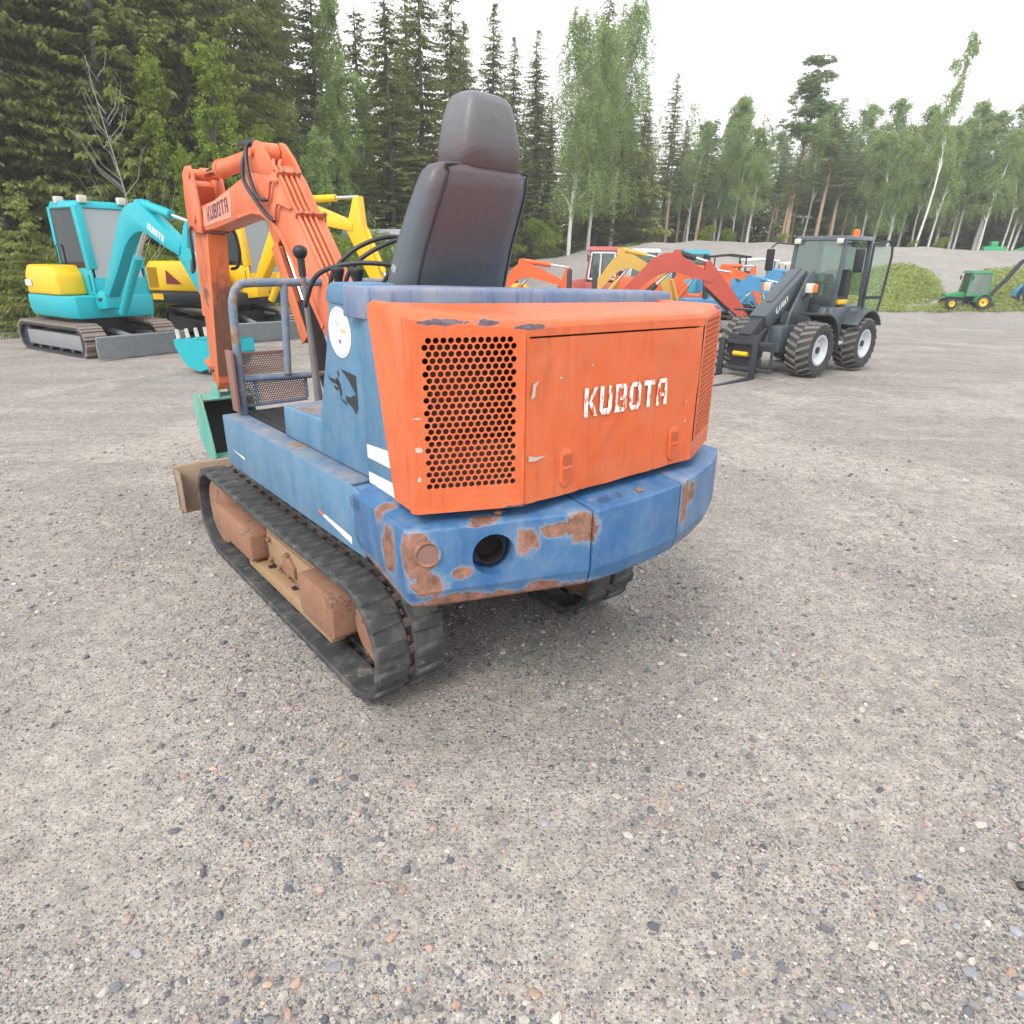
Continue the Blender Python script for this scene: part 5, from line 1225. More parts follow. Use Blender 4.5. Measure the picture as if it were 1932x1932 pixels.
M['red_dark'] = plain('dark red badge', (.20, .025, .02), .5, var=.4)
M['seat_dark'] = plain('dark cab seat', (.05, .055, .06), .7)
def rot2(p, a): c, s = math.cos(a), math.sin(a); return (p[0] * c - p[1] * s, p[0] * s + p[1] * c)
def bez(F, K, T, n=12):
    def lp(a, b, t): return (a[0] + (b[0] - a[0]) * t, a[1] + (b[1] - a[1]) * t)
    A, B = lp(F, K, .68), lp(K, T, .32)
    mid = [((1 - t) ** 2 * A[0] + 2 * t * (1 - t) * K[0] + t * t * B[0], (1 - t) ** 2 * A[1] + 2 * t * (1 - t) * K[1] + t * t * B[1]) for t in [i / 8 for i in range(9)]]
    return [F, lp(F, A, .5)] + mid + [lp(B, T, .35), lp(B, T, .7), T]
def bez_old(F, K, T, n=12): return [((1 - t) ** 2 * F[0] + 2 * t * (1 - t) * K[0] + t * t * T[0], (1 - t) ** 2 * F[1] + 2 * t * (1 - t) * K[1] + t * t * T[1]) for t in [i / n for i in range(n + 1)]]
def ribbon(cl, wf):
    L, Rr = [], []
    for i, p in enumerate(cl):
        a, b = cl[max(0, i - 1)], cl[min(len(cl) - 1, i + 1)]; d = math.hypot(b[0] - a[0], b[1] - a[1]); nx, ny = -(b[1] - a[1]) / d, (b[0] - a[0]) / d
        w_ = wf(i / (len(cl) - 1)) / 2; L.append((p[0] + nx * w_, p[1] + ny * w_)); Rr.append((p[0] - nx * w_, p[1] - ny * w_))
    return L + Rr[::-1]
SHOE = {}
def digger(name, label, x, y, yaw, track_yaw, c, group=None, z=None):
    """c: dict of sizes, colours and pose"""
    z = float(gz(x, y)) if z is None else z
    E = thing(name, label, 'excavator', (x, y, z), yaw, group); s = c.get('s', 1.0)
    TL = Matrix.Rotation(track_yaw - yaw, 4, 'Z') @ Matrix.Translation((0, c.get('tshift', 0), 0)) @ Matrix.Scale(s, 4); TU = Matrix.Scale(s, 4)
    main, tail, trk = M[c['main']], M[c.get('tail', c['main'])], M[c.get('track', 'rubber')]
    det = c.get('detail', False); bv = .012 if det else 0
    hw, tw, tl, th = c.get('hw', .78), c.get('tw', .32), c.get('tl', 1.0), c.get('th', .52)
    r = th / 2
    def path(n=10):
        p = [(-tl + r + (2 * tl - 2 * r) * i / n, 0) for i in range(n + 1)] + arc((tl - r, r), r, -math.pi / 2, math.pi / 2, 8)[1:] + [(tl - r - (2 * tl - 2 * r) * i / n, th) for i in range(1, n + 1)] + arc((-tl + r, r), r, math.pi / 2, 3 * math.pi / 2, 8)[1:-1]
        return p
    for sd in (-1, 1):
        a, b = sorted((sd * hw, sd * (hw - tw)))
        outer = path(); inner = [(p[0] * (1 - .05 / tl), r + (p[1] - r) * (1 - .05 / r)) for p in outer]
        m = MB(); n = len(outer); ring = []
        for i in range(n): ring.append([(a, *outer[i]), (b, *outer[i]), (b, *inner[i]), (a, *inner[i])])
        m.loft(ring + [ring[0]], cap=False)
        t = m.build('track', trk, E, smooth=30, tf=TL)
        if det:
            pts = outer + [outer[0]]; Ls = [0]
            for i in range(n): Ls.append(Ls[-1] + math.hypot(pts[i + 1][0] - pts[i][0], pts[i + 1][1] - pts[i][1]))
            N = 40; mesh0 = None
            for k in range(N):
                q = Ls[-1] * k / N; i = max(j for j in range(n) if Ls[j] <= q); u = (q - Ls[i]) / (Ls[i + 1] - Ls[i])
                px_, pz_ = pts[i][0] + (pts[i + 1][0] - pts[i][0]) * u, pts[i][1] + (pts[i + 1][1] - pts[i][1]) * u
                an = math.atan2(pts[i + 1][1] - pts[i][1], pts[i + 1][0] - pts[i][0])
                key = (name, 'shoe')
                if key not in SHOE:
                    l = Ls[-1] / N * .44; sm = MB(); sm.hexa([(-tw / 2 - .01, -l, -.028), (tw / 2 + .01, -l, -.028), (tw / 2 + .01, l, -.028), (-tw / 2 - .01, l, -.028), (-tw / 2 - .01, -l, .004), (tw / 2 + .01, -l, .004), (tw / 2 + .01, l, .004), (-tw / 2 - .01, l, .004)])
                    sm.hexa([(-tw / 2 - .01, -.012, -.05), (tw / 2 + .01, -.012, -.05), (tw / 2 + .01, .012, -.05), (-tw / 2 - .01, .012, -.05), (-tw / 2 - .01, -.02, -.028), (tw / 2 + .01, -.02, -.028), (tw / 2 + .01, .02, -.028), (-tw / 2 - .01, .02, -.028)])
                    so_ = sm.build('track_shoe', M['steel_shoe'], t); SHOE[key] = so_
                else: so_ = link_copy(SHOE[key], t)
                mm = TL @ Matrix.Translation(((a + b) / 2, px_, pz_)) @ Matrix.Rotation(an, 4, 'X')
                so_.matrix_local = mm
        fm = MB(); fm.box(a + .06, b - .04, -tl + r, tl - r, th * .22, th * .72); fm.build('track_frame', M[c.get('tframe', 'grey_frame')], E, bevel=bv, tf=TL)
        for yy in (-tl + r, tl - r): MB().lathe([(a + .05, .06), (a + .05, r * .78), (b - .05, r * .78), (b - .05, .06)], (0, yy, r), 'X', 18).build('track_wheel', M['dark_steel'], E, tf=TL)
        if det:
            for i in range(4): MB().lathe([(a + .04, .02), (a + .04, .07), (b - .05, .07), (b - .05, .02)], (0, -tl * .5 + i * tl * .33, .11), 'X', 12).build('track_roller', M['dark_steel'], E, tf=TL)
    lf = MB(); lf.box(-hw + tw, hw - tw, -.5, .5, th * .45, th * .95); lf.build('lower_frame', M['dark_steel'], E, bevel=bv, tf=TL)
    MB().lathe([(th * .9, .42), (th + .12, .42), (th + .12, .3)], (0, 0, 0), 'Z', 20).build('slew_ring', M['dark_steel'], E, tf=TU)
    if c.get('blade', True):
        by = tl + .35
        MB().prism([(by, .03), (by + .05, .03), (by + .03, .2), (by + .07, .38), (by + .02, .40), (by - .02, .2)], 'YZ', -hw, hw).build('dozer_blade', M[c.get('bladem', 'blade_steel')], E, bevel=bv, tf=TL)
        for sx in (-.3, .3): MB().bar((sx, .3, th * .6), (sx, by, .16), .08, .1).build('blade_arm', M['dark_steel'], E, tf=TL)
        cc = MB().cyl((0, .35, th * .8), (0, by, .26), .05).build('blade_cylinder', M['grey_frame'], E, tf=TL)
    # house
    bw, t0, fy = c.get('bw', .72), c.get('tail_y', 1.05), c.get('front_y', .72); z0 = th + .12; z1 = c.get('deck', .95); z2 = c.get('hood', 1.45)
    def B(m, nm, mat, bevel=bv, par=None, **k): return m.build(nm, mat, par or E, bevel=bevel, tf=TU, **k)
    tailpts = [(-bw, .2), (-bw, -t0 * .72), (-bw * .72, -t0 * .93), (0, -t0), (bw * .72, -t0 * .93), (bw, -t0 * .72), (bw, fy * .55), (bw * .9, fy), (-bw * .9, fy), (-bw, fy * .8)]
    lw = [(p[0] * .96, p[1] * .97 + .03) for p in tailpts]
    m = MB(); m.loft([[(*p, z0) for p in lw], [(*p, z0 + .12) for p in tailpts], [(*p, z1) for p in tailpts]])
    B(m, 'house_deck', M[c.get('deckm', c['main'])], .02 if det else 0)
    if det or c.get('hoodon', True):
        k = .985
        hp = [(-bw * k, -.52), (-bw * k, -t0 * .70), (-bw * .70, -t0 * .91), (0, -t0 * .97), (bw * .70, -t0 * .91), (bw * k, -t0 * .70), (bw * k, fy * .45), (bw * .32, fy * .45), (bw * .32, -.52)]
        topk = [(p[0] * .93, p[1] * .94 - (.0 if p[1] < 0 else .22)) for p in hp]
        m = MB(); m.loft([[(*p, z1 + .003) for p in hp], [(*p, z2 - .16) for p in [(q[0] * .99, q[1] - (.06 if q[1] > 0 else 0)) for q in hp]], [(*p, z2) for p in topk]])
        hood_ = B(m, 'engine_hood', tail, .05 if det else 0, seg=3, smooth=50)
        if det and c.get('vents', True):
            for i in range(9): m = MB(); m.box(bw * .98, bw * .995, -t0 * .69 + i * .03, -t0 * .69 + i * .03 + .014, z1 + .08, z2 - .12); B(m, 'vent_slot', M['yellow_shade'], 0, hood_)
    ct = c.get('cab', 'cab'); cz = c.get('top', 2.5); x0, x1, y0, y1 = c.get('cabbox', (-.70, .22, -.52, .50))
    cm = M[c.get('cabm', c['main'])]; gl = M[c.get('glassm', 'glass')]
    if ct == 'cab':
        sz = c.get('sill', 1.32); fr = y1 + .10
        P = {'bl': (x0, y0), 'br': (x1, y0), 'fl': (x0, y1), 'fr': (x1, y1)}
        lp = MB(); lp.prism([(y0, z1), (fr, z1), (fr, sz - .12), (fr - .02, sz), (y0, sz)], 'YZ', x0, x0 + .03); lp.prism([(y0, z1), (fr, z1), (fr, sz - .12), (fr - .02, sz), (y0, sz)], 'YZ', x1 - .03, x1); lp.box(x0 + .03, x1 - .03, y0, y0 + .03, z1, sz)
        lp.box(x0 + .03, x1 - .03, fr - .04, fr, z0 + .05, sz - .15)
        B(lp, 'cab_panel', cm)
        rf = MB(); rf.hexa([(x0, y0, cz - .14), (x1, y0, cz - .14), (x1, y1 - .02, cz - .14), (x0, y1 - .02, cz - .14), (x0 + .05, y0 + .06, cz), (x1 - .05, y0 + .06, cz), (x1 - .05, y1 - .08, cz - .02), (x0 + .05, y1 - .08, cz - .02)])
        B(rf, 'cab_roof', cm, .04 if det else 0, seg=3)
        for px_, pyb, pyt, wd in ((x0 + .035, y0 + .05, y0 + .06, .10 if det else .07), (x1 - .045, y0 + .05, y0 + .06, .10 if det else .07), (x0 + .05, fr - .06, y1 - .08, .10 if det else .08), (x1 - .055, fr - .07, y1 - .09, .135 if det else .085), (x1 - .03, y0 + .52, y0 + .50, .05) if False else (x1 - .035, y0 + .05, y0 + .06, .05)):
            B(MB().bar((px_, pyb, sz - .02), (px_, pyt, cz - .10), wd, wd), 'cab_pillar', cm)
        for xx in (x0 + .012, x1 - .012):
            B(MB().prism([(y0 + .07, sz), (fr - .08, sz), (y1 - .10, cz - .14), (y0 + .08, cz - .14)], 'YZ', xx - .003, xx + .003), 'side_window', M[c.get('sideglass', 'glass_dark')], 0)
        B(MB().hexa([(x0 + .07, fr - .025, sz - .15), (x1 - .07, fr - .025, sz - .15), (x1 - .07, fr - .019, sz - .15), (x0 + .07, fr - .019, sz - .15), (x0 + .08, y1 - .075, cz - .14), (x1 - .08, y1 - .075, cz - .14), (x1 - .08, y1 - .069, cz - .14), (x0 + .08, y1 - .069, cz - .14)]), 'windscreen', gl, 0)
        B(MB().hexa([(x0 + .08, y0 + .004, sz), (x1 - .08, y0 + .004, sz), (x1 - .08, y0 + .01, sz), (x0 + .08, y0 + .01, sz), (x0 + .08, y0 + .004, cz - .15), (x1 - .08, y0 + .004, cz - .15), (x1 - .08, y0 + .01, cz - .15), (x0 + .08, y0 + .01, cz - .15)]), 'rear_window', gl, 0)
        B(MB().hexa([(x0 + .25, y0 + .15, z1 + .1), (x1 - .25, y0 + .15, z1 + .1), (x1 - .25, y0 + .3, z1 + .1), (x0 + .25, y0 + .3, z1 + .1), (x0 + .27, y0 + .10, cz - .55), (x1 - .27, y0 + .10, cz - .55), (x1 - .27, y0 + .2, cz - .55), (x0 + .27, y0 + .2, cz - .55)]), 'operator_seat', M['seat_dark'], .03)
        if det:
            for q0, q1 in (((y0 + .07, sz + .012), (fr - .085, sz + .012)), ((y0 + .08, cz - .15), (y1 - .11, cz - .15)), ((y0 + .075, sz), (y0 + .085, cz - .14)), ((fr - .09, sz), (y1 - .11, cz - .14))):
                B(MB().bar((x1 - .008, *q0), (x1 - .008, *q1), .012, .03), 'window_seal', M['black'], 0)
            B(MB().bar((x1 + .004, fr - .10, z1 + .08), (x1 + .004, fr - .10, sz - .1), .012, .012), 'panel_seam', M['dark_steel'], 0)
            B(MB().tube([(x1 + .015, y0 + .15, sz - .08), (x1 + .05, y0 + .15, sz - .05), (x1 + .05, y0 + .15, sz + .35), (x1 + .015, y0 + .15, sz + .38)], .012, 6), 'grab_rail', M['black'], 0)
            B(MB().bar((x1 - .02, y0 + .45, sz), (x1 - .02, y0 + .42, cz - .12), .02, .03), 'window_divider', M['grey_frame'])
            for lx, ly in ((x1 - .08, y0 + .33), (x1 - .15, y1 - .05), (x0 + .15, y1 - .05)):
                B(MB().box(lx - .07, lx + .07, ly - .05, ly + .05, cz - .06, cz + .06), 'work_lamp', M['lamp'], .02)
    elif ct == 'canopy':
        m = MB(); n = 5
        B(MB().loft([[(x0 - .1, y0 - .1, cz - .06), (x1 + .1, y0 - .1, cz - .06), (x1 + .1, y0 - .1, cz), (x0 - .1, y0 - .1, cz)], [(x0 - .1, (y0 + y1) / 2, cz), (x1 + .1, (y0 + y1) / 2, cz), (x1 + .1, (y0 + y1) / 2, cz + .07), (x0 - .1, (y0 + y1) / 2, cz + .07)], [(x0 - .1, y1 + .15, cz - .06), (x1 + .1, y1 + .15, cz - .06), (x1 + .1, y1 + .15, cz), (x0 - .1, y1 + .15, cz)]]), 'canopy_roof', M[c.get('roofm', 'black')])
        for px_, py_ in ((x0, y0), (x1, y0), (x0, y1), (x1, y1)): B(MB().cyl((px_, py_, z1), (px_, py_, cz - .02), .022, n=8), 'canopy_post', M['dark_steel'])
        B(MB().box((x0 + x1) / 2 - .22, (x0 + x1) / 2 + .22, y0 + .1, y0 + .25, z1, z1 + .75), 'operator_seat', M['seat_dark'], .04)
    elif ct == 'open':
        B(MB().box(-.22, .22, -.2, -.08, z1, z1 + .75), 'operator_seat', M['seat_dark'], .04)
    # boom, arm, bucket in the plane X = bx
    bx = c.get('bx', .0); wB = c.get('wb', .16)
    F_, K_, T_ = c['boom']; bm2 = M[c.get('boomm', c['main'])]
    cl = bez(F_, K_, T_, 14); poly = ribbon(cl, lambda t: .15 + .24 * math.sin(math.pi * min(1, t * 1.02)) ** .8 * c.get('fat', 1))
    bo_ = B(MB().prism(poly, 'YZ', bx - wB / 2, bx + wB / 2), 'boom', bm2, .012 if det else 0)
    B(MB().prism([(F_[0] - .25, F_[1] - .22), (F_[0] + .12, F_[1] - .18), (F_[0] + .10, F_[1] + .06), (F_[0] - .05, F_[1] + .10), (F_[0] - .25, F_[1])], 'YZ', bx - wB * .8, bx + wB * .8), 'swing_bracket', bm2)
    A0, A1, A2 = c['arm']     # top lever end, boom pivot, bucket pivot
    aw = c.get('aw', .20)
    def dirn(a, b): d = math.hypot(b[0] - a[0], b[1] - a[1]); return ((b[0] - a[0]) / d, (b[1] - a[1]) / d)
    u = dirn(A0, A2); nn = (-u[1], u[0])
    side = 1 if (nn[0] * (T_[0] - A1[0]) + nn[1] * (T_[1] - A1[1])) >= 0 else -1
    def off(p, k): return (p[0] + nn[0] * k, p[1] + nn[1] * k)
    ap = [off(A0, -.06), off(A0, .06), off(A1, aw * .62), off(((A1[0] + A2[0]) / 2, (A1[1] + A2[1]) / 2), aw * .45), off(A2, .06), off(A2, -.06), off(((A1[0] + A2[0]) / 2, (A1[1] + A2[1]) / 2), -aw * .45), off(A1, -aw * .62)]
    ar_ = B(MB().prism(ap, 'YZ', bx - wB * .42, bx + wB * .42), 'arm', bm2, .01 if det else 0)
    def ram(p, q, r_, nm, frac=.62):
        P_, Q_ = Vector((bx, *p)), Vector((bx, *q)); d = Q_ - P_
        o_ = B(MB().cyl(P_, P_ + d * frac, r_, n=14), nm, M[c.get('ramm', c.get('boomm', c['main']))], 0)
        B(MB().cyl(P_ + d * (frac - .02), Q_, r_ * .5, n=12), 'piston_rod', M['chrome'], 0, o_); return o_
    kn = max(cl, key=lambda p: p[1])
    back = c.get('ram_at', (kn[0] - .05, kn[1] + .24))
    ram(back, A0, .065, 'arm_cylinder')
    B(MB().prism([(back[0] - .12, back[1] - .14), (back[0] + .16, back[1] - .16), (back[0] + .06, back[1] + .05), (back[0] - .06, back[1] + .05)], 'YZ', bx - wB * .45, bx + wB * .45), 'cylinder_lug', bm2)
    mid = cl[8]; ram((F_[0] + c.get('bcy', .22), F_[1] - .25), (mid[0] + .03, mid[1] - .14), .07, 'boom_cylinder', .68)
    bl_ = c.get('buck', .75); ba = c.get('bang', 0.0); bw2 = c.get('bwid', .55)
    prof = [(0, 0), (.06, .16), (.30, .27), (.62, .22), (.90, .02), (1.0, -.28), (.97, -.40)]
    q = [rot2((a * bl_, b * bl_), ba) for a, b in prof]; q = [(p[0] + A2[0], p[1] + A2[1]) for p in q]
    bm3 = M[c.get('buckm', c.get('boomm', c['main']))]
    inn = [(A2[0] + v[0], A2[1] + v[1]) for v in [rot2((a * bl_ * .95, b * bl_ * .88 - .0), ba) for a, b in prof[::-1]]]
    m = MB(); m.prism(q + inn[:-1], 'YZ', bx - bw2 / 2, bx + bw2 / 2)
    for xx in (bx - bw2 / 2 - .012, bx + bw2 / 2): m.prism(q, 'YZ', xx, xx + .012)
    bk_ = B(m, 'bucket', bm3, 0)
    tipd = dirn(q[-2], q[-1])
    for i in range(4):
        xx = bx - bw2 / 2 + bw2 * (i + .5) / 4; t0_, t1_ = q[-1], (q[-1][0] + tipd[0] * .14, q[-1][1] + tipd[1] * .14)
        B(MB().bar((xx, *t0_), (xx, *t1_), .06, .035, up=(1, 0, 0), w1=.02, h1=.045), 'bucket_tooth', M[c.get('toothm', 'grey_frame')], 0, bk_)
    ram((A1[0] + nn[0] * -side * .2 + u[0] * .1, A1[1] + nn[1] * -side * .2 + u[1] * .1), (A2[0] + nn[0] * -side * .16 - u[0] * .12, A2[1] + nn[1] * -side * .16 - u[1] * .12), .05, 'bucket_cylinder')
    if det:
        for k_ in (-1, 1):
            B(MB().tube([Vector((bx + k_ * .05, *p)) for p in smooth2([(back[0], back[1] + .05), (kn[0] - .25, kn[1] + .10), cl[5], cl[3]])], .014, 6), 'hydraulic_hose', M['hose'], 0)
    return E, bo_, TU
def smooth2(pts): return [(p.x, p.y) for p in smooth_path([(a, b, 0) for a, b in pts], 5)]
# teal excavator
TEALX, tb, TU_ = digger('mini_excavator', 'teal mini excavator with yellow tail hood and tall glazed cab on steel tracks', -7.50, 12.45, R(-124.8), R(-124.8), dict(
    main='teal', tail='yellow', track='dark_steel', detail=True, hw=.78, tw=.34, tl=1.27, tshift=-.2, th=.50, bw=.72, tail_y=1.24, front_y=.72, deck=.98, hood=1.47, top=2.50, cabbox=(-.70, .24, -.58, .48), sill=1.42,
    boom=((1.02, .98), (2.28, 2.30), (3.48, 1.70)), arm=((3.72, 2.08), (3.52, 1.68), (4.38, .52)), ram_at=(2.50, 2.36), bx=.2, buck=1.02, bang=R(205), bwid=.6, aw=.24, bcy=.3, wb=.19, fat=1.1, glassm='glass_pale', sideglass='glass_dark', tframe='grey_frame', toothm='lamp', vents=False))
letters('KUBOTA', Vector((.2 + .0965, 2.72, 2.0)), (0, .89, -.445), (0, .445, .89), .42, .10, M['white_dec'], tb, gap=.7)
MB().box(.715, .722, -.86, -.62, 1.12, 1.22).build('model_plate', M['white_paint'], TEALX)
MB().lathe([(0, .075), (.004, .075)], (.0, 0, 0), 'Y', 20).build('round_badge', M['white_paint'], TEALX, loc=(-.2, .585, .86))
MB().tube([(.3, .76, .95), (.33, .95, .93), (.3, 1.1, .98)], .04, 10).build('hydraulic_hose', M['hose'], TEALX)
# yellow excavator behind it
YELX, yb, TU_ = digger('mini_excavator', 'bright yellow excavator with black deck and red badge behind the orange boom', -6.2, 15.1, R(-112), R(-136), dict(
    main='yellow', tail='yellow', deckm='dark_steel', track='dark_steel', detail=True, hw=.95, tw=.40, tl=1.30, th=.56, bw=.92, tail_y=1.75, front_y=.85, deck=.92, hood=1.52, top=2.52, cabbox=(-.90, .10, -.50, .66), sill=1.45,
    boom=((1.0, 1.02), (2.0, 2.55), (3.50, 2.16)), arm=((3.60, 2.68), (3.52, 2.16), (4.15, .75)), ram_at=(2.3, 2.66), bx=.15, buck=.85, bang=R(-100), bwid=.62, aw=.30, wb=.22, fat=1.1, sideglass='glass_dark', glassm='glass_pale', tframe='dark_steel', bladem='blade_steel', bcy=.3))
letters('HYUNDAI', Vector((.15 + .1115, 2.02, 2.33)), (0, .985, -.14), (0, .14, .985), .95, .13, M['bull'], yb, gap=.7)
MB().add([(.9145, -.72, 1.08), (.9145, -.30, 1.08), (.9145, -.69, 1.36)], [(0, 1, 2)]).build('triangle_badge', M['red_dark'], YELX, smooth=0)
MB().box(.925, .93, -1.15, -.85, .76, .88).build('number_plate', M['yellow'], YELX)
# the crowd of machines behind the hood
def pm_(name, c, rough=.5): M[name] = paint(name, c, rough, .14, dirt=.25, fade=None); return name
pm_('far orange paint', (.72, .13, .03)); pm_('far mustard paint', (.62, .40, .08)); pm_('far red paint', (.50, .075, .05)); pm_('far blue paint', (.06, .27, .50)); pm_('far light blue paint', (.05, .38, .52)); pm_('far green paint', (.03, .38, .14)); pm_('far faded red paint', (.45, .09, .08))
pm_('tractor green paint', (.02, .25, .09))
GR = 'used machines parked in a row'
def place(px, D): x = on_y(px, 500, D).x; return x, D
def far(px, D, yaw, label, **c):
    x, y = place(px, D); base = dict(s=.9, boom=((.8, .95), (1.6, 2.0), (2.75, 1.55)), arm=((2.85, 2.0), (2.72, 1.55), (3.05, .55)), buck=.6, bang=R(-110), bx=0, cab='open', bwid=.45)
    base.update(c); return digger('mini_excavator', label, x, y, R(yaw), R(yaw), base, GR)
far(885, 17.5, -95, 'orange excavator with yellow hood whose arm shows past the seat back', main='far orange paint', tail='yellow', boom=((.8, .9), (1.45, 1.62), (2.55, 1.22)), arm=((2.72, 1.62), (2.62, 1.2), (2.95, .4)), ram_at=(1.45, 1.78))
far(1085, 16.5, -98, 'mustard yellow excavator with arched boom in front of the red cab', main='far mustard paint', s=.86, boom=((.35, .90), (1.25, 2.02), (2.30, 1.55)), arm=((2.30, 1.98), (2.38, 1.5), (2.75, .5)), ram_at=(1.2, 2.2), hoodon=False, hood=1.0)
far(1135, 15.2, -96, 'dull red excavator with thick boom and dusty bucket beside the dark loader', main='far red paint', s=.92, hoodon=False, boom=((.3, .80), (1.45, 1.86), (2.55, 1.40)), arm=((2.40, 1.78), (2.52, 1.42), (3.55, .42)), ram_at=(1.70, 1.98), buck=.62, bang=R(-150), aw=.34, wb=.2, buckm='rusty_mesh', fat=1.15, ramm='dark_steel')
far(1225, 18.5, -100, 'orange excavator half hidden behind the dull red boom', main='far orange paint', s=.9, boom=((.55, .95), (1.1, 1.7), (2.2, 1.25)), arm=((2.3, 1.6), (2.2, 1.2), (2.8, .35)), ram_at=(1.15, 1.75))
far(1282, 20.5, -100, 'bright orange excavator with upright arm behind the dull red arm', main='far orange paint', s=.88, boom=((.8, .9), (1.4, 1.7), (2.3, 1.5)), arm=((2.35, 1.85), (2.32, 1.5), (2.75, .5)), ram_at=(1.4, 1.85))
far(1310, 23, -95, 'light blue excavator with glazed cab behind the dull red arm', main='far light blue paint', cab='cab', top=2.34, sill=1.40, cabbox=(-.62, .3, -.5, .5), s=.92, boom=((.8, .9), (1.25, 1.35), (1.9, 1.1)), arm=((2.0, 1.4), (1.9, 1.1), (2.4, .4)), ram_at=(1.2, 1.5), sideglass='glass')
far(1375, 22, -95, 'blue excavator under a black canopy', main='far blue paint', cab='canopy', top=2.15, s=.92, boom=((.8, .9), (1.5, 1.55), (2.35, 1.25)), arm=((2.45, 1.6), (2.35, 1.25), (2.65, .35)), ram_at=(1.4, 1.72))
far(1432, 25, -95, 'green excavator under a wide white canopy', main='far green paint', cab='canopy', roofm='white_paint', top=2.1, s=.95, boom=((.6, .9), (1.05, 1.45), (1.8, 1.1)), arm=((1.9, 1.45), (1.8, 1.1), (1.5, .35)), ram_at=(1.0, 1.5))
far(1505, 27, -95, 'excavator under a white canopy behind the cab of the dark loader', main='far green paint', cab='canopy', roofm='white_paint', top=2.1, s=.95, boom=((.6, .9), (1.05, 1.35), (1.7, 1.1)), arm=((1.8, 1.35), (1.7, 1.1), (1.6, .35)), ram_at=(1.0, 1.4))
far(980, 19.5, -80, 'small yellow excavator tail showing beside the seat', main='yellow', s=.78, boom=((.8, .8), (1.0, .95), (1.4, .8)), arm=((1.5, .95), (1.45, .8), (1.6, .3)), ram_at=(1.0, 1.0), hood=1.35)
far(1180, 21, -92, 'dark red excavator low behind the mustard boom', main='far faded red paint', s=.85, boom=((.5, .9), (1.0, 1.35), (1.7, .95)), arm=((1.8, 1.25), (1.7, .95), (2.0, .3)), ram_at=(1.0, 1.5), hood=1.3)
far(1345, 18.2, -97, 'blue excavator with low folded arm in front of the black canopy', main='far blue paint', s=.85, boom=((.5, .85), (1.1, 1.45), (1.9, 1.15)), arm=((1.95, 1.45), (1.9, 1.1), (2.2, .3)), ram_at=(1.1, 1.6), hoodon=False)
def wheel(E, c, r, w, tyre='rubber', rim='white_paint', nm='wheel', ax='X', n=28, lugs=0):
    x, y, z = c; rr = r * .56
    ty = MB().lathe([(-w / 2 * .8, rr), (-w / 2, r * .72), (-w / 2 * .92, r * .93), (-w / 2 * .6, r), (w / 2 * .6, r), (w / 2 * .92, r * .93), (w / 2, r * .72), (w / 2 * .8, rr)], c, ax, n, cap=False).build(nm, M[tyre], E, smooth=50)
    MB().lathe([(-w / 2 * .62, r * .10), (-w / 2 * .5, rr * .55), (-w / 2 * .86, rr * .92), (-w / 2 * .84, rr * 1.03), (w / 2 * .84, rr * 1.03), (w / 2 * .86, rr * .92), (w / 2 * .5, rr * .55), (w / 2 * .62, r * .10)], c, ax, n).build('rim', M[rim], ty, smooth=40)
    MB().lathe([(-w / 2 * .70, r * .02), (-w / 2 * .70, r * .13), (w / 2 * .70, r * .13), (w / 2 * .70, r * .02)], c, ax, 12).build('hub', M['dark_steel'], ty)
    if lugs:
        l0 = None
        for k in range(lugs):
            for sd in (-1, 1):
                a = 2 * math.pi * (k + (.25 if sd > 0 else -.25)) / lugs
                mat_ = Matrix.Translation(c) @ Matrix.Rotation(a, 4, 'X')
                if sd < 0 and k == 0 or l0 is None or (sd > 0 and k == 0):
                    m = MB(); h = r * .085
                    m.hexa([(sd * .0, -.04, r - .02), (sd * w * .47, -.115, r * .93), (sd * w * .47, -.06, r * .93), (0, .022, r - .02), (0, -.032, r + h * .8), (sd * w * .46, -.108, r * .965), (sd * w * .46, -.068, r * .965), (0, .014, r + h * .8)])
                    o = m.build('tread_bar', M['tread_dust'], ty)
                    if sd < 0: ln_ = o
                    else: lp_ = o
                    l0 = o
                else: o = link_copy(ln_ if sd < 0 else lp_, ty)
                o.matrix_local = mat_
    return ty
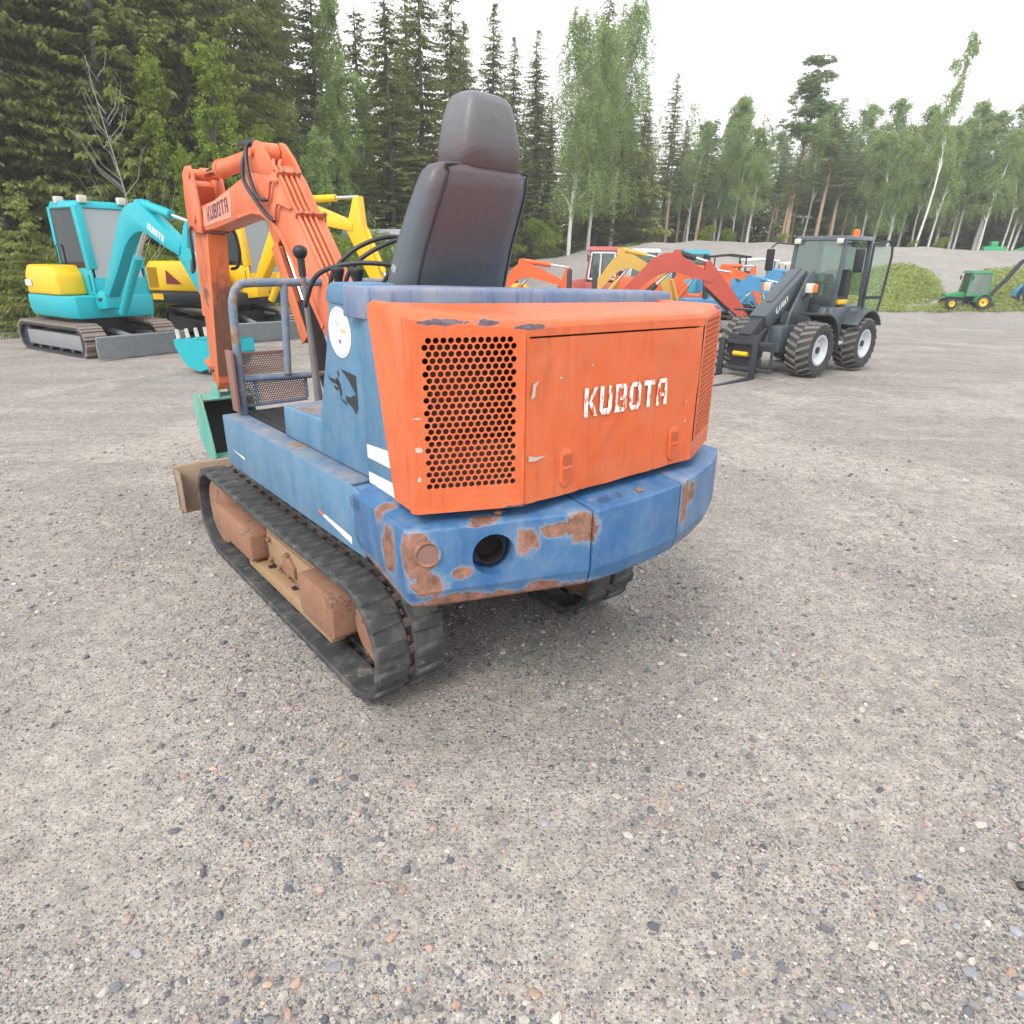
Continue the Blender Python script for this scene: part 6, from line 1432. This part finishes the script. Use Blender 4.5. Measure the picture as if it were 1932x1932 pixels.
def tractor(name, label, x, y, yaw, hood_m, cab_m, s=1.0, hood=(1.0, .75, 1.25), roof=2.3, cat='tractor', rim='white_paint', rf=.45, ff=.30, white_frame=False, z=None, glassm='glass', group=None):
    E = thing(name, label, cat, (x, y, float(gz(x, y)) if z is None else z), yaw, group); E.scale = (s, s, s)
    hl, hb, ht = hood
    MB().hexa([(-.30, .35, hb), (.30, .35, hb), (.27, .35 + hl, hb + .03), (-.27, .35 + hl, hb + .03), (-.28, .35, ht), (.28, .35, ht), (.24, .35 + hl * .97, ht - .12), (-.24, .35 + hl * .97, ht - .12)]).build('bonnet', M[hood_m], E, bevel=.04, seg=3)
    MB().box(-.16, .16, -.6, .35 + hl * .8, .38, hb + .02).build('chassis', M['dark_steel'], E)
    MB().box(-.48, .48, -.75, .38, .62, ht - .1).build('cab_base', M[cab_m], E, bevel=.03)
    for sx in (-1, 1):
        for yb, yt in ((-.72, -.66), (.36, .22)): MB().bar((sx * .45, yb, ht - .1), (sx * .41, yt, roof - .06), .06, .06).build('cab_pillar', M[cab_m], E, bevel=.01)
        MB().hexa([(sx * .455 - .003, -.69, ht - .1), (sx * .455 + .003, -.69, ht - .1), (sx * .455 + .003, .33, ht - .1), (sx * .455 - .003, .33, ht - .1), (sx * .415 - .003, -.64, roof - .08), (sx * .415 + .003, -.64, roof - .08), (sx * .415 + .003, .2, roof - .08), (sx * .415 - .003, .2, roof - .08)]).build('side_window', M[glassm], E)
        if white_frame:
            for a_, b_ in (((-.62, ht), (.28, ht)), ((-.58, roof - .14), (.19, roof - .14)), ((-.62, ht), (-.58, roof - .14)), ((.28, ht), (.19, roof - .14)), ((-.1, ht), (-.12, roof - .14))):
                MB().bar((sx * .462, *a_), (sx * .452, *b_), .02, .05).build('window_frame', M['white_paint'], E)
    for yy in (-.70, .30): MB().hexa([(-.40, yy - .003, ht - .1), (.40, yy - .003, ht - .1), (.40, yy + .003, ht - .1), (-.40, yy + .003, ht - .1), (-.37, yy * .9 - .003, roof - .08), (.37, yy * .9 - .003, roof - .08), (.37, yy * .9 + .003, roof - .08), (-.37, yy * .9 + .003, roof - .08)]).build('window', M[glassm], E)
    MB().hexa([(-.50, -.76, roof - .08), (.50, -.76, roof - .08), (.50, .36, roof - .08), (-.50, .36, roof - .08), (-.44, -.68, roof + .05), (.44, -.68, roof + .05), (.44, .28, roof + .05), (-.44, .28, roof + .05)]).build('cab_roof', M[cab_m], E, bevel=.02)
    MB().box(-.2, .2, -.5, -.35, ht - .1, ht + .55).build('operator_seat', M['seat_dark'], E, bevel=.04)
    for sx in (-1, 1):
        wheel(E, (sx * .58, -.45, rf), rf, .30, rim=rim); wheel(E, (sx * .46, .35 + hl * .7, ff), ff, .22, rim=rim)
        MB().prism([(-.45 + (rf + .06) * math.cos(a), rf + (rf + .06) * math.sin(a)) for a in [math.pi * i / 8 for i in range(9)]] + [(-.45 + (rf + .02) * math.cos(a), rf + (rf + .02) * math.sin(a)) for a in [math.pi * (8 - i) / 8 for i in range(9)]], 'YZ', *sorted((sx * .42, sx * .74))).build('mudguard', M[hood_m], E)
        MB().bar((sx * .44, .2, roof - .25), (sx * .66, .3, roof - .3), .02, .02).build('mirror_arm', M['dark_steel'], E)
        MB().box(sx * .66 - .05, sx * .66 + .05, .28, .32, roof - .42, roof - .2).build('mirror', M['black'], E, bevel=.01)
    return E
x, y = place(1128, 23); tractor('farm_tractor', 'faded red tractor with white framed cab windows behind the mustard boom', x, y, R(80), 'far faded red paint', 'far faded red paint', .95, roof=2.22, white_frame=True, rf=.6, ff=.42, group=GR)
x, y = place(1205, 27); tractor('farm_tractor', 'white tractor cab with blue roof between the red cab and the dull red boom', x, y, R(85), 'far blue paint', 'white_paint', 1.02, roof=2.15, rf=.6, ff=.4, group=GR)
p = march(1822, 582); gt = tractor('mower_tractor', 'small green tractor mower with glazed cab at the grassy slope', p.x, p.y, R(82), 'tractor green paint', 'tractor green paint', .80, z=p.z, hood=(.9, .55, .85), roof=1.85, rim='yellow', rf=.36, ff=.26, glassm='glass_green')
p = march(1940, 582); bt_ = tractor('farm_tractor', 'blue compact tractor with white wheel rims and a rear digger arm', p.x + .5, p.y, R(-95), 'far blue paint', 'far blue paint', .9, z=p.z, hood=(1.0, .6, 1.05), roof=1.9, rf=.50, ff=.34)
m = MB(); m.prism(ribbon(bez((-.7, .7), (-1.2, 2.3), (-1.9, 1.15), 8), lambda t: .16), 'YZ', -.06, .06); m.build('digger_boom', M['dark_steel'], bt_)
m = MB(); m.prism(ribbon([(-1.9, 1.2), (-2.2, .8), (-2.4, .45)], lambda t: .14), 'YZ', -.05, .05); m.build('digger_arm', M['dark_steel'], bt_)
m = MB(); m.prism([(-2.4, .5), (-2.6, .35), (-2.5, .1), (-2.1, .05), (-2.2, .2)], 'YZ', -.2, .2); m.build('digger_bucket', M['dark_steel'], bt_)
# green screening machine on the crest of the bank
p = on_y(1880, 466, 43.0); cr = thing('screening_machine', 'bright green machine with raised conveyor on the crest of the bank', 'machine', (p.x, 43.0, float(tz(p.x, 43.0)) - .05), R(-20))
cr.scale = (.7, .7, .7)
MB().box(-1.0, .6, -.5, .5, .1, .65).build('body', M['far green paint'], cr, bevel=.03); MB().box(-.5, 0, -.4, .4, .65, 1.05).build('hopper', M['far green paint'], cr, bevel=.03)
MB().bar((.9, 0, .15), (2.9, 0, .85), .5, .14).build('conveyor', M['far green paint'], cr); MB().box(2.75, 2.85, -.3, .3, 0, .8).build('conveyor_leg', M['far green paint'], cr); MB().box(-1.1, .7, -.55, .55, -.05, .1).build('skid', M['dark_steel'], cr)
# grey van roof behind the yellow arm
x, y = place(728, 25); vn = thing('parked_van', 'grey van parked behind the yellow excavator arm', 'van', (x, y, float(gz(x, y))), R(70))
M['van'] = plain('grey van paint', (.30, .33, .36), .4, var=.05)
MB().loft([[(sx, -2.3, zz) for sx, zz in ((-.9, .4), (.9, .4), (.92, 1.2), (.82, 2.35), (.7, 2.5), (-.7, 2.5), (-.82, 2.35), (-.92, 1.2))], [(sx, 1.2, zz) for sx, zz in ((-.9, .4), (.9, .4), (.92, 1.2), (.82, 2.35), (.7, 2.5), (-.7, 2.5), (-.82, 2.35), (-.92, 1.2))], [(sx, 1.9, zz) for sx, zz in ((-.9, .4), (.9, .4), (.92, 1.2), (.84, 1.3), (.7, 1.35), (-.7, 1.35), (-.84, 1.3), (-.92, 1.2))], [(sx, 2.6, zz) for sx, zz in ((-.85, .4), (.85, .4), (.85, .95), (.8, 1.02), (.7, 1.05), (-.7, 1.05), (-.8, 1.02), (-.85, .95))]]).build('body', M['van'], vn, bevel=.03)
for sx in (-1, 1):
    MB().hexa([(sx * .915 - .004, .1, 1.35), (sx * .915 + .004, .1, 1.35), (sx * .915 + .004, 1.2, 1.35), (sx * .915 - .004, 1.2, 1.35), (sx * .85 - .004, .1, 2.1), (sx * .85 + .004, .1, 2.1), (sx * .85 + .004, 1.0, 2.1), (sx * .85 - .004, 1.0, 2.1)]).build('window', M['glass_dark'], vn)
    for yy in (-1.5, 1.5): wheel(vn, (sx * .82, yy, .34), .34, .22)
# --- the dark grey wheel loader
LG = (.085, .10, .115)
M['lgrey'] = paint('dark grey loader paint', (.072, .09, .104), .38, .06, dirt=.12, dirt_col=(.3, .3, .3), spec=.5, bumpy=.02)
M['rim_grey'] = plain('light grey rim', (.52, .56, .60), .4, var=.05)
M['tyre'] = paint('dusty tyre rubber', (.045, .045, .045), .8, .2, dirt=.5, dirt_col=(.13, .12, .11), bumpy=.2)
M['tread_dust'] = plain('dusty tread rubber', (.17, .16, .145), .85, var=.25)
M['amber'] = plain('orange lens', (.80, .16, .02), .25)
LD = thing('wheel_loader', 'dark grey compact wheel loader with glazed cab, open door and pallet forks', 'loader', (4.21, 10.9, float(gz(4.21, 10.9)) - .005), R(129.7))
def LB(m, nm, mat='lgrey', bevel=.012, par=None, **k): return m.build(nm, M[mat], par or LD, bevel=bevel, **k)
for sx in (-1, 1):
    for yy in (.03, -1.45): wheel(LD, (sx * .57, yy, .41), .40, .40, 'tyre', 'rim_grey', lugs=21)
LB(MB().box(-.30, .30, -.45, .45, .35, .75), 'front_frame', 'lgrey', .03)
LB(MB().prism([(-2.05, .62), (-1.95, .45), (-.55, .42), (-.50, .70), (-.62, 1.0), (-2.0, 1.0), (-2.08, .9)], 'YZ', -.42, .42), 'rear_body', 'lgrey', .04, seg=3)
LB(MB().box(-.18, .18, -.6, -.4, .4, .75), 'pivot', 'dark_steel', .02)
LB(MB().prism([(-1.02, .48), (-.62, .48), (-.58, .60), (-.66, 1.0), (-1.02, 1.0)], 'YZ', -.515, .40), 'cab_floor', 'lgrey', .02)
for yy, nm in ((.03, 'mudguard'), (-1.45, 'mudguard')):
    for sx in (-1, 1):
        a0_, a1_ = (R(78), R(185)) if yy > 0 else (R(35), R(150))
        oo = [(yy + .52 * math.cos(a), .43 + .52 * math.sin(a)) for a in [a0_ + (a1_ - a0_) * i / 10 for i in range(11)]]; ii = [(yy + .495 * math.cos(a), .43 + .495 * math.sin(a)) for a in [a1_ - (a1_ - a0_) * i / 10 for i in range(11)]]
        LB(MB().prism(oo + ii, 'YZ', *sorted((sx * .36, sx * .76))), nm, 'dark_steel' if yy > 0 else 'lgrey', .004)
# cab
cx0, cx1, cy0, cy1 = -.50, .36, -1.62, -.78
for px_, pyb, pyt in ((cx0 + .03, cy1 + .10, cy1), (cx1 - .03, cy1 + .10, cy1), (cx0 + .03, cy0, cy0 + .03), (cx1 - .03, cy0, cy0 + .03)):
    LB(MB().bar((px_, pyb, .98), (px_, pyt, 2.0), .055, .06), 'cab_pillar', 'lgrey', .006)
LB(MB().hexa([(cx0 - .02, cy0 - .05, 1.985), (cx1 + .02, cy0 - .05, 1.985), (cx1 + .02, cy1 + .05, 1.985), (cx0 - .02, cy1 + .05, 1.985), (cx0 + .02, cy0, 2.05), (cx1 - .02, cy0, 2.05), (cx1 - .02, cy1 + .01, 2.05), (cx0 + .02, cy1 + .01, 2.05)]), 'cab_roof', 'lgrey', .015)
LB(MB().hexa([(cx0 + .05, cy1 + .085, 1.12), (cx1 - .05, cy1 + .085, 1.12), (cx1 - .05, cy1 + .091, 1.12), (cx0 + .05, cy1 + .091, 1.12), (cx0 + .05, cy1 + .005, 1.985), (cx1 - .05, cy1 + .005, 1.985), (cx1 - .05, cy1 + .011, 1.985), (cx0 + .05, cy1 + .011, 1.985)]), 'windscreen', 'glass_green', 0)
LB(MB().box(cx0 + .05, cx1 - .05, cy1 + .04, cy1 + .10, .95, 1.12), 'cab_front_panel', 'dark_steel', .01)
LB(MB().box(cx1 - .012, cx1 - .006, cy0 + .05, cy1 + .02, 1.15, 1.97), 'side_window', 'glass_green', 0)
LB(MB().box(cx0 + .05, cx1 - .05, cy0 + .01, cy0 + .016, 1.15, 1.97), 'rear_window', 'glass_green', 0)
LB(MB().box(-.30, .12, -1.55, -1.42, 1.0, 1.55), 'operator_seat', 'seat_dark', .05, seg=3); LB(MB().box(-.30, .12, -1.5, -1.12, 1.0, 1.14), 'seat_base', 'seat_dark', .04)
LB(MB().lathe([(-.012, .17), (0, .185), (.012, .17), (0, .155)], (-.08, -.95, 1.36), 'Z', 20), 'steering_wheel', 'black', 0); LB(MB().cyl((-.08, -.86, 1.05), (-.08, -.95, 1.36), .03), 'steering_column', 'black', 0)
LB(MB().box(-.44, -.36, -1.25, -.92, 1.02, 1.10), 'armrest', 'yellow', .02)
for lx in (cx0 + .09, cx1 - .08): LB(MB().box(lx - .05, lx + .05, cy1 + .05, cy1 + .11, 1.93, 2.01), 'work_lamp', 'lamp', .015)
LB(MB().lathe([(0, .055), (.05, .055), (.10, .045), (.11, .02)], (-.30, -1.42, 2.05), 'Z', 16), 'beacon', 'amber', 0)
for sx, hx in ((-1, cx0), (1, cx1)):
    LB(MB().tube([(hx, cy1 + .03, 1.93), (hx + sx * .22, cy1 + .16, 1.95), (hx + sx * .30, cy1 + .2, 1.88)], .012, 6), 'mirror_arm', 'black', 0)
    LB(MB().box(hx + sx * .30 - .07, hx + sx * .30 + .07, cy1 + .18, cy1 + .23, 1.52, 1.86), 'mirror', 'black', .03, seg=3)
# open door swung out on the left
dr = thing_p = MB(); dh = Vector((cx0 - .02, cy0 + .02, 0)); dd = Vector((-.20, -.98, 0)).normalized(); dw = .52
def dpt(s_, z_): return dh + dd * s_ + Vector((0, 0, z_))
fr_ = MB(); fp = [dpt(.02, .75), dpt(.02, 1.95), dpt(dw - .12, 1.99), dpt(dw - .03, 1.93), dpt(dw, 1.75), dpt(dw - .06, 1.12), dpt(dw - .14, .72), dpt(.30, .58), dpt(.05, .70)]
fr_.tube(fp + [fp[0]], .020, 8); door_ = LB(fr_, 'cab_door', 'dark_steel', 0)
gn = dd.cross(Vector((0, 0, 1))); fc = [p_ + gn * .003 for p_ in fp]
M['glass_door'] = veil_glass('green tinted door glass', (.74, .86, .79), (.42, .52, .46), .12, .22)
MB().add(fc, [tuple(range(len(fc)))]).build('door_glass', M['glass_door'], door_, smooth=0)
LB(MB().bar(dpt(.05, 1.12), dpt(dw - .06, 1.12), .03, .05), 'door_rail', 'dark_steel', .004, door_)
# bonnet steps, side boxes
LB(MB().prism([(-1.0, .50), (-.58, .50), (-.52, .62), (-.60, 1.0), (-1.0, 1.0)], 'YZ', -.52, -.42), 'side_step', 'lgrey', .015); LB(MB().box(-.60, -.45, -.98, -.62, .42, .47), 'foot_plate', 'rim_grey', .008)
LB(MB().box(-.30, .25, -.72, -.58, .72, 1.02), 'battery_box', 'dark_steel', .02)
# lift arm: two cheek plates and the telescopic box
LB(MB().prism([(-.30, .60), (.22, .60), (.10, .95), (-.25, 1.45), (-.42, 1.55), (-.50, 1.45), (-.42, 1.1)], 'YZ', -.22, -.18), 'boom_tower', 'lgrey', .01); LB(MB().prism([(-.30, .60), (.22, .60), (.10, .95), (-.25, 1.45), (-.42, 1.55), (-.50, 1.45), (-.42, 1.1)], 'YZ', .18, .22), 'boom_tower', 'lgrey', .01)
bo = LB(MB().bar((0, -.40, 1.46), (0, .62, .80), .28, .24, up=(0, .5, 1)), 'telescopic_boom', 'lgrey', .02)
LB(MB().bar((0, .50, .88), (0, .92, .58), .20, .18, up=(0, .5, 1)), 'inner_boom', 'dark_steel', .012)
LB(MB().bar((0, -.34, 1.56), (0, .40, 1.08), .10, .05, up=(0, .5, 1)), 'boom_rib', 'lgrey', .01)
LB(MB().cyl((0, -.05, .68), (0, .40, .85), .05), 'lift_cylinder', 'dark_steel', 0); LB(MB().cyl((-.10, .10, .98), (-.10, .80, .56), .035), 'tilt_cylinder', 'dark_steel', 0)
bd = Vector((0, 1.02, -.66)).normalized()
letters('GIANT', Vector((-.1425, -.02, 1.175)) + Vector((0, .48, -.31)) * 1.0 * 0 + Vector((0, .40, -.26)), -bd, Vector((0, .54, .84)), .36, .085, M['white_dec'], bo, gap=.7)
for lx in (-.36, .34):
    LB(MB().bar((lx * .62, -.18, 1.12), (lx, -.16, 1.28), .03, .03), 'lamp_stalk', 'dark_steel', 0); LB(MB().box(lx - .06, lx + .06, -.15, -.06, 1.22, 1.36), 'headlamp', 'lamp', .015); LB(MB().box(lx + (-.10 if lx < 0 else .06), lx + (-.06 if lx < 0 else .10), -.15, -.07, 1.23, 1.35), 'indicator', 'amber', .01)
# carriage and forks
LB(MB().box(-.24, .28, .88, .95, .34, .64), 'quick_hitch', 'dark_steel', .01)
for zz in (.12, .50): LB(MB().box(-.55, .58, .98, 1.03, zz, zz + .06), 'carriage_bar', 'dark_steel', .006)
for xx in (-.53, .54): LB(MB().box(xx, xx + .03, .985, 1.025, .18, .50), 'carriage_end', 'dark_steel', 0)
for xx in (-.26, .30):
    f_ = MB(); f_.box(xx - .045, xx + .045, 1.035, 1.075, .02, .58); f_.hexa([(xx - .045, 1.075, .012), (xx + .045, 1.075, .012), (xx + .035, 2.05, .015), (xx - .035, 2.05, .015), (xx - .045, 1.075, .045), (xx + .045, 1.075, .045), (xx + .035, 2.05, .025), (xx - .035, 2.05, .025)]); LB(f_, 'pallet_fork', 'dark_steel', .005)
LB(MB().cyl((-.12, 1.0, .36), (.12, 1.0, .36), .035), 'fork_cylinder', 'yellow', 0); LB(MB().box(-.25, .25, .80, .9, .08, .30), 'hitch_lower', 'dark_steel', .02)
for pts in ([(.12, .3, .80), (.2, .6, .55), (.18, .95, .5)], [(-.15, .5, .78), (-.28, .8, .62), (-.36, 1.0, .45), (-.30, 1.0, .30)], [(.30, .9, .5), (.42, 1.0, .32), (.34, .98, .18)]): LB(MB().tube(smooth_path(pts, 6), .012, 6), 'hydraulic_hose', 'hose', 0)
# a strip of torn black rubber lying on the gravel
p = on_z(1915, 1675); st = MB(); st.tube(smooth_path([(0, 0, .012), (.05, -.02, .02), (.10, -.025, .012), (.16, -.05, .01)], 4), [.006] + [.012] * 10 + [.008, .006], 6)
tag(st.build('rubber_scrap', M['hose'], None, loc=(p.x, p.y, 0)), 'torn strip of black rubber lying on the gravel', 'rubber strip')

# ------------------------------------------------------------------ thin summer haze
def haze():
    m = MB(); m.box(-164, 204, -29, 324, -8, 34); k = NT('thin haze')
    v = k.n('VolumePrincipled'); v.inputs['Color'].default_value = (.93, .96, 1.0, 1); v.inputs['Density'].default_value = .0021; v.inputs['Anisotropy'].default_value = .25
    k.t.links.new(v.outputs[0], k.out.inputs['Volume']); o = m.build('haze', k.m, None, smooth=0); o['kind'] = 'stuff'; return o
haze()
